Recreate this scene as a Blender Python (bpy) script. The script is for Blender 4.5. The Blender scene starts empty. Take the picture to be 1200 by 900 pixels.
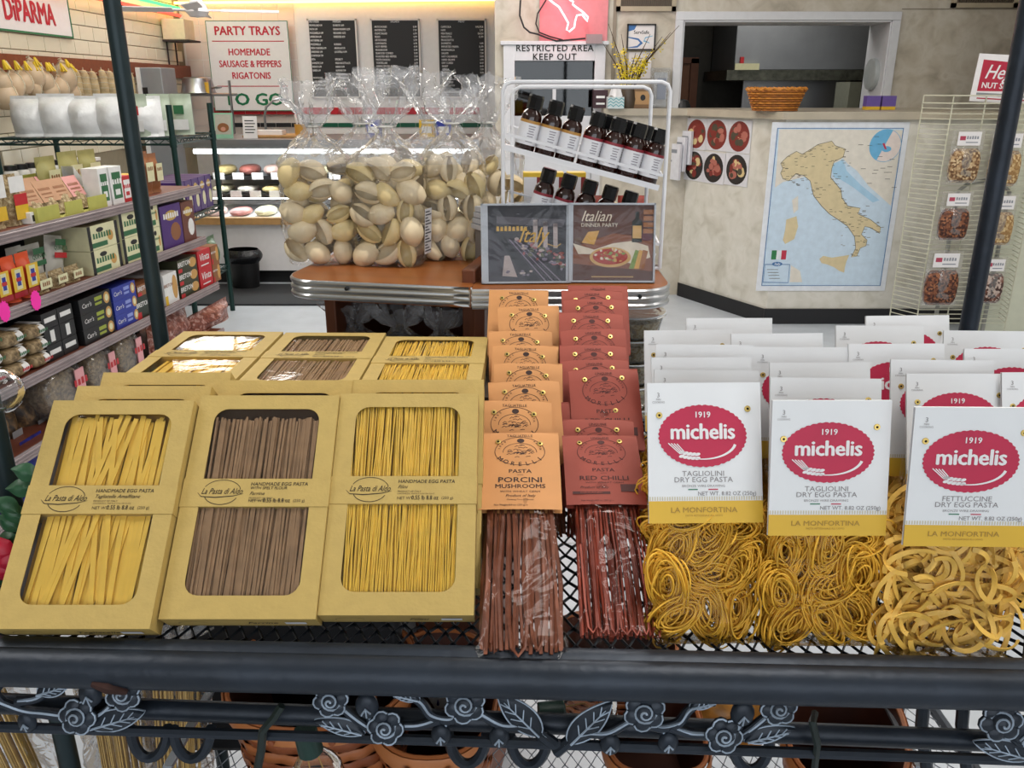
import bpy, bmesh, math, random
from mathutils.geometry import tessellate_polygon
from mathutils import Matrix, Vector, noise as mnoise
R = math.radians
random.seed(7)
scn = bpy.context.scene
COL = scn.collection

# ------------------------------------------------------------------ camera
EYE = 1.45
F, PITCH = 980.0, R(19.5)
CP, SP = math.cos(PITCH), math.sin(PITCH)
cam_d = bpy.data.cameras.new('camera')
cam_d.sensor_fit = 'HORIZONTAL'; cam_d.sensor_width = 36.0
cam_d.lens = F * 36.0 / 1200.0
cam_d.clip_start = 0.02; cam_d.clip_end = 60
cam = bpy.data.objects.new('camera', cam_d); COL.objects.link(cam)
cam.location = (0, 0, EYE); cam.rotation_euler = (R(90) - PITCH, 0, 0)
scn.camera = cam

# ------------------------------------------------------------------ world, view, large lights
w = bpy.data.worlds.new('world'); scn.world = w; w.use_nodes = True
w.node_tree.nodes['Background'].inputs[0].default_value = (0.85, 0.92, 1.0, 1)
w.node_tree.nodes['Background'].inputs[1].default_value = 0.5
vs = scn.view_settings
vs.view_transform = 'Standard'; vs.look = 'None'; vs.gamma = 1.0; vs.use_curve_mapping = False
vs.exposure = -0.18
scn.cycles.max_bounces = 8; scn.cycles.transparent_max_bounces = 24
scn.cycles.diffuse_bounces = 3; scn.cycles.glossy_bounces = 3; scn.cycles.transmission_bounces = 4
scn.cycles.sample_clamp_indirect = 4.0
scn.cycles.caustics_reflective = False; scn.cycles.caustics_refractive = False

def area(name, loc, rot, sx, sy, power, col=(1, 1, 1)):
    d = bpy.data.lights.new(name, 'AREA'); d.shape = 'RECTANGLE'; d.size = sx; d.size_y = sy
    d.energy = power; d.color = col
    o = bpy.data.objects.new(name, d); COL.objects.link(o); o.location = loc; o.rotation_euler = rot
    return o
# the storefront window behind the photographer lets daylight in
area('daylight_window', (0.2, -2.9, 1.75), (R(90), 0, 0), 4.6, 2.0, 62, (0.90, 0.95, 1.0))
CEIL = 3.0
LAMPS = [(-1.7, 0.9), (0.6, 0.9), (2.4, 0.9), (-1.5, 3.4), (0.4, 3.4), (2.4, 3.4), (-1.6, 5.4), (0.2, 5.3), (-2.6, 7.0)]
for (lx, ly) in LAMPS:
    area('fluorescent_light', (lx, ly, CEIL - 0.09), (0, 0, 0), 0.55, 1.15, 19, (1.0, 0.97, 0.93))

# ------------------------------------------------------------------ pixel -> place helpers (1200 x 900)
def ray(px, py):
    u = (px - 600) / F; v = (450 - py) / F
    return Vector((u, CP + v * SP, -SP + v * CP))
def at_y(px, py, Y):
    d = ray(px, py); return Vector((0, 0, EYE)) + d * (Y / d.y)
def at_z(px, py, z):
    d = ray(px, py); return Vector((0, 0, EYE)) + d * ((z - EYE) / d.z)
def at_x(px, py, X):
    d = ray(px, py); return Vector((0, 0, EYE)) + d * (X / d.x)
def at_plane(px, py, p, n):
    d = ray(px, py); e = Vector((0, 0, EYE)); n = Vector(n)
    return e + d * ((Vector(p) - e).dot(n) / d.dot(n))

# ------------------------------------------------------------------ materials
def lin(c):
    if isinstance(c, str):
        c = c.lstrip('#'); c = [int(c[i:i + 2], 16) / 255 for i in (0, 2, 4)]
        return tuple(x / 12.92 if x <= 0.04045 else ((x + 0.055) / 1.055) ** 2.4 for x in c)
    return tuple(c)
MATS = {}
def mat(name, col, rough=0.55, metal=0.0, var=0.06, scale=25.0, bump=0.0, bscale=None, emit=None, estr=0.0, spec=0.5, coat=0.0, stretch=None, sss=0.0):
    if name in MATS: return MATS[name]
    m = bpy.data.materials.new(name); m.use_nodes = True; nt = m.node_tree; N = nt.nodes; L = nt.links
    b = N['Principled BSDF']; c = lin(col)
    tc = N.new('ShaderNodeTexCoord'); mp = N.new('ShaderNodeMapping'); L.new(tc.outputs['Object'], mp.inputs[0])
    if stretch: mp.inputs['Scale'].default_value = stretch
    no = N.new('ShaderNodeTexNoise'); no.inputs['Scale'].default_value = scale; no.inputs['Detail'].default_value = 4
    L.new(mp.outputs[0], no.inputs['Vector'])
    mr = N.new('ShaderNodeMapRange'); mr.inputs[3].default_value = 1 - var; mr.inputs[4].default_value = 1 + var
    mr.inputs[1].default_value = 0.3; mr.inputs[2].default_value = 0.7
    L.new(no.outputs['Fac'], mr.inputs[0])
    mx = N.new('ShaderNodeVectorMath'); mx.operation = 'SCALE'; mx.inputs[0].default_value = c
    L.new(mr.outputs[0], mx.inputs['Scale']); L.new(mx.outputs[0], b.inputs['Base Color'])
    b.inputs['Roughness'].default_value = rough; b.inputs['Metallic'].default_value = metal
    b.inputs['Specular IOR Level'].default_value = spec; b.inputs['Coat Weight'].default_value = coat
    if sss:
        b.inputs['Subsurface Weight'].default_value = sss; b.inputs['Subsurface Radius'].default_value = (0.01, 0.006, 0.003); b.inputs['Subsurface Scale'].default_value = 0.5
    if bump:
        n2 = N.new('ShaderNodeTexNoise'); n2.inputs['Scale'].default_value = bscale or scale * 3; L.new(mp.outputs[0], n2.inputs['Vector'])
        bp = N.new('ShaderNodeBump'); bp.inputs['Strength'].default_value = bump; bp.inputs['Distance'].default_value = 0.004
        L.new(n2.outputs['Fac'], bp.inputs['Height']); L.new(bp.outputs[0], b.inputs['Normal'])
    if emit is not None:
        b.inputs['Emission Color'].default_value = lin(emit) + (1,); b.inputs['Emission Strength'].default_value = estr
    MATS[name] = m; return m
def film(name, tint=(1, 1, 1), k=0.9, base=0.03, haze=0.02, rough=0.07, bump=0.5, bscale=30.0):
    """clear wrapping film: mostly see-through, glossy at a slant, slightly milky where haze stands in for window reflections"""
    if name in MATS: return MATS[name]
    m = bpy.data.materials.new(name); m.use_nodes = True; nt = m.node_tree; N = nt.nodes; L = nt.links
    N.remove(N['Principled BSDF']); out = N['Material Output']
    tr = N.new('ShaderNodeBsdfTransparent'); tr.inputs[0].default_value = tint + (1,)
    gl = N.new('ShaderNodeBsdfGlossy'); gl.inputs['Roughness'].default_value = rough; gl.inputs[0].default_value = (1, 1, 1, 1)
    df = N.new('ShaderNodeBsdfDiffuse'); df.inputs[0].default_value = (0.9, 0.9, 0.92, 1)
    lw = N.new('ShaderNodeLayerWeight'); lw.inputs[0].default_value = 0.25
    tc = N.new('ShaderNodeTexCoord'); no = N.new('ShaderNodeTexNoise'); no.inputs['Scale'].default_value = bscale; no.inputs['Detail'].default_value = 3
    no.inputs['Distortion'].default_value = 1.5
    L.new(tc.outputs['Object'], no.inputs['Vector'])
    bp = N.new('ShaderNodeBump'); bp.inputs['Strength'].default_value = bump; bp.inputs['Distance'].default_value = 0.01
    L.new(no.outputs['Fac'], bp.inputs['Height']); L.new(bp.outputs[0], gl.inputs['Normal']); L.new(bp.outputs[0], lw.inputs['Normal'])
    ma = N.new('ShaderNodeMath'); ma.operation = 'MULTIPLY_ADD'; ma.inputs[1].default_value = k; ma.inputs[2].default_value = base; ma.use_clamp = True
    L.new(lw.outputs['Fresnel'], ma.inputs[0])
    m1 = N.new('ShaderNodeMixShader'); m1.inputs[0].default_value = haze; L.new(tr.outputs[0], m1.inputs[1]); L.new(df.outputs[0], m1.inputs[2])  # white diffuse share stands in for bright window reflections on the film
    m2 = N.new('ShaderNodeMixShader'); L.new(ma.outputs[0], m2.inputs[0]); L.new(m1.outputs[0], m2.inputs[1]); L.new(gl.outputs[0], m2.inputs[2])
    L.new(m2.outputs[0], out.inputs[0]); MATS[name] = m; return m
def emis(name, col, s):
    if name in MATS: return MATS[name]
    m = bpy.data.materials.new(name); m.use_nodes = True; N = m.node_tree.nodes; N.remove(N['Principled BSDF'])
    e = N.new('ShaderNodeEmission'); e.inputs[0].default_value = lin(col) + (1,); e.inputs[1].default_value = s
    m.node_tree.links.new(e.outputs[0], N['Material Output'].inputs[0]); MATS[name] = m; return m
def ramp_mat(name, stops, scale, rough=0.6, detail=6, dist=1.0, bump=0.0, kind='NOISE', stretch=None, spec=0.5):
    if name in MATS: return MATS[name]
    m = bpy.data.materials.new(name); m.use_nodes = True; nt = m.node_tree; N = nt.nodes; L = nt.links; b = N['Principled BSDF']
    tc = N.new('ShaderNodeTexCoord'); mp = N.new('ShaderNodeMapping'); L.new(tc.outputs['Object'], mp.inputs[0])
    if stretch: mp.inputs['Scale'].default_value = stretch
    if kind == 'VORONOI':
        t = N.new('ShaderNodeTexVoronoi'); t.inputs['Scale'].default_value = scale; o = t.outputs['Color']
    else:
        t = N.new('ShaderNodeTexNoise'); t.inputs['Scale'].default_value = scale; t.inputs['Detail'].default_value = detail; t.inputs['Distortion'].default_value = dist; o = t.outputs['Fac']
    L.new(mp.outputs[0], t.inputs['Vector'])
    r = N.new('ShaderNodeValToRGB'); L.new(o, r.inputs[0]); e = r.color_ramp.elements
    while len(e) < len(stops): e.new(0.5)
    for el, (p, c) in zip(e, stops): el.position = p; el.color = lin(c) + (1,)
    L.new(r.outputs[0], b.inputs['Base Color']); b.inputs['Roughness'].default_value = rough; b.inputs['Specular IOR Level'].default_value = spec
    if bump:
        bp = N.new('ShaderNodeBump'); bp.inputs['Strength'].default_value = bump; bp.inputs['Distance'].default_value = 0.003
        L.new(t.outputs[0], bp.inputs['Height']); L.new(bp.outputs[0], b.inputs['Normal'])
    MATS[name] = m; return m

# ------------------------------------------------------------------ mesh helpers
_txt = {}
def _curve_mesh(cu):
    o = bpy.data.objects.new('tmp', cu); me = o.to_mesh()
    vs_ = [tuple(v.co) for v in me.vertices]; fs = [tuple(p.vertices) for p in me.polygons]
    o.to_mesh_clear(); bpy.data.objects.remove(o); bpy.data.curves.remove(cu)
    return vs_, fs
def text_geo(s, size=1.0, bold=0.0, shear=0.0, align='CENTER', space=1.0):
    k = (s, bold, shear, align, space)
    if k not in _txt:
        cu = bpy.data.curves.new('tmp', 'FONT'); cu.body = s; cu.size = 1.0; cu.align_x = align; cu.align_y = 'CENTER'
        cu.offset = bold; cu.shear = shear; cu.space_character = space; cu.resolution_u = 2; cu.fill_mode = 'FRONT'
        _txt[k] = _curve_mesh(cu)
    v, f = _txt[k]
    return [(x * size, y * size, 0) for x, y, z in v], f
def shape_geo(loops, ext=0.0):
    """flat polygon with holes (first loop outside)"""
    if not ext:
        pts = [p for lp in loops for p in lp]
        tris = tessellate_polygon([[Vector((p[0], p[1], 0)) for p in lp] for lp in loops])
        def up(t):
            (ax, ay), (bx, by), (cx, cy) = (pts[i][:2] for i in t); return t if (bx - ax) * (cy - ay) - (by - ay) * (cx - ax) >= 0 else t[::-1]
        return [(p[0], p[1], 0.0) for p in pts], [tuple(up(t)) for t in tris]
    cu = bpy.data.curves.new('tmp', 'CURVE'); cu.dimensions = '2D'; cu.fill_mode = 'BOTH'; cu.extrude = ext
    for lp in loops:
        sp = cu.splines.new('POLY'); sp.points.add(len(lp) - 1); sp.use_cyclic_u = True
        for p, q in zip(sp.points, lp): p.co = (q[0], q[1], 0, 1)
    return _curve_mesh(cu)
def ellipse(cx, cy, rx, ry, n=32, scallop=0, amp=0.0, a0=0, a1=2 * math.pi):
    out = []
    for i in range(n):
        a = a0 + (a1 - a0) * i / n; s = 1 + amp * abs(math.sin(a * scallop / 2)) if scallop else 1
        out.append((cx + rx * s * math.cos(a), cy + ry * s * math.sin(a)))
    return out
def rrect(x0, x1, y0, y1, r, corners='1111', n=5):
    """rounded rectangle; corners flags: bl br tr tl"""
    out = []
    for k, (cx, cy, a) in enumerate(((x0, y0, 180), (x1, y0, 270), (x1, y1, 0), (x0, y1, 90))):
        if corners[k] == '0': out.append((cx, cy)); continue
        ox = cx + (r if k in (0, 3) else -r); oy = cy + (r if k < 2 else -r)
        for i in range(n + 1):
            t = R(a + 90 * i / n); out.append((ox + r * math.cos(t), oy + r * math.sin(t)))
    return out
class MB:
    def __init__(s): s.v = []; s.f = []; s.m = []; s.M = None
    def add(s, v, f, mi=0, M=None):
        b = len(s.v); M = M if M is not None else s.M
        s.v += [tuple(M @ Vector(p)) for p in v] if M is not None else [tuple(p) for p in v]
        s.f += [tuple(b + i for i in q) for q in f]; s.m += [mi] * len(f); return s
    def box(s, x0, x1, y0, y1, z0, z1, mi=0, M=None, skip=()):
        v = [(x, y, z) for z in (z0, z1) for y in (y0, y1) for x in (x0, x1)]
        f = {'-z': (0, 2, 3, 1), '+z': (4, 5, 7, 6), '-y': (0, 1, 5, 4), '+y': (2, 6, 7, 3), '-x': (0, 4, 6, 2), '+x': (1, 3, 7, 5)}
        return s.add(v, [q for k, q in f.items() if k not in skip], mi, M)
    def quad(s, a, b, c, d, mi=0, M=None): return s.add([a, b, c, d], [(0, 1, 2, 3)], mi, M)
    def rect(s, x0, x1, y0, y1, z, mi=0, M=None): return s.add([(x0, y0, z), (x1, y0, z), (x1, y1, z), (x0, y1, z)], [(0, 1, 2, 3)], mi, M)
    def shape(s, loops, z=0.0, mi=0, ext=0.0, M=None):
        v, f = shape_geo(loops, ext); return s.add([(x, y, q + z) for x, y, q in v], f, mi, M)
    def text(s, t, x, y, z, size, mi=0, bold=0.0, shear=0.0, align='CENTER', sx=1.0, space=1.0, rot=0.0, M=None):
        c, n = math.cos(rot), math.sin(rot)
        if not t.strip(): return s
        if t[0] == '~':   # print too blurred to read in the photograph: a row of small marks
            k = int(t[1:]); w = 0.55 * size * sx; x0 = {'CENTER': -k / 2, 'LEFT': 0, 'RIGHT': -k}[align]
            for i in range(k):
                xa, h = (x0 + i + 0.12) * w, (0.34, 0.28, 0.36)[i % 3] * size
                s.add([(x + p * c - q * n, y + p * n + q * c, z) for p, q in ((xa, -0.3 * size), (xa + 0.72 * w, -0.3 * size), (xa + 0.66 * w, h), (xa + 0.06 * w, h))], [(0, 1, 2, 3)], mi, M)
            return s
        v, f = text_geo(t, size, 0.0, shear, align, space); d = bold * size * 0.9   # heavier weights: shifted copies of the same glyphs
        for q, (o, r) in enumerate(((0, 0),) if d < 1e-6 else ((0, 0), (-d, 0), (d, 0), (0, d * .6), (0, -d * .6))): s.add([(x + sx * (a * c) + o * c - (b + r) * n, y + sx * a * n + o * n + (b + r) * c, z + q * max(2e-5, size * 0.002)) for a, b, _ in v], f, mi, M)
        return s
    def arc_text(s, t, cx, cy, rx, ry, a0, a1, z, size, mi=0, bold=0.0, M=None):
        for i, ch in enumerate(t):
            a = a0 + (a1 - a0) * (i + 0.5) / len(t)
            if ch != ' ': s.text(ch, cx + rx * math.cos(a), cy + ry * math.sin(a), z, size, mi, bold, rot=(a + math.pi / 2 if a1 > a0 else a - math.pi / 2), M=M)
        return s
    def stroke(s, pts, wd, z, mi=0, M=None, closed=False):
        """flat line of width wd in the xy plane"""
        n = len(pts); L_ = []; R_ = []
        for i in range(n):
            a = pts[(i - 1) % n] if (closed or i) else pts[i]; b = pts[(i + 1) % n] if (closed or i < n - 1) else pts[i]
            dx, dy = b[0] - a[0], b[1] - a[1]; l = math.hypot(dx, dy) or 1; ww = wd[i] if isinstance(wd, (list, tuple)) else wd
            ox, oy = -dy / l * ww / 2, dx / l * ww / 2
            L_.append((pts[i][0] + ox, pts[i][1] + oy, z)); R_.append((pts[i][0] - ox, pts[i][1] - oy, z))
        q = [(i, i + 1, n + i + 1, n + i) for i in range(n - 1)] + ([(n - 1, 0, n, 2 * n - 1)] if closed else [])
        return s.add(R_ + L_, q, mi, M)
    def tube(s, pts, r, n=8, mi=0, M=None, closed=False, caps=True, flat=None):
        P = [Vector(p) for p in pts]; k = len(P); up = None; v = []; f = []
        for i in range(k):
            t = (P[(i + 1) % k] - P[(i - 1) % k]) if closed else (P[min(i + 1, k - 1)] - P[max(i - 1, 0)])
            t = t.normalized() if t.length > 1e-9 else Vector((0, 0, 1))
            if up is None: up = Vector((0, 0, 1)) if abs(t.z) < 0.9 else Vector((1, 0, 0))
            if flat is not None: up = Vector(flat)
            a = t.cross(up)
            if a.length < 1e-6: a = t.orthogonal()
            a.normalize(); b = a.cross(t).normalized(); up = b
            rr = r[i] if isinstance(r, list) else r
            ra, rb = rr if isinstance(rr, tuple) else (rr, rr)
            for j in range(n):
                q = 2 * math.pi * (j + 0.5) / n; v.append(P[i] + a * (ra * math.cos(q)) + b * (rb * math.sin(q)))
        for i in range(k if closed else k - 1):
            i2 = (i + 1) % k
            for j in range(n): j2 = (j + 1) % n; f.append((i * n + j, i * n + j2, i2 * n + j2, i2 * n + j))
        if caps and not closed: f.append(tuple(range(n))[::-1]); f.append(tuple((k - 1) * n + j for j in range(n)))
        return s.add(v, f, mi, M)
    def lathe(s, prof, n=20, mi=0, M=None, ell=1.0):
        v = []; f = []
        for (r, z) in prof:
            for j in range(n): a = 2 * math.pi * j / n; v.append((r * math.cos(a), r * ell * math.sin(a), z))
        for i in range(len(prof) - 1):
            for j in range(n): j2 = (j + 1) % n; f.append((i * n + j, i * n + j2, (i + 1) * n + j2, (i + 1) * n + j))
        if prof[0][0] > 1e-6: f.append(tuple(range(n))[::-1])
        if prof[-1][0] > 1e-6: f.append(tuple((len(prof) - 1) * n + j for j in range(n)))
        return s.add(v, f, mi, M)
    def grid(s, fn, nu, nv, mi=0, M=None, wrap=False):
        v = [fn(i / nu, j / nv) for j in range(nv + 1) for i in range(nu + (0 if wrap else 1))]; w_ = nu if wrap else nu + 1
        f = [(j * w_ + i, j * w_ + (i + 1) % w_, (j + 1) * w_ + (i + 1) % w_, (j + 1) * w_ + i) for j in range(nv) for i in range(nu)]
        return s.add(v, f, mi, M)
    def mesh(s, name, mats, smooth=True, angle=0.7):
        me = bpy.data.meshes.new(name); me.from_pydata(s.v, [], s.f)
        for m in (mats if isinstance(mats, (list, tuple)) else [mats]): me.materials.append(m)
        if any(s.m): me.polygons.foreach_set('material_index', s.m)
        if smooth:
            me.polygons.foreach_set('use_smooth', [True] * len(s.f))
            if angle < 3: me.set_sharp_from_angle(angle=angle)
        me.update(); return me
    def build(s, name, mats, parent=None, smooth=True, angle=0.7, bevel=0.0, label=None, M=None, solid=0.0):
        o = bpy.data.objects.new(name, s.mesh(name, mats, smooth, angle)); COL.objects.link(o)
        if parent is not None: o.parent = parent
        if M is not None: o.matrix_local = M
        if solid:
            d = o.modifiers.new('thickness', 'SOLIDIFY'); d.thickness = solid; d.offset = 0
        if bevel:
            d = o.modifiers.new('bevel', 'BEVEL'); d.width = bevel; d.segments = 2; d.limit_method = 'ANGLE'
        if label: o['label'] = label
        return o
def tag(o, label=None, cat=None, group=None, kind=None):
    if label: o['label'] = label
    if cat: o['category'] = cat
    if group: o['group'] = group
    if kind: o['kind'] = kind
    return o
def thing(name, label, cat, M=None, group=None):
    o = bpy.data.objects.new(name, None); COL.objects.link(o); o.empty_display_size = 0.05
    if M is not None: o.matrix_world = M
    return tag(o, label, cat, group)
def inst(src, parent=None, M=None, name=None):
    """another object on the same mesh"""
    c = src.copy(); COL.objects.link(c); c.parent = parent
    if name: c.name = name
    if M is not None: c.matrix_local = M
    for k in ('label', 'category', 'group'):
        if k in c: del c[k]
    return c
def meshobj(name, me, parent=None, M=None):
    o = bpy.data.objects.new(name, me); COL.objects.link(o); o.parent = parent
    if M is not None: o.matrix_local = M
    return o
def copy_tree(o, M=None, label=None, parent=None):
    c = o.copy(); COL.objects.link(c); c.parent = parent
    if M is not None: c.matrix_world = M
    if label: c['label'] = label
    for ch in [x for x in KIDS(o)]: copy_tree(ch, None, None, c)
    return c
def KIDS(o): return list(o.children)
def frame(o, x, y):
    x = Vector(x).normalized(); y = Vector(y); z = x.cross(y).normalized(); y = z.cross(x)
    return Matrix(((x.x, y.x, z.x, o[0]), (x.y, y.y, z.y, o[1]), (x.z, y.z, z.z, o[2]), (0, 0, 0, 1)))
def TR(x=0, y=0, z=0, rx=0, ry=0, rz=0, s=1):
    M = Matrix.Translation((x, y, z)) @ Matrix.Rotation(rz, 4, 'Z') @ Matrix.Rotation(ry, 4, 'Y') @ Matrix.Rotation(rx, 4, 'X')
    return M @ Matrix.Diagonal((s, s, s, 1)) if not isinstance(s, tuple) else M @ Matrix.Diagonal(s + (1,))
def lean(x, y, z, a, yaw=0.0, roll=0.0):
    """frame of a face that leans back: local X right, Y up the face, Z out of it; a = angle from the horizontal"""
    return Matrix.Translation((x, y, z)) @ Matrix.Rotation(yaw, 4, 'Z') @ Matrix.Rotation(a, 4, 'X') @ Matrix.Rotation(roll, 4, 'Z')
UP = lambda x, y, z, yaw=0: lean(x, y, z, R(90), yaw)
def struct(o, label=None): o['kind'] = 'structure'; return tag(o, label)
# ================================================================== SETTING
M_plaster = mat('painted_plaster', '#e9e6e2', 0.6, var=0.03)
M_floor = mat('vinyl_floor', '#b9bfc6', 0.35, var=0.06, scale=9)
M_marble = ramp_mat('marble_laminate', [(0.25, '#a39a8a'), (0.45, '#c2b9a8'), (0.6, '#cfc8ba'), (0.8, '#b3a994')], 7.5, 0.42, 10, 0.5)
M_marble2 = ramp_mat('pale_marble_laminate', [(0.25, '#c0baab'), (0.45, '#d6d2c6'), (0.62, '#e0dcd2'), (0.8, '#cac4b4')], 8.5, 0.4, 10, 0.6)
M_white = mat('white_gloss_panel', '#eceaea', 0.25, var=0.02)
M_trim = mat('white_trim', '#d9dbdf', 0.45, var=0.03)
M_base = mat('black_cove_base', '#16161a', 0.5)
M_ceil = mat('ceiling_board', '#d8d6d0', 0.8, var=0.04)
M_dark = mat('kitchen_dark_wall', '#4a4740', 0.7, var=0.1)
M_tile = mat('cream_tile', '#e3dcc4', 0.22, var=0.05, scale=3)
M_ptile = mat('pink_white_tile', '#e6dad2', 0.22, var=0.03, scale=3)
M_grout = mat('grout', '#8d8570', 0.9)
M_brownboard = mat('brown_board', '#7d3f24', 0.5, var=0.15, scale=8, stretch=(1, 8, 8))
M_steel = mat('stainless_steel', '#a9acb2', 0.32, 0.9, var=0.06, scale=6)
M_steeld = mat('dull_steel', '#8f9398', 0.45, 0.3, var=0.08, scale=6)
M_black = mat('black_plastic', '#101012', 0.4)
M_red = mat('red_gloss', '#c41f2e', 0.3)
M_green = mat('green_gloss', '#0d5c44', 0.3)
M_ink = mat('black_ink', '#161616', 0.6, var=0)
M_paper = mat('white_paper', '#eceae8', 0.6, var=0.02)
BW = 8.5          # back wall
LW = -3.1         # left wall
UW = 6.3          # upper wall with the serving hatch
o = struct(MB().box(-3.3, 4.2, -3.1, 9.3, -0.06, 0).build('floor', M_floor))
o = struct(MB().box(-3.3, 4.2, -3.1, 9.3, CEIL, CEIL + 0.06).build('ceiling', M_ceil))
struct(MB().box(-3.3, 4.2, BW, BW + 0.1, 0, CEIL).build('wall_back', M_plaster))
struct(MB().box(4.1, 4.2, -3.1, 9.3, 0, CEIL).build('wall_right', M_plaster))
fw = MB()
fw.box(-3.3, 4.2, -3.1, -3.0, 0, 0.7); fw.box(-3.3, 4.2, -3.1, -3.0, 2.8, CEIL); fw.box(-3.3, -2.2, -3.1, -3.0, 0.7, 2.8); fw.box(2.6, 4.2, -3.1, -3.0, 0.7, 2.8)
struct(fw.build('wall_front', M_plaster))

# left wall: grout bed and one object per tile
wl = struct(MB().box(LW - 0.2, LW, -3.1, 9.3, 0, CEIL).build('wall_left', M_grout))
TW, TH = 0.205, 0.098
tm = MB().box(-0.01, 0.006, 0.003, TW - 0.003, 0.003, TH - 0.003).build('tile', M_tile, wl, bevel=0.002)
tmv = []
first = True
for r in range(5, 26):
    z = 0.5 + r * TH
    if z > 2.85: break
    for k in range(16):
        y = 5.15 + k * TW + (TW / 2 if r % 2 else 0)
        if y > BW - 0.22: continue
        if 1.565 < z + TH / 2 < 1.615: continue
        M = TR(LW, y, z)
        if first: tm.matrix_local = M; first = False
        else: inst(tm, wl, M)
# back wall: pinkish tiles behind the party sign (from the corner to the white panel)
pt = MB().box(0.003, 0.147, -0.006, 0.0, 0.003, 0.147).build('tile', M_ptile)
wb = bpy.data.objects['wall_back']; pt.parent = wb; first = True
for r in range(14):
    for k in range(7):
        M = TR(LW + 0.02 + k * 0.15, BW, 0.95 + r * 0.15)
        if first: pt.matrix_local = M; first = False
        else: inst(pt, wb, M)
# white menu panel, proud of the wall
x0 = at_y(352, 60, BW).x; x1 = -0.12
struct(MB().box(x0, x1 + 0.3, BW - 0.05, BW, 0.9, 2.75).build('trim_1', M_white), 'white glossy wall panel behind the menu boards')
# red and black-green accent bands, tile by tile
def band(y0, y1, m_of, name, xa=250, xb=560, label=None):
    za = at_y(400, y1, BW - 0.06).z; zb = at_y(400, y0, BW - 0.06).z
    xl = at_y(xa, y0, BW - 0.06).x; xr = at_y(xb, y0, BW - 0.06).x; n = int((xr - xl) / 0.15) + 1
    root = bpy.data.objects.new(name, None); COL.objects.link(root); struct(root, label); root.location = (xl, BW - 0.05, za)
    src = {}
    for i in range(n):
        mm = m_of(i)
        if mm.name not in src: o = src[mm.name] = MB().box(0.002, 0.148, -0.01, 0, 0, zb - za).build('tile', mm, root, bevel=0.002, M=TR(i * 0.15, 0, 0))
        else: inst(src[mm.name], root, TR(i * 0.15, 0, 0))
band(126, 134, lambda i: M_red, 'trim_2', label='band of red accent tiles on the back wall')
band(144, 149, lambda i: M_base if i < 6 else M_green, 'trim_3', label='thin band of black and green tiles below the red band')
# brown rail on the left wall that carries the cheeses
struct(MB().box(LW + 0.004, LW + 0.05, 4.9, BW - 0.02, 1.535, 1.645).build('trim_4', M_brownboard), 'brown wooden rail along the tiled wall')

# marble wall with door and serving hatch
px = lambda x, y: at_y(x, y, UW)
DX0, DX1 = px(603, 90).x, px(696, 90).x; DZ1 = px(650, 71.5).z
HX0, HX1 = px(797, 80).x, px(1037, 80).x; HZ0, HZ1 = px(900, 131).z - 0.02, px(900, 24).z
WX0 = px(580, 60).x
wm = MB()
def wbox(xa, xb, za, zb): wm.box(xa, xb, UW, UW + 0.12, za, zb)
wbox(WX0, DX0, 0, CEIL); wbox(DX0, DX1, DZ1, CEIL); wbox(DX1, HX0, 0, CEIL); wbox(HX0, HX1, 0, HZ0); wbox(HX0, HX1, HZ1, CEIL); wbox(HX1, 4.15, 0, CEIL)
struct(wm.build('wall_hatch', M_marble, smooth=False))
# panel seams
sm = MB()
for (xa, ya, xb, yb) in ((1057, 10, 1200, 16),):
    sm.box(px(xa, ya).x, px(xb, yb).x, UW - 0.004, UW, px(xa, ya).z - 0.006, px(xa, ya).z)
sm.box(px(717, 60).x, px(721, 60).x, UW - 0.012, UW, 0, CEIL)
struct(sm.build('trim_5', mat('seam_strip', '#8d8474', 0.5)), 'seam strips between the marble wall panels')
# hatch trim and reveal
tr = MB()
tw_ = 0.055
tr.box(HX0 - tw_, HX1 + tw_, UW - 0.03, UW, HZ1, HZ1 + tw_); tr.box(HX0 - tw_, HX0, UW - 0.03, UW, HZ0, HZ1); tr.box(HX1, HX1 + tw_, UW - 0.03, UW, HZ0, HZ1)
tr.box(HX0, HX0 + 0.012, UW - 0.02, UW + 0.34, HZ0, HZ1); tr.box(HX1 - 0.012, HX1, UW - 0.02, UW + 0.34, HZ0, HZ1); tr.box(HX0, HX1, UW - 0.02, UW + 0.34, HZ1 - 0.012, HZ1)
struct(tr.build('window_1', M_trim, bevel=0.003), 'white framed serving hatch to the kitchen')
# half wall with ledge (straight part, angled part)
LZ = at_y(900, 131, 5.25).z
ca = at_z(893, 376, 0.0); cb = at_z(795, 346, 0.0); ca.y = 5.28
hw = MB()
hw.box(ca.x, 3.0, ca.y, UW, 0, LZ - 0.045)
poly = [(ca.x, ca.y), (cb.x, cb.y), (cb.x, UW), (ca.x, UW)]
hw.add([(x, y, 0) for x, y in poly] + [(x, y, LZ - 0.045) for x, y in poly], [(0, 1, 5, 4), (1, 2, 6, 5), (4, 5, 6, 7)])
struct(hw.build('wall_counter', M_marble2, smooth=False), 'half wall of pale marble under the serving hatch')
lg = MB(); e = 0.03
poly = [(ca.x - e, ca.y - e), (3.0, ca.y - e), (3.0, UW), (cb.x - 0.6, UW), (cb.x - 0.6, cb.y - 0.0), (cb.x - e, cb.y - e)]
n = len(poly)
lg.add([(x, y, LZ - 0.045) for x, y in poly] + [(x, y, LZ) for x, y in poly], [tuple(range(n))[::-1], tuple(range(n, 2 * n))] + [(i, (i + 1) % n, n + (i + 1) % n, n + i) for i in range(n)])
struct(lg.build('trim_6', mat('ledge_stone', '#b5ab98', 0.35, var=0.12, scale=7), smooth=False), 'stone ledge on top of the half wall')
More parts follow.
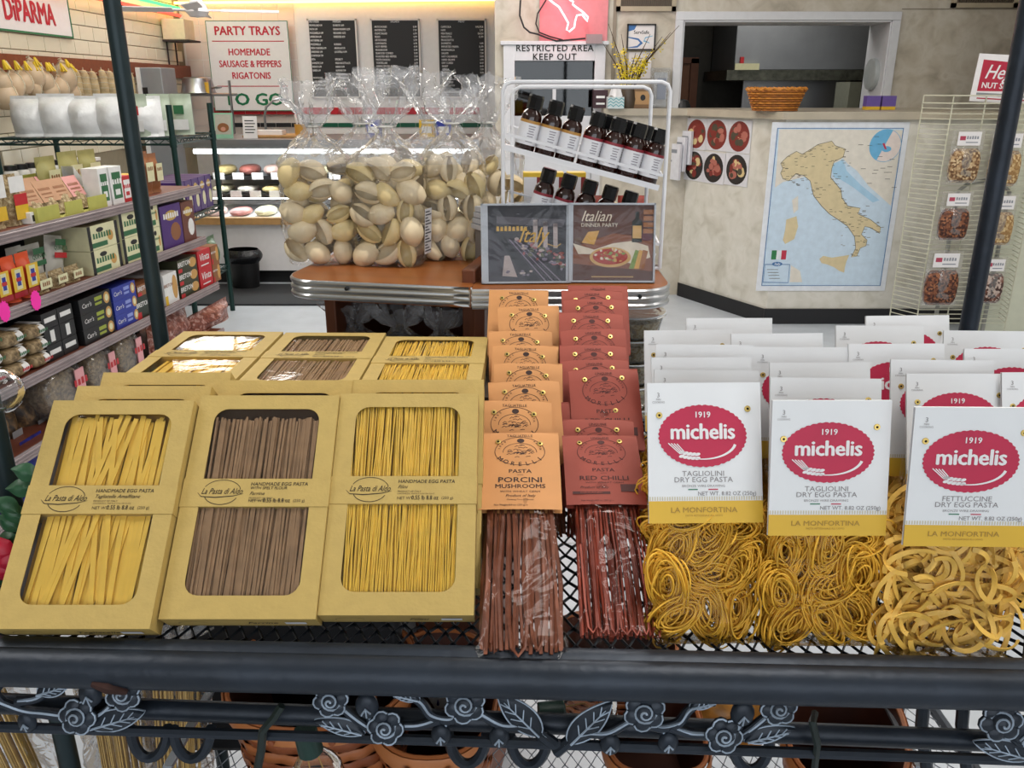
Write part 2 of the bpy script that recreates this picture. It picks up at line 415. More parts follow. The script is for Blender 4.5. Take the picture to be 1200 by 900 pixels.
# part of the half wall left of the angle, under the flowers
struct(MB().box(DX1 + 0.06, cb.x, cb.y + 0.02, UW, 0, LZ - 0.045).build('wall_ledge', M_marble, smooth=False))
bb = MB()
bb.box(ca.x - 0.015, 3.0, ca.y - 0.015, ca.y, 0, 0.1)
d = (Vector((cb.x, cb.y, 0)) - Vector((ca.x, ca.y, 0))); nrm = Vector((d.y, -d.x, 0)).normalized() * -0.015
q = [Vector((ca.x, ca.y, 0)), Vector((cb.x, cb.y, 0))]
if nrm.y > 0: nrm = -nrm
bb.add([q[0] + nrm, q[1] + nrm, q[1] + nrm + Vector((0, 0, 0.1)), q[0] + nrm + Vector((0, 0, 0.1))], [(0, 1, 2, 3)])
struct(bb.build('baseboard_counter', M_base, smooth=False, solid=0.0))
# pale column at the far right
struct(MB().box(at_y(1176, 260, 5.0).x, 3.6, 4.99, 5.24, 0, CEIL).build('wall_column', mat('pale_green_paint', '#d9dbc6', 0.5, var=0.03)))

# door marked restricted, and the dark room behind it
dr = thing('door_1', None, None); dr['kind'] = 'structure'
fx0, fx1 = px(590, 60).x, px(709, 60).x; fz1 = px(650, 53).z
fm = MB(); fm.box(fx0, DX0, UW - 0.05, UW + 0.1, 0, fz1); fm.box(DX1, fx1, UW - 0.05, UW + 0.1, 0, fz1); fm.box(DX0, DX1, UW - 0.05, UW + 0.1, DZ1, fz1)
fm.box(fx0 - 0.02, fx1 + 0.02, UW - 0.06, UW, fz1, fz1 + 0.025)
fm.build('door_frame', M_trim, dr, bevel=0.003)
MB().text('RESTRICTED AREA', 0, 0.026, 0, 0.060, 0, 0.02, space=1.1).text('KEEP OUT', 0, -0.030, 0, 0.060, 0, 0.02, space=1.15).build('lettering', M_ink, dr, M=UP((fx0 + fx1) / 2, UW - 0.053, px(650, 61.8).z), smooth=False)
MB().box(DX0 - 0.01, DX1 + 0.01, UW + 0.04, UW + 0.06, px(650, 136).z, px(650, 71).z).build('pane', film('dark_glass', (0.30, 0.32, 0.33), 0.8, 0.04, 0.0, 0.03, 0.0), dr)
MB().box(DX0, DX1, UW + 0.03, UW + 0.08, 0, px(650, 136).z).box(px(650, 90).x - 0.012, px(650, 90).x + 0.012, UW + 0.02, UW + 0.035, px(650, 136).z, px(650, 100).z).box(DX0, DX1, UW + 0.02, UW + 0.035, px(650, 100).z - 0.012, px(650, 100).z + 0.012).build('door_panel', M_trim, dr)
# kitchen beyond: dark shell
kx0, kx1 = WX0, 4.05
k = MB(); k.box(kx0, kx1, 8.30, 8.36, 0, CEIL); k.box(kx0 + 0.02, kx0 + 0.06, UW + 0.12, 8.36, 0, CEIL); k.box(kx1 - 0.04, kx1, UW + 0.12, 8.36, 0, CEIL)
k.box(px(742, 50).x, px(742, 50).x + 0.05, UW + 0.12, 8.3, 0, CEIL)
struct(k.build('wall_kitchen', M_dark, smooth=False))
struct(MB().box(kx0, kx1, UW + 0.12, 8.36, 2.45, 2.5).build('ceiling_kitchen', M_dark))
area('kitchen_fill', (px(930, 60).x, 7.0, 2.42), (0, 0, 0), 0.5, 0.5, 9, (1.0, 0.96, 0.9))  # added fill light to lift the dark kitchen, no fixture behind it
# ================================================================== WROUGHT IRON RACK
DECK = EYE - 0.49
M_iron = mat('dark_iron', '#252d38', 0.42, 0.35, var=0.25, scale=14, bump=0.25, bscale=60)
M_ironp = mat('rubbed_highlight_iron', '#a0afc0', 0.45, 0.2, var=0.3, scale=40)  # pale rub on raised edges, brightened to paint their highlights
M_irong = mat('dark_green_iron', '#1f2f33', 0.4, 0.3, var=0.15)
M_mesh = mat('black_expanded_metal', '#1a1f27', 0.38, 0.4, var=0.2)
M_meshl = mat('grey_expanded_metal', '#8d939b', 0.4, 0.5, var=0.15)
M_rust = mat('rust', '#38201a', 0.9, var=0.4, scale=80)
BX, BY = 0.08, 0.95
rack = thing('display_rack', 'dark wrought iron rack with mesh shelf and rose frieze carrying the pasta', 'rack', TR(BX, BY, 0))
RO = TR(-BX, -BY, 0)
def rmb():
    m = MB(); m.M = RO; return m
# front bar runs slightly towards the viewer on the right
FA, FB = Vector((-0.66, 0.648, 0)), Vector((0.80, 0.597, 0))
fdir = (FB - FA).normalized(); fn = Vector((-fdir.y, fdir.x, 0))
def fpt(x, back=0.0, z=0.0):
    p = FA + fdir * ((x - FA.x) / fdir.x) + fn * back; return Vector((p.x, p.y, z))
m = rmb(); m.tube([fpt(x, 0, DECK - 0.014) for x in (-0.66, -0.3, 0, 0.3, 0.80)], (0.017, 0.019), 14, flat=(0, 0, 1)); m.build('front_bar', M_iron, rack)
m = rmb(); m.tube([fpt(-0.66, 0.014, DECK + 0.001), fpt(0.8, 0.014, DECK + 0.001)], (0.010, 0.005), 8, flat=(0, 0, 1)); m.build('deck_edge', M_iron, rack)
def frz(x, y, back=0.0):
    return at_plane(x, y, fpt(0, back), fn)
rp = frz(136, 792); m = rmb(); m.tube([rp + Vector((-0.014, -0.0155, 0.004)), rp + Vector((0, -0.0165, 0)), rp + Vector((0.016, -0.0145, -0.006))], [0.003, 0.0055, 0.003], 6); m.build('rust_patch', M_rust, rack)
for (n_, x, y) in (('post', -0.535, 0.80), ('post', -0.535, 1.225), ('post', 0.693, 1.225), ('post', 0.70, 0.80)):
    m = rmb(); m.tube([(x, y, 0.0), (x, y, 0.6), (x, y, 1.3), (x, y, 2.05)], 0.0115 if x < 0 else 0.0135, 12); m.build(n_, M_irong if x < 0 else M_iron, rack)
for z in (DECK - 0.012, 0.485, 2.03):
    m = rmb()
    for (a, b) in (((-0.535, 0.66), (-0.535, 1.225)), ((-0.535, 1.225), (0.693, 1.225)), ((0.70, 0.62), (0.693, 1.225))):
        m.tube([(a[0], a[1], z), (b[0], b[1], z)], 0.009, 8)
    m.build('side_rail', M_iron, rack)
# lower end braces near the front corners
for x in (-0.62, 0.74):
    m = rmb(); m.tube([(x, 0.66, DECK - 0.02), (x * 0.99, 0.72, DECK - 0.06), (x * 0.93, 0.80, DECK - 0.1)], 0.008, 8); m.build('brace', M_iron, rack)
def expanded(x0, x1, ya, yb, z, cx, cy, wd, th, skew=0.0):
    m = rmb(); nx = int((x1 - x0) / (cx / 2)); ny = int(1.5 / (cy / 2))
    for j in range(ny):
        yc = ya - 0.1 + j * cy / 2; run = []
        for i in range(nx + 1):
            x = x0 + i * cx / 2; y = yc + (cy / 4 if (i + j) % 2 else -cy / 4) + skew * (x - x0)
            if y < (fpt(x, 0.012).y if yb > 1.2 else 0.70) or y > yb:
                if len(run) > 1: m.tube(run, (wd, th), 4, flat=(0, 0.35, 1), caps=False)
                run = []; continue
            run.append((x, y, z + (0.0012 if i % 2 else -0.0012)))
        if len(run) > 1: m.tube(run, (wd, th), 4, flat=(0, 0.35, 1), caps=False)
    return m
o = expanded(-0.60, 0.75, 0.60, 1.225, DECK - 0.004, 0.0165, 0.027, 0.0019, 0.0024, -0.035).build('mesh_deck', M_mesh, rack, smooth=False); o['kind'] = 'stuff'
o = expanded(-0.52, 0.69, 0.60, 1.2, 0.485, 0.02, 0.034, 0.0016, 0.0012).build('lower_mesh_shelf', M_meshl, rack, smooth=False); o['kind'] = 'stuff'
m = rmb(); m.tube([(-0.53, 0.70, 0.485), (0.693, 0.70, 0.485)], (0.012, 0.006), 8, flat=(0, 0, 1)); m.build('lower_front_bar', M_meshl, rack)
# slanted flat strut seen through the open corner
p0, p1 = at_plane(252, 800, (0, 0.86, 0), (0, 1, 0)), at_plane(196, 900, (0, 0.72, 0), (0, 1, 0))
m = rmb(); m.tube([p0, p1], (0.007, 0.003), 4); m.build('strut', M_meshl, rack)
p0, p1 = at_plane(1036, 820, (0, 0.95, 0), (0, 1, 0)), at_plane(1078, 900, (0, 0.80, 0), (0, 1, 0))
m = rmb(); m.tube([p0, p1], (0.007, 0.003), 4); m.build('strut', M_meshl, rack)
for x in (1083, 1130):
    m = rmb(); m.tube([frz(x, 815, 0.05), frz(x - 3, 850, 0.05), frz(x + 3, 900, 0.05)], 0.006, 8); m.build('upright', M_iron, rack)
m = rmb(); m.tube([frz(-60, 850, 0.0), frz(300, 861, 0.0), frz(650, 872, 0.0), frz(1260, 893, 0.0)], 0.0052, 8); m.build('lower_rod', M_iron, rack)
m = rmb(); m.tube([frz(-60, 822, 0.02), frz(300, 836, 0.02), frz(650, 848, 0.02), frz(1260, 872, 0.02)], (0.009, 0.0105), 10, flat=(0, 0, 1)); m.build('frieze_bar', M_iron, rack)
for c, s in ((175, 1), (225, -1), (548, 1), (620, -1), (880, 1)):
    m = rmb(); pts = []
    for i in range(13):
        a = math.pi * (i / 12); pts.append(frz(c + 22 * math.cos(a) * s, 852 + 36 * math.sin(a) + 0.02 * (c - 175), 0.035))
    m.tube(pts, 0.0055, 7); m.build('scroll', M_iron, rack)
# roses, leaves, buds and vines of the frieze
def rose(cx, cy, s=1.0, rot=0.0):
    c = frz(cx, cy, -0.006); Mx = RO @ frame(c, fdir, (0, 0.25, 1)) @ Matrix.Rotation(rot, 4, 'Z'); m = MB(); m.M = Mx
    r = 0.0165 * s
    for i in range(6):
        a = i * math.pi / 3; d_ = (0.62 * r * math.cos(a), 0.62 * r * math.sin(a))
        m.grid(lambda u, v: (d_[0] + 0.55 * r * math.cos(6.283 * u) * math.sin(1.57 * v), d_[1] + 0.5 * r * math.sin(6.283 * u) * math.sin(1.57 * v), 0.28 * r * math.cos(1.57 * v)), 10, 4, 0)
    m.grid(lambda u, v: (0.6 * r * math.cos(6.283 * u) * math.sin(1.57 * v), 0.6 * r * math.sin(6.283 * u) * math.sin(1.57 * v), 0.5 * r * math.cos(1.57 * v)), 12, 4, 0)
    sp = []
    for i in range(26): a = i * 0.48; rr = r * (0.08 + 0.022 * i); sp.append((rr * math.cos(a), rr * math.sin(a), r * (0.55 - 0.014 * i)))
    m.tube(sp, 0.0011, 5, 1)
    for i in range(6):
        a = i * math.pi / 3; pts = [((0.62 * r * math.cos(a) + 0.46 * r * math.cos(a + t)), (0.62 * r * math.sin(a) + 0.42 * r * math.sin(a + t)), 0.14 * r) for t in (-1.2, -0.6, 0, 0.6, 1.2)]
        m.tube(pts, 0.0011, 5, 1)
    return m.build('rose', [M_iron, M_ironp], rack)
def leaf(bx, by, tx, ty, wd=0.42):
    a, b = frz(bx, by, -0.004), frz(tx, ty, -0.004); x = b - a; L_ = x.length
    Mx = RO @ frame(a, x, Vector((-x.z, 0, x.x)) if x.x > 0 else Vector((-x.z, 0, x.x))); m = MB(); m.M = Mx
    sg = -1 if (Mx.to_3x3() @ Vector((0, 0, 1))).y > 0 else 1
    prof = lambda u: wd * L_ * 0.5 * math.sin(math.pi * u ** 0.8) ** 0.8
    m.grid(lambda u, v: (u * L_, (v * 2 - 1) * prof(u), sg * (0.004 - 0.004 * (v * 2 - 1) ** 2)), 12, 6, 0)
    m.tube([(L_ * t, 0, sg * 0.0048) for t in (0.05, 0.4, 0.85)], [0.0012, 0.001, 0.0005], 5, 1)
    for t in (0.25, 0.42, 0.58, 0.72):
        for q in (-1, 1): m.tube([(L_ * t, 0, sg * 0.0048), (L_ * (t + 0.13), q * prof(t + 0.1) * 0.62, sg * 0.003)], 0.0007, 4, 1)
    e = [(L_ * i / 12, prof(i / 12), sg * 0.0002) for i in range(13)]; m.tube(e + [(x_, -y_, z_) for x_, y_, z_ in e[::-1]], 0.0009, 4, 1)
    return m.build('leaf', [M_iron, M_ironp], rack)
def bud(cx, cy, s=1.0):
    c = frz(cx, cy, -0.004); m = MB(); m.M = RO @ frame(c, fdir, (0, 0, 1)); r = 0.010 * s
    m.grid(lambda u, v: (r * math.cos(6.283 * u) * math.sin(math.pi * v), r * 1.25 * math.cos(math.pi * v), 0.6 * r * math.sin(6.283 * u) * math.sin(math.pi * v)), 12, 8, 0)
    m.tube([(-0.4 * r, -0.5 * r, 0.62 * r), (0, 0.2 * r, 0.68 * r), (0.4 * r, -0.3 * r, 0.62 * r)], 0.001, 5, 1); m.tube([(0, -0.9 * r, 0.4 * r), (0, 0.2 * r, 0.66 * r)], 0.001, 5, 1)
    return m.build('bud', [M_iron, M_ironp], rack)
def vine(pts, r=0.0062):
    P = [frz(x, y, -0.001) for x, y in pts]; out = []
    for i in range(len(P) - 1):
        p0, p1, p2, p3 = P[max(i - 1, 0)], P[i], P[i + 1], P[min(i + 2, len(P) - 1)]
        for k_ in range(5):
            t = k_ / 5; out.append(0.5 * ((2 * p1) + (p2 - p0) * t + (2 * p0 - 5 * p1 + 4 * p2 - p3) * t * t + (3 * p1 - p0 - 3 * p2 + p3) * t ** 3))
    out.append(P[-1]); n = len(out); m = rmb()
    m.tube(out, [r * (1.0 - 0.35 * i / n) for i in range(n)], 8, 0)
    up = Vector((0, -0.8, 0.6)); m.tube([p + up * (r * 0.72) for p in out[1:-1]], 0.0016, 5, 1)
    return m.build('vine', [M_iron, M_ironp], rack)
for s, ox, oy in ((1, 0, 0), (-1, 0, 9)):
    X = lambda x: 649 + (x - 649) if s == 1 else 649 - (x - 649) + 2
    T_ = lambda pts: [(X(a), b + (oy if s < 0 else 0)) for a, b in pts]
    vine(T_([(649, 872), (636, 862), (620, 850), (590, 850), (566, 838), (548, 828)]))
    leaf(*T_([(634, 862)])[0], *T_([(583, 812)])[0]); rose(*T_([(545, 824)])[0], 1.05, 0.4)
    vine(T_([(540, 838), (525, 843), (505, 838), (494, 824), (480, 815), (462, 814)]), 0.0058); leaf(*T_([(492, 818)])[0], *T_([(457, 810)])[0], 0.5)
    vine(T_([(516, 842), (490, 850), (462, 850)]), 0.0058); rose(*T_([(452, 852)])[0], 0.95, 0.9)
    vine(T_([(446, 860), (425, 848), (408, 835), (398, 825)]), 0.0055); rose(*T_([(388, 820)])[0], 0.9, 0.2)
    leaf(*T_([(428, 858)])[0], *T_([(369, 843)])[0], 0.4); vine(T_([(442, 856), (434, 842), (430, 830)]), 0.005); bud(*T_([(430, 827)])[0], 1.1)
    vine(T_([(524, 846), (520, 856)]), 0.004); bud(*T_([(517, 861)])[0], 0.95); vine(T_([(598, 852), (588, 858)]), 0.004); bud(*T_([(585, 863)])[0], 0.95)
# tips of the neighbouring garlands
for (rx, ry, k_) in ((145, 812, 0.95), (92, 839, 1.0), (1172, 845, 1.05)): rose(rx, ry, k_, rx)
leaf(105, 852, 170, 833, 0.4); vine([(84, 840), (55, 836), (30, 833), (0, 822), (-30, 810)]); vine([(20, 822), (45, 818), (62, 806)], 0.005); leaf(44, 812, 82, 800, 0.5)
vine([(98, 846), (118, 838), (132, 826)], 0.0055); vine([(96, 840), (106, 826), (108, 816)], 0.005); bud(106, 813, 1.1); vine([(36, 834), (34, 842)], 0.004); bud(32, 846, 0.9); vine([(5, 825), (-5, 812), (3, 800)], 0.005)
leaf(1210, 888, 1140, 868, 0.36); vine([(1180, 856), (1195, 872), (1215, 884)]); bud(1198, 855, 1.2)

# ================================================================== CARDBOARD PASTA BOXES
M_card = mat('kraft_cardboard', '#c0a45e', 0.62, var=0.05, scale=60, bump=0.12, bscale=260)
M_cardin = mat('cardboard_inside', '#8d8a92', 0.7)
M_window = film('box_window_film', (1, 1, 1), 0.55, 0.025, 0.0, 0.05, 0.12, 9.0)
M_bink = mat('box_ink', '#2a2013', 0.6, var=0)
PAST = {'amalfi': mat('egg_tagliatelle', '#f6c850', 0.5, var=0.1, scale=40, sss=0.0), 'spelt': mat('spelt_pasta', '#9c7a58', 0.6, var=0.18, scale=60), 'filini': mat('egg_filini', '#f8cb46', 0.5, var=0.1, scale=60)}
BWD, BL, BD = 0.147, 0.234, 0.029
hx = BWD / 2
def box_meshes():
    fr_ = MB(); l = 0.0185
    bandlo, bandhi = 0.112, 0.138
    up_ = rrect(-hx + l, hx - l, bandhi, BL - 0.016, 0.014, '0011'); lo_ = rrect(-hx + l, hx - l, 0.022, bandlo, 0.014, '1100')
    fr_.shape([[(-hx, 0), (hx, 0), (hx, BL), (-hx, BL)], up_, lo_], -0.0005, 0, 0.0004)
    fr_.box(-hx, hx, 0, BL, -BD, -0.001, 0, skip=('+z',))
    i = 0.001
    fr_.box(-hx + 0.012, hx - 0.012, 0.008, BL - 0.008, -0.019, -0.018, 2)
    v = [(-hx + i, i, -BD + i), (hx - i, i, -BD + i), (hx - i, BL - i, -BD + i), (-hx + i, BL - i, -BD + i)]
    fr_.add(v, [(0, 1, 2, 3)], 1)
    # sleeve band wraps the box a little proud
    fr_.box(-hx - 0.0006, hx + 0.0006, bandlo - 0.002, bandhi + 0.0015, -BD - 0.0006, 0.0006, 0)
    fl = MB().rect(-hx + l - 0.003, hx - l + 0.003, 0.019, BL - 0.013, -0.0016)
    return fr_, fl.mesh('window_film', M_window)
_fr, ME_FILM = box_meshes()
ME_BOX = {k: _fr.mesh('box_body', [M_card, M_cardin, c], smooth=False) for k, c in (('amalfi', mat('bed_yellow', '#b98a2e', 0.7)), ('spelt', mat('bed_brown', '#5f4733', 0.7)), ('filini', mat('bed_gold', '#b5851f', 0.7)))}
def band_text(kind):
    z = 0.0009; m = MB()
    def T(s, x, y, sz, b=0.0, sh=0.0, sx=1.0): m.text(s, x, y, z, sz, 0, b, sh, 'LEFT', sx)
    name = {'amalfi': 'Tagliatelle Amalfitane', 'spelt': 'Farrine', 'filini': 'Filini'}[kind]
    y = 0.1335
    T('HANDMADE EGG PASTA', -0.006, y, 0.0052, 0.01, 0.15)
    if kind == 'spelt': y -= 0.0042; T('WITH SPELT FLOUR', -0.006, y, 0.0042, 0.008, 0.15)
    y -= 0.0058; T(name, -0.006, y, 0.0052, 0.005, 0.4)
    T('PRODUCT OF ITALY', -0.006, y - 0.0048, 0.0026, 0.0); T('CONTAINS EGG  KEEP IN A COOL DRY PLACE', -0.006, y - 0.0072, 0.0018, 0.0)
    T('NET WT', -0.006, 0.1158, 0.0042, 0.0); T('0.55 lb 8.8 oz', 0.0085, 0.1162, 0.0062, 0.012, sx=0.8); T('(250 g)', 0.0385, 0.1160, 0.0042)
    m.text('La Pasta di Aldo', -0.034, 0.1258, z, 0.0088, 0, 0.004, 0.45, sx=0.72)
    m.stroke([(-0.034 + 0.019 * math.cos(a), 0.1255 + 0.0125 * math.sin(a)) for a in [0.25 + 0.13 * i for i in range(20)]], 0.0006, z)
    m.stroke([(-0.034 + 0.017 * math.cos(a), 0.1235 + 0.0115 * math.sin(a)) for a in [3.4 + 0.13 * i for i in range(20)]], 0.0007, z)
    m.stroke([(-0.058, 0.1245), (-0.054, 0.1205), (-0.04, 0.1195), (-0.022, 0.121), (-0.012, 0.1235)], [0.0003, 0.0008, 0.001, 0.0008, 0.0003], z)
    # foot panel print
    Mx = frame((0, 0, -BD / 2), (1, 0, 0), (0, 0, 1))
    m.text(name.split()[0], 0.02, 0.0, 0.0006, 0.010, 0, 0.004, 0.35, M=Mx); m.stroke([(-0.045 + 0.014 * math.cos(a), 0.006 * math.sin(a)) for a in [0.2 + 0.3 * i for i in range(12)]], 0.0006, 0.0006, M=Mx)
    return m.mesh('lettering', M_bink, smooth=False)
def strands(kind, rnd):
    m = MB(); zb = -0.0042; out = []
    if kind == 'spelt':
        for L_ in range(3):
            for i in range(40):
                x = -0.054 + 0.108 * (i + rnd.random() * 0.8) / 40; dx = rnd.uniform(-0.006, 0.006); r = rnd.uniform(0.0010, 0.0015); z = zb - L_ * 0.003 + rnd.uniform(-0.001, 0.001)
                m.tube([(x, 0.012 + rnd.uniform(0, 0.006), z), (x + dx * 0.5, 0.11, z), (x + dx, 0.2085 + rnd.uniform(-0.003, 0.002), z)], (r * 1.3, r), 4, 0, flat=(0, 0, 1))
    elif kind == 'filini':
        for L_ in range(3):
            for i in range(62):
                x = -0.0545 + 0.109 * (i + rnd.random()) / 62; dx = rnd.gauss(0, 0.006); r = 0.00078; z = zb - L_ * 0.002 + rnd.uniform(-0.0008, 0.0012)
                m.tube([(x, 0.010 + rnd.uniform(0, 0.014), z), (x + dx * 0.5, 0.11, z + 0.001), (x + dx, 0.226 - rnd.uniform(0, 0.006), z)], r, 5, 0)
    return m
ribbon_me = {}
def ribbon_mesh(k, rnd):
    m = MB(); wd = rnd.uniform(0.0028, 0.0042)
    m.tube([(0, -0.1, 0), (rnd.uniform(-.001, .001), -0.03, 0.0006), (rnd.uniform(-.001, .001), 0.04, 0), (0, 0.1, 0.0005)], (wd, 0.0007), 4, 0, flat=(0, 0, 1))
    return m.mesh('pasta_ribbon', PAST['amalfi'], smooth=False)
TXT = {k: band_text(k) for k in PAST}
STR = {}
M_sticker = mat('white_sticker', '#e8eaee', 0.5)
def pasta_box(kind, label, M, seed=1, full=True):
    rnd = random.Random(seed)
    b = thing('pasta_box', label, 'box', M, 'kraft boxes of egg pasta')
    meshobj('box_body', ME_BOX[kind], b); meshobj('window_film', ME_FILM, b); meshobj('lettering', TXT[kind], b)
    MB().rect(-0.01, 0.01, -0.004, 0.004, 0.0007, M=frame((0.052, 0, -BD / 2), (1, 0, 0), (0, 0, 1))).build('price_sticker', M_sticker, b)
    if kind == 'amalfi':
        if not ribbon_me:
            for k_ in range(5): ribbon_me[k_] = ribbon_mesh(k_, rnd)
        n = 52 if full else 30
        for i in range(n):
            lay = 2 if i >= n * 0.88 else (i % 2)
            x = -0.051 + 0.102 * ((i * 0.618) % 1.0); rz = rnd.gauss(0, 0.045) if lay < 2 else rnd.choice((-1, 1)) * rnd.uniform(0.12, 0.2)
            if lay == 2: x = rnd.uniform(-0.03, 0.03)
            rz = max(-(0.052 - abs(x)) / 0.1, min((0.052 - abs(x)) / 0.1, rz)) if lay < 2 else rz
            meshobj('pasta_ribbon', ribbon_me[i % 5], b, TR(x, 0.117 + rnd.uniform(-0.006, 0.004), -0.0105 + 0.003 * lay + rnd.uniform(-.001, .001), rz=rz))
    else:
        if kind not in STR: STR[kind] = strands(kind, rnd).mesh('pasta_strands', PAST[kind], smooth=False)
        o_ = meshobj('pasta_strands', STR[kind], b); o_['kind'] = 'stuff'
    return b
A45 = R(43)
def lbox(kind, label, xc, yb, seed, a=A45, yaw=0.0, dz=0.0, full=True):
    return pasta_box(kind, label, lean(xc, yb, DECK + BD * math.cos(a) + 0.001 + dz, a, yaw), seed, full)
lbox('amalfi', 'front kraft box of wide yellow tagliatelle nearest the picture edge', -0.406, 0.648, 1)
lbox('amalfi', 'kraft tagliatelle box just behind the front tagliatelle box', -0.403, 0.693, 2, full=False)
lbox('amalfi', 'third kraft tagliatelle box from the front of its column', -0.396, 0.739, 3, full=False)
lbox('spelt', 'front kraft box of brown spelt pasta between two yellow pasta boxes', -0.257, 0.663, 4)
lbox('spelt', 'kraft box of brown spelt pasta half hidden behind the front spelt box', -0.252, 0.712, 5)
lbox('filini', 'front kraft box of thin yellow strands beside the orange carded bag', -0.1095, 0.669, 6)
lbox('filini', 'kraft box of thin yellow pasta with only its rim showing', -0.105, 0.714, 7)
# flat boxes behind, on a low riser
FZ = EYE - 0.338
M_riser = mat('riser_board', '#3a3128', 0.7)
rs = tag(MB().box(-0.49, -0.03, 0.99, 1.17, DECK, FZ - BD - 0.0015).build('display_riser', M_riser), 'low dark riser under the three flat kraft boxes', 'riser')
for kind, xc, yb, lab, sd in (('amalfi', -0.414, 0.952, 'flat kraft pasta box with bright reflections on its windows, nearest the dark post', 8), ('spelt', -0.262, 0.946, 'flat kraft box of brown pasta lying behind the spelt boxes', 9), ('filini', -0.112, 0.925, 'flat kraft box of thin yellow pasta lying below the shell bags', 10)):
    pasta_box(kind, lab, TR(xc, yb, FZ, rz=R(-1)), sd)

# ================================================================== CARDED BAGS: ORANGE AND RED
M_org = mat('orange_card', '#d4955a', 0.6, var=0.04, scale=30); M_redc = mat('brick_red_card', '#a04636', 0.6, var=0.05, scale=30)
M_eye = mat('brass_eyelet', '#cdb26a', 0.3, 0.9); M_hole = mat('eyelet_hole', '#15110c', 0.8)
M_oink = mat('dark_brown_ink', '#33190f', 0.6, var=0); M_rink = mat('maroon_ink', '#4a140e', 0.6, var=0)
M_bagfilm = film('cellophane', (1, 1, 1), 0.9, -0.008, 0.0, 0.05, 0.9, 15.0)
M_porc = mat('porcini_strands', '#86492e', 0.5, var=0.15, scale=50); M_chil = mat('chilli_strands', '#a0432d', 0.5, var=0.14, scale=50)
MLEN, MW = 0.28, 0.086
def morelli(kind):
    ink = 0; z = 0.0011; m = MB(); T = lambda s, y, sz, b=0.0, sh=0.0, sx=1.0, x=0: m.text(s, x, y, z, sz, 0, b, sh, sx=sx)
    top = MLEN
    T('TAGLIATELLE' if kind == 'o' else 'LINGUINE', top - 0.0075, 0.0048, 0.003)
    for rx, ry in ((0.0275, 0.0215), (0.0185, 0.0128)):
        m.stroke([(rx * math.cos(a), top - 0.031 + ry * math.sin(a)) for a in [0.13 * i - 0.05 for i in range(26)]], 0.0006, z)
    m.stroke([(0.0275 * math.cos(a), top - 0.031 + 0.0185 * math.sin(a)) for a in [math.pi + 0.13 * i for i in range(25)]], 0.0006, z)
    rn = random.Random(3)
    for i in range(34):   # engraved landscape inside the crest
        a, q = rn.uniform(0, 6.28), rn.uniform(0.1, 0.95); x, y = 0.016 * q * math.cos(a), top - 0.030 + 0.0095 * q * math.sin(a)
        m.stroke([(x - 0.0025, y - 0.0006), (x, y + rn.uniform(0, .0016)), (x + 0.0025, y)], 0.0007, z)
    m.shape([ellipse(0.001, top - 0.0145, 0.0042, 0.0032, 12)], z)
    m.arc_text('MORELLI', 0, top - 0.024, 0.030, 0.0245, math.pi * 1.20, math.pi * 1.80, z, 0.0078, 0, 0.012)
    m.arc_text('1860', 0, top - 0.028, 0.0228, 0.0165, math.pi * 1.0, math.pi * 0.72, z, 0.0035, 0, 0.005); m.arc_text('PASTA', 0, top - 0.028, 0.0228, 0.0165, math.pi * 0.28, 0, z, 0.0035, 0, 0.005)
    T('PASTA', top - 0.0585, 0.0072, 0.018, sx=1.2); T('WITH', top - 0.0635, 0.0026, 0.0)
    if kind == 'o':
        T('PORCINI', top - 0.0705, 0.0098, 0.022, sx=1.25); T('MUSHROOMS', top - 0.0790, 0.0076, 0.022, sx=1.15)
        T('WITH WHEAT GERM', top - 0.0860, 0.0035, 0.0, sx=1.3); T('Product of Italy', top - 0.0915, 0.0050, 0.01, 0.3); T('Cooking Time 5 Minutes', top - 0.0965, 0.0028)
    else:
        T('RED CHILLI', top - 0.0710, 0.0088, 0.022, sx=1.25); T('WITH WHEAT GERM', top - 0.0775, 0.0035, 0.0, sx=1.3); T('Product of Italy', top - 0.0845, 0.0050, 0.01, 0.3, x=-0.012)
        m.rect(0.017, 0.036, top - 0.091, top - 0.080, z)
        m.shape([[(-0.036, top - 0.0945), (0.005, top - 0.0945), (0.005, top - 0.0905), (-0.036, top - 0.0905)]], z); m.text('ORGANIC', -0.0155, top - 0.0925, z + 0.0003, 0.0036, 1, 0.01, sx=1.5)
    T('Net Weight 8.8 oz. (250 g) e', top - 0.1035, 0.0030, 0.004, x=-0.010)
    let = m.mesh('lettering', [M_oink if kind == 'o' else M_rink, M_org if kind == 'o' else M_redc], smooth=False)
    c = MB(); w_ = 0.0435   # card: front flap, soft fold, back flap, slightly curved
    def cg(u, v):
        x = (u * 2 - 1) * w_; y = top - 0.109 * (1 - v); return (x, y, 0.0004 - 0.0012 * (u * 2 - 1) ** 2 + (0.0006 if v < 0.93 else -0.002 * (v - 0.93) / 0.07))
    c.grid(cg, 8, 12); c.grid(lambda u, v: ((u * 2 - 1) * w_, top - 0.109 * (1 - v), -0.006 + 0.004 * v), 4, 3)
    card = c.mesh('header_card', M_org if kind == 'o' else M_redc, True, 3.1)
    ey = MB().lathe([(0.0012, 0.0), (0.0014, 0.0010), (0.0030, 0.0009), (0.0033, 0.0)], 14, 0).lathe([(0.0, 0.0005), (0.0013, 0.0005)], 10, 1).mesh('eyelet', [M_eye, M_hole])
    rnd = random.Random(11 if kind == 'o' else 12); st = MB()
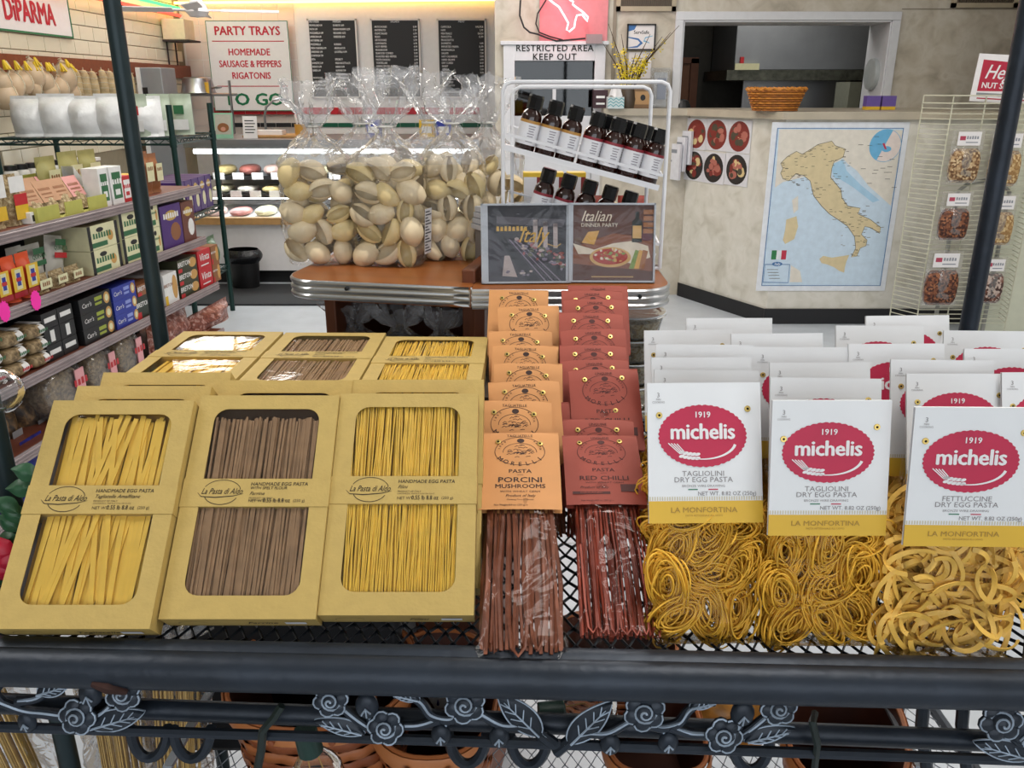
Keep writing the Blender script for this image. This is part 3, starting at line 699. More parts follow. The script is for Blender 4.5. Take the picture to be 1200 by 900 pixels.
    if kind == 'o':
        for L_ in range(3):
            for i in range(17):
                x = -0.037 + 0.074 * (i + rnd.random() * 0.6) / 16.5; z0 = -0.006 - L_ * 0.0035 + rnd.uniform(-.001, .001); dx = rnd.uniform(-0.004, 0.004); wd = rnd.uniform(0.0016, 0.0027)
                st.tube([(x * 1.02, 0.012 + rnd.uniform(0, 0.012), z0), (x + dx, 0.09, z0 + 0.002), (x * 0.92, 0.18, z0), (x * 0.85, 0.235, z0 - 0.001)], (wd, 0.0008), 4, 0, flat=(rnd.uniform(-.5, .5), 0, 1))
        for (xa, xb, yl) in ((-0.012, 0.006, 0.018), (0.008, 0.022, 0.024)):
            st.tube([(xa, 0.16, -0.003), (xa, 0.05, -0.003), (xa + 0.003, yl, -0.003), ((xa + xb) / 2, yl - 0.008, -0.003), (xb - 0.003, yl, -0.003), (xb, 0.05, -0.003), (xb, 0.16, -0.003)], (0.0019, 0.0009), 5, 0, flat=(0, 0, 1))
    else:
        for L_ in range(4):
            for i in range(18):
                x = -0.037 + 0.074 * (i + rnd.random() * 0.7) / 17.5; z0 = -0.006 - L_ * 0.003 + rnd.uniform(-.001, .001); dx = rnd.uniform(-0.003, 0.003)
                st.tube([(x, 0.014 + rnd.uniform(0, 0.006), z0), (x + dx, 0.10, z0 + 0.001), (x * 0.85, 0.235, z0)], (0.0013, 0.0008), 4, 0, flat=(rnd.uniform(-.6, .6), 0, 1))
        for i in range(6):
            xa = -0.03 + i * 0.010 + rnd.uniform(-.002, .002); xb = xa + rnd.uniform(0.007, 0.012); yl = rnd.uniform(0.018, 0.024)
            st.tube([(xa, 0.12, -0.003), (xa, 0.05, -0.003), (xa + 0.0015, yl, -0.003), ((xa + xb) / 2, yl - 0.006, -0.003), (xb - 0.0015, yl, -0.003), (xb, 0.05, -0.003), (xb, 0.12, -0.003)], (0.0013, 0.0009), 4, 0, flat=(0, 0, 1))
    strm = st.mesh('pasta_strands', M_porc if kind == 'o' else M_chil, smooth=False)
    fm_ = MB()
    def side(sgn):
        def g(u, v):
            y = v * 0.205; e = math.sin(math.pi * u) ** 0.5 * min(1, v * 9) ** 0.5
            wv = 0.043 + 0.003 * mnoise.noise((0.0, v * 9, sgn * 3.0 + (5 if kind == 'o' else 0))) - 0.004 * v
            z = -0.009 + sgn * 0.0095 * e + 0.0026 * mnoise.noise((u * 5, v * 13, sgn * 7 + (2 if kind == 'o' else 0))) * (0.3 + e)
            return ((u * 2 - 1) * wv, y, z)
        return g
    fm_.grid(side(1), 14, 30); fm_.grid(side(-1), 8, 12)
    fm_.box(-0.043, 0.043, -0.004, 0.0015, -0.0095, -0.0085)
    flm = fm_.mesh('cellophane_bag', M_bagfilm, True, 0.5)
    return card, let, ey, strm, flm
MOR = {k: morelli(k) for k in 'or'}
ORD = ['front', 'second', 'third', 'fourth', 'fifth', 'sixth', 'seventh', 'eighth', 'ninth', 'tenth', 'eleventh', 'twelfth']
def carded(kind, tops, zf, zb):   # zf, zb: how far back the front and the rear card tops stand
    col = 'orange' if kind == 'o' else 'brick red'; n = len(tops)
    for i, (xa, xb, yp) in enumerate(tops):
        p = at_y((xa + xb) / 2, yp, zf + (zb - zf) * i / (n - 1)); z = p.z
        s = min(0.95, (z - DECK - 0.006) / MLEN); a = math.asin(s); k = 1.0
        if i: a = max(a, R(46)); k = min(1.0, (z - DECK - 0.006) / math.sin(a) / MLEN)   # bags behind stand steeper, their lower ends sag on the deck
        SQ = TR(0, MLEN, 0) @ Matrix.Diagonal((1, k, 1, 1)) @ TR(0, -MLEN, 0)
        lab = f'{col} carded bag of {"porcini tagliatelle" if kind == "o" else "red chilli linguine"}, ' + ('front one of its row' if i == 0 else 'rearmost of its row' if i == n - 1 else f'{ORD[i]} from the front of its row')
        rnd = random.Random(i + (50 if kind == 'r' else 0)); roll = 0 if i == 0 else rnd.uniform(-0.03, 0.03)
        M = Matrix.Translation(p) @ Matrix.Rotation(rnd.uniform(-0.04, 0.04) if i else 0, 4, 'Z') @ Matrix.Rotation(a, 4, 'X') @ Matrix.Rotation(roll, 4, 'Z') @ Matrix.Translation((0, -MLEN, 0))
        b = thing('pasta_bag', lab, 'bag', M, f'{col} carded pasta bags')
        c, l, e_, s_, f_ = MOR[kind]
        meshobj('header_card', c, b); meshobj('lettering', l, b)
        for sx, yy in ((-0.024, 0.0145), (0.0225, 0.0125 if kind == 'r' else 0.0175)): meshobj('eyelet', e_, b, TR(sx, MLEN - yy - rnd.uniform(0, 0.002), 0.0008))
        o_ = meshobj('pasta_strands', s_, b, SQ); o_['kind'] = 'stuff'
        meshobj('cellophane_bag', f_, b, SQ)
carded('o', [(567, 651, 506), (565, 641, 469), (577, 650, 446), (583, 655, 425), (582, 650, 404), (576, 643, 387), (586, 652, 358), (575, 641, 339)], 0.872, 1.205)
carded('r', [(664, 740, 509), (664, 736, 491), (664, 734, 470), (673, 740, 432), (662, 730, 421), (661, 728, 404), (661, 728, 385), (660, 725, 366), (666, 728, 350), (663, 724, 340), (670, 731, 334)], 0.906, 1.20)

# ================================================================== WHITE CARDED NEST BAGS
M_wcard = mat('white_card', '#eef0f2', 0.5, var=0.015); M_ycard = mat('yellow_card_band', '#e6b93a', 0.5, var=0.03)
M_magenta = mat('crimson_print', '#c4264c', 0.5, var=0.05, scale=40); M_wprint = mat('white_print', '#f4f1f2', 0.5, var=0); M_gink = mat('grey_ink', '#8f8a8c', 0.6, var=0)
M_gk = mat('green_print', '#2b7d5c', 0.6, var=0); M_tan = mat('tan_ink', '#b08a3a', 0.6, var=0); M_dot = mat('dotted_border', '#d5cbb0', 0.6, var=0)
M_tagl = mat('tagliolini_nest', '#fac03e', 0.5, var=0.12, scale=60); M_fett = mat('fettuccine_nest', '#f6c45a', 0.5, var=0.14, scale=50)
M_nestfilm = film('clear_bag_film', (1, 1, 1), 0.85, -0.010, 0.0, 0.05, 0.7, 10.0)
NW, NL, CH = 0.107, 0.24, 0.130
def nest_mesh(kind, seed):
    """a swirl of dried strands: elongated loops wound round a common axis"""
    rnd = random.Random(seed); m = MB(); n = 80 if kind == 't' else 32
    for i in range(n):
        q = rnd.uniform(0.30, 1.0) if kind == 't' else rnd.uniform(0.4, 1.1); ax = rnd.gauss(0, 0.16 if kind == 't' else 0.9)
        rx, ry = 0.036 * q * rnd.uniform(.9, 1.05), (0.0175 if kind == 't' else 0.022) * q * rnd.uniform(.75, 1.1)
        k0 = 1 if kind == 't' else 2.6; ox, oy, oz = rnd.gauss(0, 0.003 * k0), rnd.gauss(0, 0.0025 * k0), rnd.uniform(-0.016, 0.016) * (1.15 - 0.7 * q * q); a0 = rnd.uniform(0, 6.28)
        L_ = rnd.uniform(3.4, 6.2) if kind == 't' else rnd.uniform(2.0, 4.4); k_ = 18; tilt = rnd.gauss(0, 0.35); pts = []; ca_, sa_ = math.cos(ax), math.sin(ax); ph = rnd.uniform(0, 6.28)
        for j in range(k_):
            a = a0 + L_ * j / (k_ - 1); w_ = 1 + 0.07 * math.sin(a + ph) + 0.04 * math.sin(2 * a + ph)
            x, y = rx * math.cos(a) * w_, ry * math.sin(a) * w_
            pts.append((ox + x * ca_ - y * sa_, oy + x * sa_ + y * ca_, oz + tilt * y + 0.002 * math.sin(a + ph)))
        if kind == 't': m.tube(pts, 0.00105, 4, 0)
        else: m.tube(pts, (0.0030, 0.0006), 4, 0, flat=(rnd.uniform(-.8, .8), rnd.uniform(-.8, .8), 1))
    return m.mesh('pasta_nest', M_tagl if kind == 't' else M_fett, kind == 't', 3.1)
NEST = {k: [nest_mesh(k, s) for s in range(4)] for k in 'tf'}
def card_meshes():
    hw_ = NW / 2; y0, y1 = NL - CH, NL; z = 0.0005
    c = MB().box(-hw_, hw_, y0 + 0.0205, y1, -0.0003, 0.0003, 0).box(-hw_, hw_, y0, y0 + 0.0205, -0.0003, 0.0003, 1)
    c.box(-hw_, hw_, y0, y1 - 0.001, -0.0035, -0.003, 0).box(-hw_, hw_, y1 - 0.0005, y1, -0.0035, 0, 0)
    nd = 46
    for i in range(nd): x = -hw_ + NW * (i + 0.25) / nd; c.rect(x, x + NW / nd * 0.5, y0 + 0.0210, y0 + 0.0245, z, 2)
    card = c.mesh('header_card', [M_wcard, M_ycard, M_dot], smooth=False)
    cx, cy = -0.002, y1 - 0.0495; e = MB()
    e.shape([ellipse(cx, cy, 0.0405, 0.0282, 160, 44, 0.035)], z, 0)
    e.text('1919', cx, cy + 0.0195, z + .0003, 0.0078, 1, 0.022); e.text('michelis', cx, cy + 0.0035, z + .0003, 0.0205, 1, 0.034, space=0.98, sx=0.95)
    arc = [(cx + 0.031 * math.cos(a), cy - 0.005 + 0.0165 * math.sin(a)) for a in [math.pi * (1.44 + 0.5 * i / 14) for i in range(15)]]
    e.stroke(arc, [0.0008 + 0.0018 * i / 14 for i in range(15)], z + .0003, 1)
    for i in range(4):   # wheat ear: awns and grains
        e.stroke([(cx - 0.0325 + i * 0.0027, cy - 0.0065 - i * 0.0002), (cx - 0.0215 + i * 0.0016, cy - 0.0165 + i * 0.0003)], 0.0009, z + .0003, 1)
    for i in range(5):
        for s_ in (-1, 1):
            gx, gy = cx - 0.020 + i * 0.0037, cy - 0.0168 - 0.0010 * i + 0.00012 * i * i + s_ * 0.0018
            e.shape([[(gx + 0.0026 * math.cos(t) + 0.0008 * math.sin(t), gy + 0.0016 * math.sin(t)) for t in [0.628 * k_ for k_ in range(10)]]], z + .0003, 1)
    emb = e.mesh('emblem', [M_magenta, M_wprint], smooth=False)
    lets = {}
    for k, nm in (('t', 'TAGLIOLINI'), ('f', 'FETTUCCINE')):
        m = MB(); T = lambda s, y, sz, mi=0, b=0.0, sx=1.0, x=cx: m.text(s, x, y, z, sz, mi, b, sx=sx)
        T(nm, y0 + 0.0455, 0.0068, 0, 0.0, 1.1); T('DRY EGG PASTA', y0 + 0.0398, 0.0068, 0, 0.0, 1.1); T('BRONZE WIRE-DRAWING', y0 + 0.0342, 0.0030, 0, 0.0, 1.15)
        m.rect(cx - 0.0145, cx - 0.0055, y0 + 0.0305, y0 + 0.0315, z, 1); m.rect(cx + 0.0045, cx + 0.0135, y0 + 0.0305, y0 + 0.0315, z, 2)
        T('NET WT. 8.82 OZ (250g)', y0 + 0.0270, 0.0052, 0, 0.004, 1.0, 0.020); T('LA MONFORTINA', y0 + 0.0120, 0.0068, 3, 0.008, 1.15); T('PASTA ARTIGIANALE ALL UOVO', y0 + 0.0070, 0.0024, 3)
        T('3', y1 - 0.0115, 0.0062, 0, 0.0, 1, -0.043); T('MIN', y1 - 0.0155, 0.0025, 0, 0, 1, -0.043); T('COOKING', y1 - 0.0180, 0.0025, 0, 0, 1, -0.043)
        lets[k] = m.mesh('lettering', [M_gink, M_gk, M_magenta, M_tan], smooth=False)
    ey = MB().lathe([(0.0010, 0.0), (0.0012, 0.0008), (0.0027, 0.0008), (0.0031, 0.0)], 14, 0).lathe([(0.0, 0.0003), (0.0011, 0.0003)], 8, 1).mesh('eyelet', [M_eye, M_hole])
    f = MB()
    for sgn in (1, -1):
        def g(u, v):
            y = v * (NL - 0.01); e_ = (math.sin(math.pi * u) ** 0.42) * min(1, v * 12 + 0.15) ** 0.5 * max(0.05, min(1, (0.80 - v) * 3.2))
            zz = sgn * 0.023 * e_ + 0.003 * mnoise.noise((u * 4, v * 8, sgn * 5.0)) * (0.3 + e_); ww = 0.051 + 0.002 * mnoise.noise((sgn, v * 8, 1.0))
            return ((u * 2 - 1) * ww, y, zz - 0.018)
        f.grid(g, 14, 26)
    f.box(-0.051, 0.051, -0.0005, 0.0005, -0.041, 0.004)
    return card, emb, lets, ey, f.mesh('clear_bag', M_nestfilm, True, 0.5)
CMES = card_meshes()
SPOT = [(-0.026, 0.020, 0.1), (0.006, 0.024, 1.45), (0.033, 0.026, 1.1), (-0.034, 0.052, 1.3), (0.012, 0.056, -0.1), (-0.028, 0.088, 0.9), (0.034, 0.070, 0.6), (0.004, 0.094, 0.4), (0.030, 0.108, -0.6), (-0.014, 0.122, 0.2)]
def nest_bag(kind, label, top, bottom, depth=1.0, seed=0, yaw=0.0, nests=10, group='white carded bags of pasta nests'):
    y = Vector(top) - Vector(bottom); L_ = y.length; x = Vector((math.cos(yaw), math.sin(yaw), 0))
    M = frame(bottom, x, y) @ Matrix.Diagonal((1, L_ / NL, depth, 1)); b = thing('nest_pasta_bag', label, 'bag', M, group)
    meshobj('header_card', CMES[0], b, TR(0, 0, 0.006)); meshobj('emblem', CMES[1], b, TR(0, 0, 0.0062)); meshobj('lettering', CMES[2][kind], b, TR(0, 0, 0.0062))
    rnd = random.Random(seed)
    for sx, yy in ((-0.0425, 0.033 + rnd.uniform(-.004, .004)), (0.041, 0.0225 + rnd.uniform(-.003, .003))): meshobj('eyelet', CMES[3], b, TR(sx, NL - yy, 0.0064))
    meshobj('clear_bag', CMES[4], b)
    for i, (nx_, ny_, a) in enumerate(SPOT[:nests]):
        s = 1.0 if kind == 't' else 1.12
        meshobj('pasta_nest', NEST[kind][(i + seed) % 4], b, TR(nx_, max(ny_, 0.018) + rnd.uniform(-.003, .003), -0.018 + rnd.uniform(-.005, .004), rx=rnd.uniform(-.25, .25), ry=rnd.uniform(-.25, .25), rz=a + rnd.uniform(-.3, .3) + (seed * 0.9 if kind == 'f' else seed * 0.4), s=(s * 0.92, s * 0.98, s)))
    return b
def front_bag(kind, lab, xa, xb, yt, xb0, yb, w_px, seed, yaw=0.0):
    d = ray((xa + xb) / 2, yt); t = NW * F / w_px; top = Vector((0, 0, EYE)) + d * t
    bot = at_z(xb0, yb, DECK + 0.002); nest_bag(kind, lab, top, bot + Vector((0, 0.012, 0)), 1.0, seed, yaw)
front_bag('t', 'white carded tagliolini bag at the front, beside the red chilli bags', 762, 894, 449, 832, 762, 132, 1, 0.02)
front_bag('t', 'white carded tagliolini bag at the front, between two other front bags', 923, 1064, 469, 966, 764, 139, 2, 0.0)
front_bag('f', 'white carded fettuccine bag of wide ribbons at the picture edge, frontmost', 1062, 1208, 476, 1120, 777, 145, 3, -0.02)
REAR = [(759, 884, 434, 't', 'second card in the row beside the red bags'), (767, 882, 419, 't', 'third card from the front in the row beside the red chilli bags'), (769, 877, 404, 't', 'fourth card from the front in the row beside the red chilli bags'), (753, 860, 387, 't', 'fifth card in the row beside the red bags, eyelet showing'), (807, 904, 373, 't', 'rearmost card behind the row beside the red chilli bags'),
        (896, 1029, 443, 't', 'second card from the front in the middle row'), (898, 1019, 425, 't', 'third card from the front in the middle row'), (882, 995, 407, 't', 'fourth card from the front in the middle row'), (859, 965, 391, 't', 'rearmost card in the middle row'),
        (1048, 1190, 438, 'f', 'second card from the front in the fettuccine row'), (1037, 1165, 422, 'f', 'third card from the front in the fettuccine row'), (993, 1107, 403, 't', 'card between middle and fettuccine rows, nearer one'), (972, 1080, 382, 't', 'card between the middle row and the fettuccine row, farther one'), (1015, 1117, 370, 't', 'rearmost card close to the map wall'),
        (1125, 1245, 409, 'f', 'upper card at the picture edge below the dark post'), (1096, 1208, 388, 'f', 'card right below the dark post, farthest at that edge'), (1172, 1300, 436, 'f', 'card cut by the picture edge behind the front fettuccine bag')]
for i, (xa, xb, yp, k_, lab) in enumerate(REAR):
    top = at_z((xa + xb) / 2, yp, EYE - 0.272 + 0.004 * ((i * 7) % 3 - 1)); bot = Vector((top.x - 0.002 * ((i * 5) % 3 - 1), top.y - 0.075, DECK + 0.003))
    nest_bag(k_, 'white nest bag, ' + lab, top, bot, 0.72, i + 4, 0.02 * ((i * 3) % 5 - 2), 6)
# ================================================================== LAMINATE SHELF UNIT BEHIND THE RACK
M_lam = mat('brown_laminate', '#9a5a2c', 0.3, var=0.12, scale=5, stretch=(1, 6, 1))
M_alu = mat('ribbed_aluminium', '#c6c8ca', 0.28, 0.85, var=0.06, scale=8)
M_wood = mat('dark_wood_side', '#6d3a1e', 0.5, var=0.15, scale=8, stretch=(8, 1, 1))
ST = EYE - 0.294
def shelf_top(label, P, Q, round_left, depth, panels, screws):
    """P, Q front corners left and right on the top; counter with ribbed metal edge"""
    x = (Q - P); W = x.length; M = frame((P + Q) / 2 - Vector((0, 0, ST)), x, (-x.y, x.x, 0))
    t = thing('counter_shelf', label, 'shelf', M); r = 0.055
    out = rrect(-W / 2, W / 2, 0, depth, r, '1001' if round_left else '0110', 8)
    m = MB(); m.shape([out], ST - 0.0175, 0, 0.0165); m.build('laminate_top', M_lam, t, smooth=False)
    path = [p for p in out if p[1] < depth - 0.02]
    if round_left: path = [(-W / 2, depth - 0.06)] + path
    else: path = path + [(W / 2, depth - 0.06)]
    m = MB(); mid = [(x_, y_, ST - 0.0175) for x_, y_ in path]
    m.tube(mid, (0.0015, 0.0175), 4, 0, flat=(0, 0, 1))
    for k_ in range(3): m.tube([(x_, y_, ST - 0.0055 - 0.0115 * k_) for x_, y_ in path], (0.0042, 0.0048), 8, 0, flat=(0, 0, 1))
    m.build('metal_edging', M_alu, t)
    for sx in screws: MB().lathe([(0.0, 0.0), (0.0035, 0.0), (0.003, 0.002), (0.0, 0.0025)], 10, 0, M=frame((sx, -0.0045, ST - 0.0115), (1, 0, 0), (0, 0, 1))).build('screw', M_black, t)
    for (xa, xb, ya, yb, z0, z1, nm) in panels: MB().box(xa, xb, ya, yb, z0, z1).build(nm, M_wood, t, bevel=0.002)
    return t, M
P0, P1 = at_z(329, 326, ST), at_z(551.5, 336, ST)
W_l = (P1 - P0).length
tl, ML = shelf_top('laminate counter with ribbed metal edge carrying the shell pasta bags', P0, P1, True, 0.42, [(W_l / 2 - 0.022, W_l / 2, 0.03, 0.42, 0.0, ST + 0.02, 'divider_panel'), (-W_l / 2 + 0.05, W_l / 2 - 0.022, 0.05, 0.41, 0.84, 0.858, 'lower_shelf'), (-W_l / 2 + 0.05, -W_l / 2 + 0.07, 0.05, 0.42, 0.0, ST - 0.035, 'side_panel'), (-W_l / 2 + 0.07, W_l / 2 - 0.022, 0.40, 0.42, 0.0, ST - 0.035, 'back_panel')], [-0.045])
Q0, Q1 = at_z(553, 338, ST), at_z(789, 338.5, ST)
W_r = (Q1 - Q0).length
tr_, MR_ = shelf_top('laminate counter with ribbed metal edge under the two music discs', Q0, Q1, False, 0.40, [(-W_r / 2, -W_r / 2 + 0.018, 0.03, 0.40, 0.0, ST - 0.035, 'side_panel'), (-W_r / 2 + 0.018, W_r / 2 - 0.03, 0.03, 0.39, 0.84, 0.858, 'lower_shelf')], [0.105])

# ---- bags of giant shells
M_shell = mat('shell_pasta', '#ead7b2', 0.5, var=0.08, scale=30, sss=0.0); M_shelly = mat('yellow_shell_pasta', '#ead39a', 0.5, var=0.08, scale=30)
M_poly = film('crinkled_poly', (1, 1, 1), 0.6, 0.004, 0.015, 0.10, 0.8, 26.0)
M_polyt = film('milky_gathered_poly', (0.99, 0.99, 0.99), 0.9, 0.015, 0.16, 0.12, 0.9, 30.0)
M_tie = mat('twist_tie', '#e8e6e0', 0.5)
M_nut = mat('nutrition_print', '#4a4a50', 0.6)
def shell_mesh(seed, m_):
    """giant conchiglie: fat ribbed tube with a slit, lips curled in, closed rounded ends"""
    rnd = random.Random(seed); op = rnd.uniform(0.70, 0.86); k_ = rnd.uniform(0.9, 1.05)
    def g(u, v):
        t = u * 2 - 1; a = t * math.pi * op; e = max(0.10, math.sin(math.pi * (0.04 + 0.92 * v))) ** 0.5
        r = 0.0200 * e * (1 + 0.02 * math.sin(u * 70)) * (1 - 0.30 * abs(t) ** 5)
        return (0.026 * (v * 2 - 1) * (1 - 0.10 * abs(t)), r * math.sin(a) * k_, -r * math.cos(a) + 0.004 * (v * 2 - 1) ** 2)
    m = MB(); m.grid(g, 18, 8); return m.mesh('pasta_shell', m_, True, 3.1)
SHELL = [shell_mesh(i, M_shelly if i == 4 else M_shell) for i in range(5)]
def poly_bag(W, D, HB, HN, HT, seed, fan=0.055):
    """film bag: full lower body, gathered neck, flared top"""
    m = MB()
    def g(u, v):
        a = 6.28318 * u; c, s = math.cos(a), math.sin(a); z = v * HT
        p = 0.5; cx = math.copysign(abs(c) ** p, c); sy = math.copysign(abs(s) ** p, s)
        if z < HB: w_, d_ = W / 2 * min(1, 0.9 + z / HB * 0.2 if z > 0.004 else 0.85), D / 2 * (0.95 if z > 0.004 else 0.8); mixr = 0
        elif z < HN: q = (z - HB) / (HN - HB); q = q * q * (3 - 2 * q); w_ = W / 2 * (1 - q) + 0.011 * q; d_ = D / 2 * (1 - q) + 0.010 * q; mixr = q
        else: q = (z - HN) / (HT - HN); w_ = 0.011 + (fan - 0.011) * q ** 0.7; d_ = 0.010 + 0.014 * q; mixr = 1
        X_ = (cx * (1 - mixr) + c * mixr) * w_; Y_ = (sy * (1 - mixr) + s * mixr) * d_
        n_ = mnoise.noise((c * 2.2 + seed * 3.1, s * 2.2, z * 22)); n2 = mnoise.noise((c * 6 + seed, s * 6, z * 60))
        amp = 0.004 if z < HB else 0.007 if z < HN else 0.012
        f_ = 1 + (n_ * amp * 2.2 + n2 * amp) / max(w_, 0.02)
        zt = z + (0.016 * mnoise.noise((c * 3 + seed, s * 3, 4.0)) if v > 0.97 else 0)
        return (X_ * f_ + (0.012 * math.sin(z * 18 + seed) * max(0, v - 0.6)), Y_ * f_, zt)
    nb = round(40 * HB / HT)
    m.grid(lambda u, v: g(u, v * nb / 40), 40, nb, wrap=True); m.add([g(i / 40, 0) for i in range(40)], [tuple(range(40))])
    m.grid(lambda u, v: g(u, (nb + v * (40 - nb)) / 40), 40, 40 - nb, 1, wrap=True)
    return m
def shell_bag(label, px_, py_, yaw, seed, W=0.128, D=0.088, HB=0.168, HN=0.232, HT=0.305, back=False, tagp=False):
    p = at_z(px_, py_, ST + 0.0006); b = thing('shell_pasta_bag', label, 'bag', Matrix.Translation(p + Vector((0, D / 2, 0))) @ Matrix.Rotation(yaw, 4, 'Z'), 'clear bags of giant shells')
    poly_bag(W, D, HB, HN, HT, seed).build('clear_bag', [M_poly, M_polyt], b, True, 0.35)
    MB().tube([(0.013 * math.cos(a), 0.012 * math.sin(a), HN) for a in [0.5236 * i for i in range(12)]], 0.0016, 6, closed=True).build('twist_tie', M_tie, b)
    rnd = random.Random(seed); nl = 5
    for L_ in range(nl):
        for i in range(3):
            for j in range(2 if not back else 1):
                x = (i - 1) * 0.040 + rnd.uniform(-.005, .005) + (0.007 if L_ % 2 else -0.007); y = (-0.022 if j == 0 else 0.020) + rnd.uniform(-.004, .004)
                x = max(-W / 2 + 0.021, min(W / 2 - 0.021, x)); z = 0.022 + L_ * 0.0345 + rnd.uniform(-.005, .005)
                if L_ == nl - 1 and i == 2 and seed % 2: continue
                face = rnd.choice((0, 0, 1, 2)); q = Matrix.Rotation(rnd.uniform(-3.1, 3.1), 4, 'Y') @ Matrix.Rotation((R(-90), R(90), R(60))[face] + rnd.uniform(-.7, .7), 4, 'X') @ Matrix.Rotation(rnd.uniform(-.5, .5), 4, 'Z')
                s = rnd.uniform(0.86, 1.06); meshobj('pasta_shell', SHELL[rnd.randrange(5)], b, Matrix.Translation((x, y, z)) @ q @ Matrix.Diagonal((s, s, s, 1)))
    if tagp:
        m = MB(); m.rect(-0.013, 0.013, 0, 0.078, 0, 0)
        for q in range(14): m.rect(-0.011, 0.011 - 0.006 * (q % 3), 0.004 + q * 0.0052, 0.0062 + q * 0.0052, 0.0003, 1)
        m.build('nutrition_label', [mat('label_film_white', '#d9d9dc', 0.4), M_nut], b, M=frame((W / 2 + 0.002, -0.006, 0.02), (0.25, 1, 0), (0.05, 0, 1)))
    return b
shell_bag('clear bag of giant pasta shells nearest the party trays sign', 373, 312, 0.1, 1, tagp=True)
shell_bag('clear bag of giant pasta shells in the middle with the tallest gathered top', 456, 314, -0.12, 2, HT=0.325, tagp=True)
shell_bag('clear bag of giant pasta shells beside the dark music disc', 531, 306, 0.08, 3, W=0.118, HT=0.292, HN=0.235)
shell_bag('shell pasta bag half hidden behind the two nearest bags', 428, 297, 0.3, 4, HT=0.315, back=True, D=0.07)
shell_bag('shell pasta bag behind the white wire stand post', 574, 292, 0.2, 5, W=0.125, HT=0.315, back=True, D=0.07)
shell_bag('shell pasta bag with twisted top behind the bag by the disc', 505, 292, -0.2, 6, HT=0.32, back=True, D=0.07)

# ---- music discs
M_jewel = film('jewel_case_plastic', (0.98, 0.98, 0.98), 0.5, 0.01, 0.0, 0.04, 0.35, 12.0)
M_jedge = mat('clear_plastic_edge', '#b9bec6', 0.25, var=0.1)
def flat(name, c): return mat(name, c, 0.45, var=0.1, scale=60)
def disc(label, pxm, pyb, yaw, art, mats):
    p = at_z(pxm, pyb, ST + 0.0008); t = thing('music_disc', label, 'music disc', lean(p.x, p.y + 0.012, ST + 0.001, R(76), yaw))
    m = MB(); W, H_ = 0.071, 0.125
    for (a, b_, c, d_) in ((-W, W, 0, 0.003), (-W, W, H_ - 0.003, H_), (-W, -W + 0.004, 0, H_), (W - 0.003, W, 0, H_)): m.box(a, b_, c, d_, -0.010, 0)
    m.box(-W, W, 0, H_, -0.0105, -0.0095); m.box(-W + 0.004, -W + 0.011, 0, H_, -0.009, -0.001); m.build('case', M_jedge, t)
    MB().rect(-W, W, 0, H_, 0.0004).build('clear_lid', M_jewel, t)
    m = MB(); art(m); m.build('cover_art', mats, t, smooth=False, M=TR(0.004, 0, -0.006)); return t
def art1(m):
    m.rect(-0.064, 0.064, 0.003, 0.122, 0, 0)
    m.shape([[(-0.064, 0.003), (0.0, 0.003), (-0.06, 0.085), (-0.064, 0.085)]], 0.0003, 1)
    for i, x in enumerate((0.008, 0.024, 0.040)): m.rect(x, x + 0.007, 0.055, 0.100 - 0.003 * i, 0.0003, 2)
    m.shape([[(-0.05, 0.094), (0.055, 0.088), (0.06, 0.100), (-0.05, 0.106)]], 0.0003, 6)
    for i in range(6): m.shape([[(-0.035 + i * 0.004, 0.07 - i * 0.001), (0.02 + i * 0.006, 0.003), (0.023 + i * 0.006, 0.003), (-0.033 + i * 0.004, 0.071 - i * 0.001)]], 0.0004, 5 if i % 2 else 1)
    rn = random.Random(5)
    for i in range(60):
        q = rn.random(); x = -0.02 + 0.08 * q + rn.uniform(-.008, .008); y = 0.060 - 0.028 * q + rn.uniform(-.012, .012); m.shape([ellipse(x, y, rn.uniform(.002, .005), rn.uniform(.0015, .003), 7)], 0.0005 + i * 1e-6, rn.choice((2, 3, 4, 5, 7)))
    m.shape([[(-0.042, 0.012), (-0.018, 0.010), (-0.03, 0.044), (-0.038, 0.044)]], 0.0006, 2)
    for i in range(10): m.shape([ellipse(-0.036 + rn.uniform(0, .04), 0.012 + rn.uniform(0, .010), 0.003, 0.002, 6)], 0.0007, rn.choice((2, 5)))
    m.text('~8', -0.026, 0.086, 0.001, 0.0115, 8); m.text('Italy', 0.006, 0.075, 0.001, 0.034, 8, 0.006, 0.45, sx=0.8); m.stroke([(0.03, 0.062), (0.045, 0.057), (0.052, 0.062)], 0.0012, 0.001, 8)
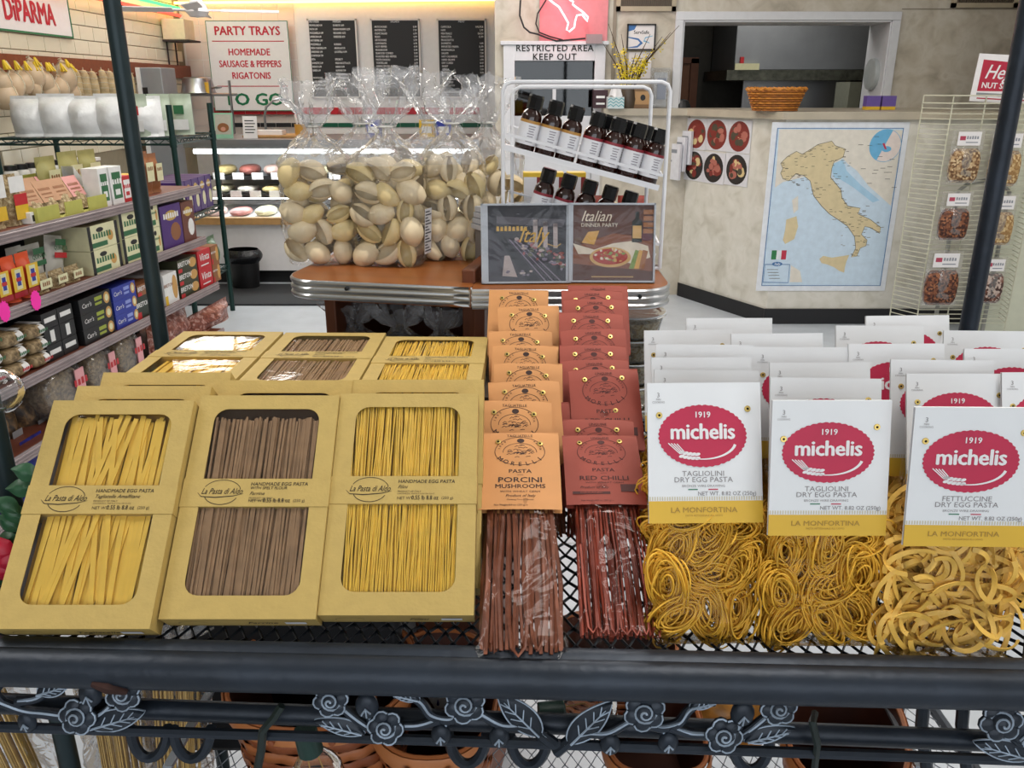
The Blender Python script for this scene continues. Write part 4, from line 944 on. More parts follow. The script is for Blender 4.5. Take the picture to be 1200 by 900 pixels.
def art2(m):
    m.rect(-0.064, 0.064, 0.003, 0.122, 0, 0)
    m.shape([[(-0.064, 0.003), (0.064, 0.003), (0.064, 0.070), (0.0, 0.078), (-0.064, 0.055)]], 0.0002, 1)
    m.shape([[(-0.064, 0.003), (0.064, 0.003), (0.064, 0.018), (-0.064, 0.030)]], 0.0003, 0)
    m.shape([[(-0.064, 0.062), (-0.03, 0.052), (0.0, 0.062), (0.03, 0.066), (0.056, 0.058), (0.06, 0.04), (0.03, 0.03), (-0.03, 0.045), (-0.055, 0.045)]], 0.0004, 2)
    m.shape([ellipse(-0.004, 0.040, 0.033, 0.016, 30)], 0.0005, 3); m.shape([ellipse(-0.004, 0.041, 0.028, 0.0125, 30)], 0.0006, 4)
    rn = random.Random(8)
    for i in range(60):
        a, q = rn.uniform(0, 6.28), rn.random() ** 0.5; m.shape([ellipse(-0.004 + 0.024 * q * math.cos(a), 0.042 + 0.011 * q * math.sin(a), rn.uniform(.002, .004), rn.uniform(.0012, .0024), 7)], 0.0007 + i * 1e-6, rn.choice((2, 4, 4, 5, 3)))
    m.shape([[(-0.05, 0.063), (-0.03, 0.060), (-0.022, 0.082), (-0.04, 0.080)]], 0.0006, 6); m.shape([ellipse(-0.056, 0.066, 0.006, 0.006, 12)], 0.0006, 7)
    m.shape([rrect(0.030, 0.046, 0.064, 0.100, 0.005, '0011')], 0.0006, 8); m.rect(0.035, 0.041, 0.098, 0.112, 0.0006, 8); m.rect(0.031, 0.045, 0.070, 0.090, 0.0007, 3)
    for i in range(4): m.rect(0.048, 0.064, 0.078 + i * 0.010, 0.085 + i * 0.010, 0.0005, 9)
    m.shape([ellipse(0.053, 0.072, 0.010, 0.006, 16)], 0.0006, 10)
    for i in range(3): m.shape([[(0.026 + i * 0.008, 0.022), (0.034 + i * 0.008, 0.022), (0.044 + i * 0.006, 0.050), (0.036 + i * 0.006, 0.052)]], 0.0008 + i * 1e-5, (5, 6, 9)[i])
    m.text('Italian', -0.028, 0.104, 0.001, 0.024, 2, 0.004, 0.42, sx=0.85); m.text('DINNER PARTY', -0.022, 0.0905, 0.001, 0.0085, 2, 0.006); m.text('~34', 0.0, 0.009, 0.001, 0.0036, 3)
disc('music disc with dark market street cover leaning beside the shell bags', 617, 334, 0.05, art1, [flat('art_navy', '#23222c'), flat('art_slate', '#3c3a45'), flat('art_stone', '#b5a7a6'), flat('art_pink', '#a4646a'), flat('art_olive', '#5d5f48'), flat('art_mauve', '#7c7284'), flat('art_grey', '#56535c'), flat('art_rust', '#8c3a30'), flat('art_gold', '#d3a747')])
disc('music disc with pasta plate and wine bottle cover', 716, 333, -0.02, art2, [flat('art_brown', '#5a3328'), flat('art_table', '#8a5238'), flat('art_cream', '#e5d8c4'), flat('art_plate', '#d6ab6b'), flat('art_tomato', '#b03325'), flat('art_leaf', '#7f9a4a'), flat('art_cheese', '#d9a54e'), flat('art_garlic', '#6b5040'), flat('art_bottle', '#1e2320'), flat('art_cork', '#a5693c'), flat('art_onion', '#5c2433')])
for i in range(4):
    tag(MB().box(-0.071, 0.071, -0.0625, 0.0625, 0, 0.0095).build('spare_disc_case', M_jedge, bevel=0.001, M=TR(at_z(600, 300, ST).x + 0.02 + 0.003 * i, 1.46, ST + 0.061 + i * 0.0102, rz=0.5 + 0.04 * i)), f'clear disc case in the low pile behind the dark disc, {["bottom", "second", "third", "top"][i]} one', 'disc case', 'pile of spare disc cases')
tag(MB().box(-0.07, 0.07, -0.06, 0.06, 0, 0.06).build('disc_carton', mat('grey_carton', '#7d7a78', 0.7), M=TR(at_z(600, 300, ST).x + 0.025, 1.46, ST + 0.0005, rz=0.5)), 'small grey carton under the pile of spare disc cases', 'carton')

# ---- white wire stand with extract bottles
M_wire = mat('white_coated_wire', '#e3e4e8', 0.35, var=0.03)
YF, YB = 1.41, 1.50
c0 = at_y(690, 240, 1.45); ws = thing('bottle_stand', 'white wire stand with slanted tiers full of extract bottles', 'stand', TR(c0.x, 1.455, ST))
WI = TR(-c0.x, -1.455, -ST)
def wmb():
    m = MB(); m.M = WI; return m
def hoop(xa, xb, ytop, Y, r=0.0034):
    A, B = at_y(xa, ytop, Y), at_y(xb, ytop, Y); c = 0.014
    m = wmb(); m.tube([(A.x, Y, ST + 0.004), (A.x, Y, A.z - c), (A.x + c * .3, Y, A.z - c * .3), (A.x + c, Y, A.z), (B.x - c, Y, A.z), (B.x - c * .3, Y, A.z - c * .3), (B.x, Y, A.z - c), (B.x, Y, ST + 0.004)], r, 8); m.build('wire_hoop', M_wire, ws)
    return A, B
A1, B1 = hoop(589, 786, 96, YF); A2, B2 = hoop(600, 764, 102, YB)
sl = math.atan2(0.262, 1.0)
def tier(xa, ya, xb, yb, nm):
    A, B = at_y(xa, ya, YF), at_y(xb, yb, YF); L_ = (B - A).length; ang = math.atan2(B.z - A.z, B.x - A.x)
    Mt = Matrix.Translation(A) @ Matrix.Rotation(-ang, 4, 'Y')
    m = MB(); m.M = WI @ Mt; d_ = YB - YF
    m.box(0, L_, 0, d_, -0.0025, 0); m.box(0, L_, -0.002, 0.0, -0.005, 0.004)
    m.box(0, L_, -0.0035, -0.0005, 0.018, 0.0225); m.tube([(0, d_, 0.03), (L_, d_, 0.03)], 0.002, 6); m.tube([(0, 0, 0.02), (0, d_, 0.03)], 0.002, 6); m.tube([(L_, 0, 0.02), (L_, d_, 0.03)], 0.002, 6)
    m.build(nm, M_wire, ws); return Mt, L_
T1, L1 = tier(591, 172, 772, 220, 'upper_tier'); T2, L2 = tier(591, 252, 768, 300, 'lower_tier')
m = wmb(); m.tube([(A1.x, YF, ST + 0.004), (B1.x, YF, ST + 0.004), (B2.x, YB, ST + 0.004), (A2.x, YB, ST + 0.004)], 0.003, 6, closed=True); m.build('base_wire', M_wire, ws)
M_amber = mat('amber_glass', '#2a0f08', 0.08, var=0.1, coat=0.5); M_label = mat('white_label', '#e4e4e8', 0.5, var=0.02); M_gold = mat('gold_label_band', '#b98a45', 0.4); M_maroon = mat('maroon_label_band', '#8e2a36', 0.45); M_lprint = mat('small_label_print', '#8d8790', 0.6)
M_cap = mat('black_cap', '#121214', 0.22, var=0.05)
def bottle_parts():
    body = MB().lathe([(0.0, 0), (0.0160, 0.0), (0.0168, 0.002), (0.0168, 0.054), (0.0150, 0.061), (0.0095, 0.067), (0.0090, 0.072), (0.0, 0.072)], 20).mesh('glass', M_amber)
    lab = {}
    for k_, bm in (('g', M_gold), ('m', M_maroon)):
        m = MB().lathe([(0.0171, 0.011), (0.0171, 0.045)], 20, 0).lathe([(0.0171, 0.045), (0.0171, 0.0495)], 20, 1)
        for i in range(7):
            a = -math.pi / 2 + 0.25
            for (yy, w_) in ((0.040 - i * 0.004, 0.35 - 0.05 * (i % 3)),): m.grid(lambda u, v: (0.0173 * math.cos(a + (u - .5) * w_ * 2), 0.0173 * math.sin(a + (u - .5) * w_ * 2), yy + 0.0013 * v), 3, 1, 2)
        lab[k_] = m.mesh('label_wrap', [M_label, bm, M_lprint])
    cap = MB().lathe([(0.0115, 0.066), (0.0128, 0.068), (0.0128, 0.086), (0.0115, 0.0895), (0.0, 0.0895)], 8).mesh('cap', M_cap, False)
    return body, lab, cap
BOT = bottle_parts()
def bottle(Mt, x, y, k_, label, rz=0.0, sc=1.0):
    b = thing('extract_bottle', label, 'bottle', Mt @ TR(x, y, 0.0005, rz=rz, s=sc), 'extract bottles in the wire stand')
    meshobj('glass', BOT[0], b); meshobj('label_wrap', BOT[1][k_], b); meshobj('cap', BOT[2], b)
pos = ['at the high end', 'second from the high end', 'third from the high end', 'fourth from the high end', 'fifth from the high end', 'sixth from the high end', 'at the low end']
for i in range(7):
    x = (0.033, 0.068, 0.103, 0.141, 0.177, 0.213, 0.249)[i] * L1 / 0.268
    bottle(T1, x, 0.024, 'g' if i < 3 else 'm', f'amber extract bottle with {"gold" if i < 3 else "maroon"} label band, {pos[i]} of the upper tier')
for i in range(3): bottle(T1, (0.158, 0.194, 0.231)[i] * L1 / 0.268, 0.062, 'm', f'amber extract bottle in the hidden back row of the upper tier, {["highest", "middle", "lowest"][i]} one')
for i in range(5): bottle(T2, (0.056, 0.093, 0.130, 0.166, 0.202)[i] * L2 / 0.268, 0.030, 'm', f'dark capped bottle on the lower tier above the discs, {["highest", "second highest", "middle", "second lowest", "lowest"][i]} one')
# cartons and packets behind the stand
M_yel = mat('yellow_carton', '#d9b52c', 0.45); M_blk = mat('black_carton', '#1c191a', 0.4); M_cream = mat('cream_carton', '#e6e0c8', 0.5)
def carton(name, label, M, w_, d_, h_, mats, deco, cat='carton', group=None, bevel=0.001):
    t = thing(name, label, cat, M, group); MB().box(-w_ / 2, w_ / 2, 0, d_, 0, h_).build('carton_body', mats[0], t, bevel=bevel)
    m = MB(); m.M = frame((0, -0.0006, 0), (1, 0, 0), (0, 0, 1)); deco(m)
    if m.f: m.build('front_print', mats, t, smooth=False)
    return t
for i, px_ in enumerate((624, 650, 676)):
    p = at_y(px_, 200, 1.56)
    def dc(m): m.rect(-0.016, 0.016, 0.09, 0.14, 0, 1); m.rect(-0.013, 0.005, 0.03, 0.075, 0, 2); m.rect(0.008, 0.016, 0.0, 0.14, 0.0002, 3); m.text('~7', 0.012, 0.07, 0.0005, 0.012, 1, 0.02, rot=math.pi / 2)
    carton('yellow_carton', f'yellow carton with dark side stripe behind the bottle stand, {["nearest the shell bags", "middle one", "behind the fourth bottle"][i]}', TR(p.x, 1.56, ST + 0.001), 0.034, 0.03, 0.148, [M_yel, M_label, M_blk, mat('red_panel', '#7d2222', 0.45)], dc, group='yellow cartons behind the stand')
M_pk = mat('salami_red_pack', '#a8483c', 0.35, var=0.35, scale=120)
for i, (px_, yy) in enumerate(((700, 226), (742, 229))):
    p = at_y(px_, yy, 1.535); m = MB(); m.grid(lambda u, v: ((u - .5) * 0.055, -0.016 * math.sin(math.pi * u) ** .5 * math.sin(math.pi * v) ** .5 + 0.003 * mnoise.noise((u * 6, v * 6, i)), (v - 0.0) * 0.11 + 0.004 * mnoise.noise((u * 5, 3.0, i))), 12, 12); m.grid(lambda u, v: ((u - .5) * 0.055, 0.002 + 0.01 * math.sin(math.pi * u) ** .5 * math.sin(math.pi * v) ** .5, v * 0.11), 8, 8)
    tag(m.build('red_packet', M_pk, M=TR(p.x, 1.535, ST + 0.001)), ['crinkled red foil packet behind the lower bottle caps', 'crinkled red foil packet near the low end of the stand'][i], 'packet', 'red packets behind the stand')
p = at_y(724, 236, 1.58); carton('yellow_packet', 'small yellow paper packet between the red packets', TR(p.x, 1.565, ST + 0.001, ry=0.15), 0.04, 0.02, 0.09, [M_yel, M_label], lambda m: m.rect(-0.015, 0.015, 0.03, 0.06, 0, 1), 'packet')

# ---- stack of clear tubs below the right counter
M_tub = film('clear_tub', (0.95, 0.97, 0.98), 0.9, 0.05, 0.06, 0.08, 0.15, 20.0); M_rimw = mat('frosted_rim', '#dfe5ea', 0.3)
M_nutmix = ramp_mat('nut_mix', [(0.2, '#5d4a2c'), (0.45, '#b59a62'), (0.6, '#d9cda6'), (0.8, '#8a7a4a')], 130, 0.6, 3, 0.5, 0.6)
tx_, ty_ = at_y(738, 400, 1.36).x, 1.36
for i in range(6):
    t = thing('clear_tub', 'round clear lidded tub of nuts under the counter, ' + ['lowest of the stack', 'second from the stack bottom', 'third from the stack bottom', 'fourth from the stack bottom', 'fifth from the stack bottom', 'topmost of the stack'][i], 'tub', TR(tx_ + 0.002 * (i % 2), ty_ - 0.002 * (i % 3), 0.859 + i * 0.0405), 'stack of clear tubs')
    MB().lathe([(0.0, 0.0), (0.044, 0.0), (0.052, 0.036)], 28).build('tub_wall', M_tub, t); MB().lathe([(0.0, 0.002), (0.042, 0.002), (0.047, 0.026), (0.03, 0.030), (0.0, 0.031)], 24).build('nuts', M_nutmix, t)
    MB().lathe([(0.0, 0.0375), (0.046, 0.0375), (0.047, 0.0395), (0.055, 0.0395), (0.0555, 0.035), (0.0525, 0.0345)], 28).build('lid', M_tub, t); MB().tube([(0.0545 * math.cos(a), 0.0545 * math.sin(a), 0.0382) for a in [0.2244 * k_ for k_ in range(28)]], 0.0014, 6, closed=True).build('lid_rim', M_rimw, t)
# ---- clear bags on the lower shelf of the left counter
M_yp = mat('yellow_pasta_pieces', '#c79c3a', 0.55, var=0.35, scale=50, bump=0.8, bscale=60)
for i, (px_, w_) in enumerate(((415, 0.10), (470, 0.11), (520, 0.10))):
    p = at_y(px_, 392, 1.42); t = thing('pillow_pasta_bag', ['crumpled clear bag of yellow pasta under the counter edge, nearest the aisle', 'crumpled clear bag of pasta under the middle of the counter', 'crumpled clear bag in the dark next to the wooden divider'][i], 'bag', TR(p.x, 1.43 - 0.02 * i, 0.859), 'bags on the lower shelf')
    MB().grid(lambda u, v: (w_ * 0.46 * math.cos(6.283 * u) * math.sin(math.pi * v) ** .6, 0.05 * math.sin(6.283 * u) * math.sin(math.pi * v) ** .6, 0.075 - 0.072 * math.cos(math.pi * v) + 0.004 * mnoise.noise((u * 6, v * 6, i))), 18, 12, wrap=True).build('pasta_pieces', M_yp, t)
    poly_bag(w_ * 1.1, 0.11, 0.15, 0.2, 0.235, 11 + i, 0.05).build('clear_bag', [M_poly, M_polyt], t, True, 0.35)
# ================================================================== GONDOLA SHELVES ON THE LEFT
G0 = Vector((-1.70, 2.70, 0)); gd = Vector((0.108, 1, 0)).normalized(); gl = Vector((-gd.y, gd.x, 0))
GM = Matrix(((gd.x, gl.x, 0, G0.x), (gd.y, gl.y, 0, G0.y), (0, 0, 1, 0), (0, 0, 0, 1)))
def GS(px_, py_):
    P = at_plane(px_, py_, G0, gl); return (P - G0).dot(gd), P.z
M_rail = mat('pinkish_price_rail', '#9c8f90', 0.4, 0.2, var=0.12, scale=12); M_gond = mat('brown_shelf_board', '#6f3a28', 0.5, var=0.15); M_gback = mat('dark_gondola_back', '#2b2422', 0.7)
gon = thing('gondola', 'long grocery shelf unit with pale price rails full of packaged food', 'shelf', GM)
SZ = [0.996, 0.748, 0.498, 0.25, 0.06]; SA, SB = -1.25, 1.50
for i, z in enumerate(SZ):
    sb = SB + (0.08 if i >= 2 else 0.0)
    o = MB().box(SA, sb, 0.0, 0.42, z - 0.02, z).build('shelf_board', M_gond, gon)
    m = MB().box(SA, sb, -0.006, 0.0, z - 0.036, z + 0.004)
    for q in range(3): m.tube([(SA, -0.007, z - 0.030 + 0.012 * q), (sb, -0.007, z - 0.030 + 0.012 * q)], 0.0035, 6)
    m.build('price_rail', M_rail, o)
MB().box(SA, SB, 0.42, 0.44, 0.0, 1.05).build('back_panel', M_gback, gon); MB().box(SA, SA + 0.02, 0, 0.44, 0, 1.05).build('end_panel', M_gback, gon)
for i, s_ in enumerate((-0.4, 0.5, 1.45)): MB().box(s_ - 0.012, s_ + 0.012, 0.40, 0.42, 0.0, 1.02).build('upright', M_gback, gon)
M_pinkstar = mat('neon_pink_tag', '#ff2fae', 0.6, emit=None)
for (x_, y_) in ((38, 352), (1, 365)):
    s_, z_ = GS(x_, y_); m = MB(); n_ = 14; m.M = frame((s_, -0.013, z_), (1, 0, 0), (0, 0, 1))
    m.shape([[((0.028 if k_ % 2 else 0.024) * math.cos(math.pi * k_ / n_), (0.037 if k_ % 2 else 0.032) * math.sin(math.pi * k_ / n_)) for k_ in range(2 * n_)]], 0, 0, 0.0006); m.build('price_star', M_pinkstar, gon)
# --- product helpers (place on shelf i by pixel columns on the front plane)
def spot(xa, xb, yt, i, set_=0.01):
    z = SZ[i]; ym = yt + 5; s0 = GS(xa, ym)[0]; s1 = GS(xb, ym)[0]; h_ = GS((xa + xb) / 2, yt)[1] - z
    return s0, s1, h_
def gcarton(name, label, xa, xb, yt, i, d_, mats, deco, set_=0.012, z0=0.0, h_=None, group=None, cat='box'):
    s0, s1, hh = spot(xa, xb, yt, i); h_ = h_ or hh - z0; w_ = s1 - s0 - 0.004
    return carton(name, label, GM @ TR((s0 + s1) / 2, set_, SZ[i] + z0 + 0.0006), w_, d_, h_, mats, lambda m: deco(m, w_, h_), cat, group)
def pillow(w_, d_, h_, seed=0, crimp=0.14):
    m = MB()
    for s_ in (-1, 1):
        def g(u, v):
            e = math.sin(math.pi * u) ** 0.55 * (math.sin(math.pi * min(1, v / (1 - crimp))) ** 0.5 if v < 1 - crimp else 0.03)
            if v < 0.06: e = max(e, 0.75 * math.sin(math.pi * u) ** .5)
            return ((u - 0.5) * w_ * (1 - 0.06 * e), s_ * d_ / 2 * e + 0.05 * w_ * mnoise.noise((u * 3 + seed, v * 4, s_)) * (0.4 + e), v * h_)
        m.grid(g, 10, 14)
    return m
def gbag(name, label, xa, xb, yt, i, d_, m_body, prints, set_=0.04, z0=0.0, h_=None, group=None, tilt=0.0, cat='bag', seed=0):
    """filled pouch with a printed front panel: prints = [(u0,u1,v0,v1,material)] and texts (str,u,v,size,material)"""
    s0, s1, hh = spot(xa, xb, yt, i); h_ = h_ or hh - z0; w_ = s1 - s0 - 0.003
    t = thing(name, label, cat, GM @ TR((s0 + s1) / 2, set_ + d_ / 2, SZ[i] + z0 + 0.001, ry=tilt), group); pillow(w_, d_, h_, seed).build('pouch', m_body, t, True, 1.0)
    m = MB(); m.M = frame((0, -d_ / 2 - 0.003, 0), (1, 0, 0), (0, -0.02, 1)); ms = []
    for p in prints:
        if p[-1] not in ms: ms.append(p[-1])
        if isinstance(p[0], str): m.text(p[0], (p[1] - .5) * w_, p[2] * h_, 0.0006, p[3] * w_, ms.index(p[-1]), 0.02, sx=0.85)
        elif p[0] == 'o': pass
        else: m.rect((p[0] - .5) * w_, (p[1] - .5) * w_, p[2] * h_, p[3] * h_, 0.0002 * (1 + prints.index(p)), ms.index(p[-1]))
    if m.f: m.build('front_print', ms, t, smooth=False)
    return t
C = lambda n_, c_, r_=0.45: mat('print_' + n_, c_, r_, var=0.06)
W_, K_, RD, YL, GR, BL, TN, OR_, PK, PU, OL, CRM, BRN = C('white', '#e6e6e4'), C('black', '#1a1a1c'), C('red', '#c0252c'), C('yellow', '#e2b932'), C('green', '#2f6a43'), C('blue', '#2b3a9a'), C('tan', '#b98e6c'), C('orange', '#e0521f'), C('pink', '#d99a94'), C('purple', '#4a2a72'), C('olive', '#98935a'), C('cream', '#dcd9b0'), C('brown', '#8d5a35')
CLR = film('clear_pouch', (0.93, 0.92, 0.88), 0.8, 0.05, 0.10, 0.1, 0.6, 18.0)
GRN = ramp_mat('grain_fill', [(0.3, '#6d5a3c'), (0.5, '#a58f66'), (0.7, '#cfc2a0')], 90, 0.6, 3, 0.4, 0.5)
DGRN = ramp_mat('cracker_rings', [(0.3, '#5a4a34'), (0.5, '#8c7654'), (0.7, '#b39b74')], 70, 0.6, 3, 0.4, 0.7)
# ----- top shelf
gbag('clear_pasta_pouch', 'clear pouch of short pasta with yellow label at the picture edge', -8, 17, 203, 0, 0.06, GRN, [(.2, .8, .15, .4, YL), (.1, .9, .55, .95, W_)], group='clear pouches on the top shelf', seed=1)
gbag('clear_pasta_pouch', 'clear pouch of short pasta with red and yellow label next to the green display tray', 17, 40, 205, 0, 0.06, GRN, [(.25, .95, .12, .5, YL), (.25, .95, .4, .62, RD), (.1, .9, .66, .97, W_)], group='clear pouches on the top shelf', seed=2)
s0, s1, _ = spot(44, 128, 235, 0); t = thing('display_tray', 'yellow-green cardboard display tray on the top shelf', 'tray', GM @ TR((s0 + s1) / 2, 0.01, SZ[0] + 0.001)); w_ = s1 - s0
m = MB(); m.box(-w_ / 2, w_ / 2, 0, 0.28, 0, 0.003); m.box(-w_ / 2, w_ / 2, 0.277, 0.28, 0, 0.13); M_tray = mat('tray_green', '#b5b45a', 0.6)
m.add([(-w_ / 2, 0, 0), (-w_ / 2, 0.28, 0), (-w_ / 2, 0.28, 0.14), (-w_ / 2, 0, 0.05)], [(0, 1, 2, 3)]); m.add([(w_ / 2, 0, 0), (w_ / 2, 0.28, 0), (w_ / 2, 0.28, 0.14), (w_ / 2, 0, 0.05)], [(3, 2, 1, 0)])
m.box(-w_ / 2, -w_ / 6 - 0.02, -0.002, 0, 0, 0.052); m.box(-w_ / 6 + 0.02, w_ / 6 - 0.02, -0.002, 0, 0, 0.052); m.box(w_ / 6 + 0.02, w_ / 2, -0.002, 0, 0, 0.052); m.build('tray_body', M_tray, t, solid=0.002, smooth=False)
for k_, (xa, xb) in enumerate(((-0.42, -0.2), (-0.2, 0.0), (0.0, 0.2), (0.2, 0.42))):
    for r_ in range(2):
        c_ = (TN, TN, TN, PK)[k_]; pw = w_ * 0.2; p = thing('carded_packet', f'small {"pink" if k_ == 3 else "tan"} carded packet in the green tray, ' + ['nearest', 'second nearest', 'third nearest', 'farthest'][k_] + (' in front' if r_ == 0 else ' at the back'), 'packet', GM @ TR((s0 + s1) / 2 + (xa + xb) / 2 * w_, 0.05 + 0.11 * r_, SZ[0] + 0.006, rx=-0.5), 'carded packets in the green tray')
        pillow(pw, 0.03, 0.10, k_).build('pouch', GRN, p); MB().box(-pw / 2, pw / 2, -0.012, -0.011, 0.05, 0.135).build('header_card', c_, p)
        MB().text('~7', 0, 0.10, 0, pw * 0.2, 0, 0.01).text('~10', 0, 0.082, 0, pw * 0.13, 0, 0.0).rect(-pw * .3, pw * .3, 0.066, 0.069, 0).build('lettering', BRN, p, M=frame((0, -0.0126, 0), (1, 0, 0), (0, 0, 1)), smooth=False)
for k_, (xa, xb, yt, c_, c2, lab) in enumerate(((118, 130, 197, W_, GR, 'narrow pale green carton beside the green tray, nearer one'), (131, 146, 195, W_, GR, 'narrow pale green carton beside the green tray, farther one'), (146, 157, 206, RD, W_, 'small red carton on the top shelf'), (157, 167, 204, YL, W_, 'small yellow carton on the top shelf next to the red one'))):
    def dc(m, w, h): m.rect(-w * .35, w * .35, h * .15, h * .85, 0, 1); m.text('~4', 0, h * .6, 0.0005, w * .35, 0, .02); m.rect(-w * .2, w * .2, h * .25, h * .4, 0.0003, 0)
    gcarton('narrow_carton', lab, xa, xb, yt, 0, 0.07, [c_, c2], dc, 0.015, group='narrow cartons on the top shelf')
for k_, (xa, xb, yt) in enumerate(((100, 122, 184), (124, 146, 178), (146, 165, 176), (178, 192, 178), (190, 202, 180))):
    gbag('olive_pouch', 'olive paper pouch at the back of the top shelf, ' + ['nearest', 'second nearest', 'middle', 'beside the dark post', 'farthest'][k_], xa, xb, yt, 0, 0.06, OL if k_ < 3 else BRN, [(.2, .8, .3, .75, CRM), ('~4', .5, .6, .25, BRN)], set_=0.18 if k_ < 3 else 0.05, group='olive pouches on the top shelf', seed=k_)
s_, _ = GS(122, 200); tag(MB().add([(0, 0, 0), (0.14, 0, 0), (0, 0.0, 0.14), (0, 0.05, 0), (0.14, 0.05, 0), (0, 0.05, 0.14)], [(0, 1, 2), (3, 5, 4), (1, 4, 5, 2)]).build('paper_sign', W_, M=GM @ TR(s_, 0.13, SZ[0] + 0.02), smooth=False), 'folded white paper sign behind the narrow cartons', 'sign')
tag(carton('label_tray', 'small white tray with dark labels beside the clear pouches', GM @ TR(GS(47, 245)[0], 0.02, SZ[0] + 0.001), 0.06, 0.05, 0.04, [W_, K_], lambda m: m.rect(-.022, .022, .008, .03, 0, 1), 'tray'))
# jars at the back of the top shelf
M_jar = mat('jar_white', '#d5d3cc', 0.25); 
for k_ in range(5):
    P = at_plane(12 + k_ * 13, 196, GM @ Vector((0, 0.39, 0)), gl); t = thing('black_lid_jar', 'small jar with black lid behind the top shelf, ' + ['nearest the picture edge', 'second in line', 'third in line', 'fourth in line', 'next to the clear box'][k_], 'jar', Matrix.Translation((P.x, P.y, SZ[0] + 0.061)), 'black lidded jars')
    MB().lathe([(0.0, 0.0), (0.026, 0.0), (0.028, 0.01), (0.028, 0.07), (0.022, 0.08)], 14).build('jar_body', M_jar, t); MB().lathe([(0.024, 0.08), (0.024, 0.10), (0.0, 0.10)], 14).build('lid', K_, t)
P = at_plane(38, 196, GM @ Vector((0, 0.39, 0)), gl); tag(MB().box(-0.06, 0.60, -0.04, 0.04, 0, 0.06).build('jar_board', M_gback, M=GM @ TR((P - G0).dot(gd) - 0.25, 0.39, SZ[0])), 'dark low board lifting the row of black lidded jars', 'board')
P = at_plane(78, 190, GM @ Vector((0, 0.36, 0)), gl); t = thing('clear_box', 'clear plastic box with white lid by the jars', 'container', GM @ TR((P - G0).dot(gd) + 0.02, 0.30, SZ[0] + 0.001)); MB().box(-0.06, 0.06, -0.045, 0.045, 0, 0.15).build('box_wall', CLR, t); MB().box(-0.064, 0.064, -0.048, 0.048, 0.15, 0.163).build('lid', W_, t); MB().box(-0.03, 0.03, -0.047, -0.046, 0.01, 0.06).build('dark_label', K_, t)
# ----- second shelf
for k_, (xa, xb, yt) in enumerate(((-20, -3, 312), (-3, 14, 306), (14, 31, 301), (31, 48, 296))):
    gbag('orange_snack_bag', 'orange snack bag with yellow shield label, ' + ['cut by the picture edge', 'second of four', 'third of four', 'last of four next to the grain pouches'][k_], xa, xb, yt, 1, 0.055, OR_, [(.06, .94, .24, .76, YL), (.28, .72, .28, .72, CRM), (.36, .64, .36, .46, BL), (.36, .64, .54, .64, BL), (.3, .7, .46, .54, RD), (.0, 1.0, .11, .23, C('crimson', '#a3202c')), ('~8', .5, .17, .16, W_)], set_=0.02, group='orange snack bags', seed=k_)
for k_ in range(3):
    gbag('bread_packet', 'small tan bread packet in front of the grain pouches, ' + ['nearest', 'middle', 'farthest'][k_], (46, 68, 86)[k_], (67, 85, 103)[k_], (322, 316, 311)[k_], 1, 0.05, GRN, [(.15, .85, .25, .75, CRM), ('~4', .5, .5, .25, BRN)], set_=0.015, group='small bread packets', seed=4 + k_)
for k_ in range(3):
    gbag('grain_pouch', 'white pouch of quinoa with green band, ' + ['nearest the orange bags', 'middle of three', 'tilted against the cream cartons'][k_], (40, 57, 77)[k_], (59, 79, 98)[k_], (290, 287, 277)[k_], 1, 0.05, C('pouch_grey', '#cfcdc4'), [(.15, .85, .5, .62, GR if k_ < 2 else RD), ('QUINOA', .5, .72, .22, GR), (.2, .8, .78, .92, GR)], set_=0.085, z0=0.004, group='quinoa pouches', tilt=0.2 if k_ == 2 else 0, seed=8 + k_)
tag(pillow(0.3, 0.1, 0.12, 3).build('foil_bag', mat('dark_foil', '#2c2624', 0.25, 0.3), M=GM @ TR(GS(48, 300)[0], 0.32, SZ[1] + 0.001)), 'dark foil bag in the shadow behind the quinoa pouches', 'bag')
def dcr(m, w, h):
    m.rect(-w / 2, w / 2, 0, h, 0, 0); m.rect(-w * .5, -w * .40, 0, h, 0.0002, 1); m.rect(w * .40, w * .5, 0, h, 0.0002, 1); m.rect(-w * .4, w * .1, h * .08, h * .28, 0.0002, 2); m.text('~7', -w * .05, h * .55, 0.0004, w * .16, 2, .02); m.shape([ellipse(w * .22, h * .45, w * .10, h * .22, 14)], 0.0003, 3)
    m.shape([ellipse(-w * .1, h * .78, w * .12, h * .1, 14)], 0.0003, 1)
for c_, (xa, xb, yb, yt) in enumerate(((104, 141, 322, 262), (141, 175, 306, 247), (175, 188, 292, 236))):
    h2 = spot(xa, xb, yt, 1)[2] / 2
    for r_ in range(2): gcarton('cream_carton', f'cream and black crispbread carton, {["lower", "upper"][r_]} one of the {["nearest", "middle", "farthest"][c_]} pair', xa, xb, yt, 1, 0.27, [CRM, K_, GR, C('cracker', '#c99a55')], dcr, 0.012, z0=r_ * (h2 + 0.0008), h_=h2 - 0.001, group='cream crispbread cartons')
def dpu(m, w, h): m.rect(-w * .5, w * .5, 0, h, 0, 0); m.shape([ellipse(0, h * .75, w * .3, h * .12, 14)], 0.0003, 1); m.shape([ellipse(w * .15, h * .35, w * .25, h * .22, 12)], 0.0003, 2); m.text('~7', 0, h * .75, 0.0006, w * .2, 3, .02)
gcarton('wafer_box', 'purple wafer box on the second shelf, nearer one', 189, 214, 240, 1, 0.10, [PU, C('gold', '#c2a04e'), BRN, W_], dpu, group='purple wafer boxes'); gcarton('wafer_box', 'purple and brown wafer box on the second shelf, farther one', 214, 229, 236, 1, 0.10, [C('cocoa', '#6a3a2e'), C('gold', '#c2a04e'), W_, W_], dpu, group='purple wafer boxes')
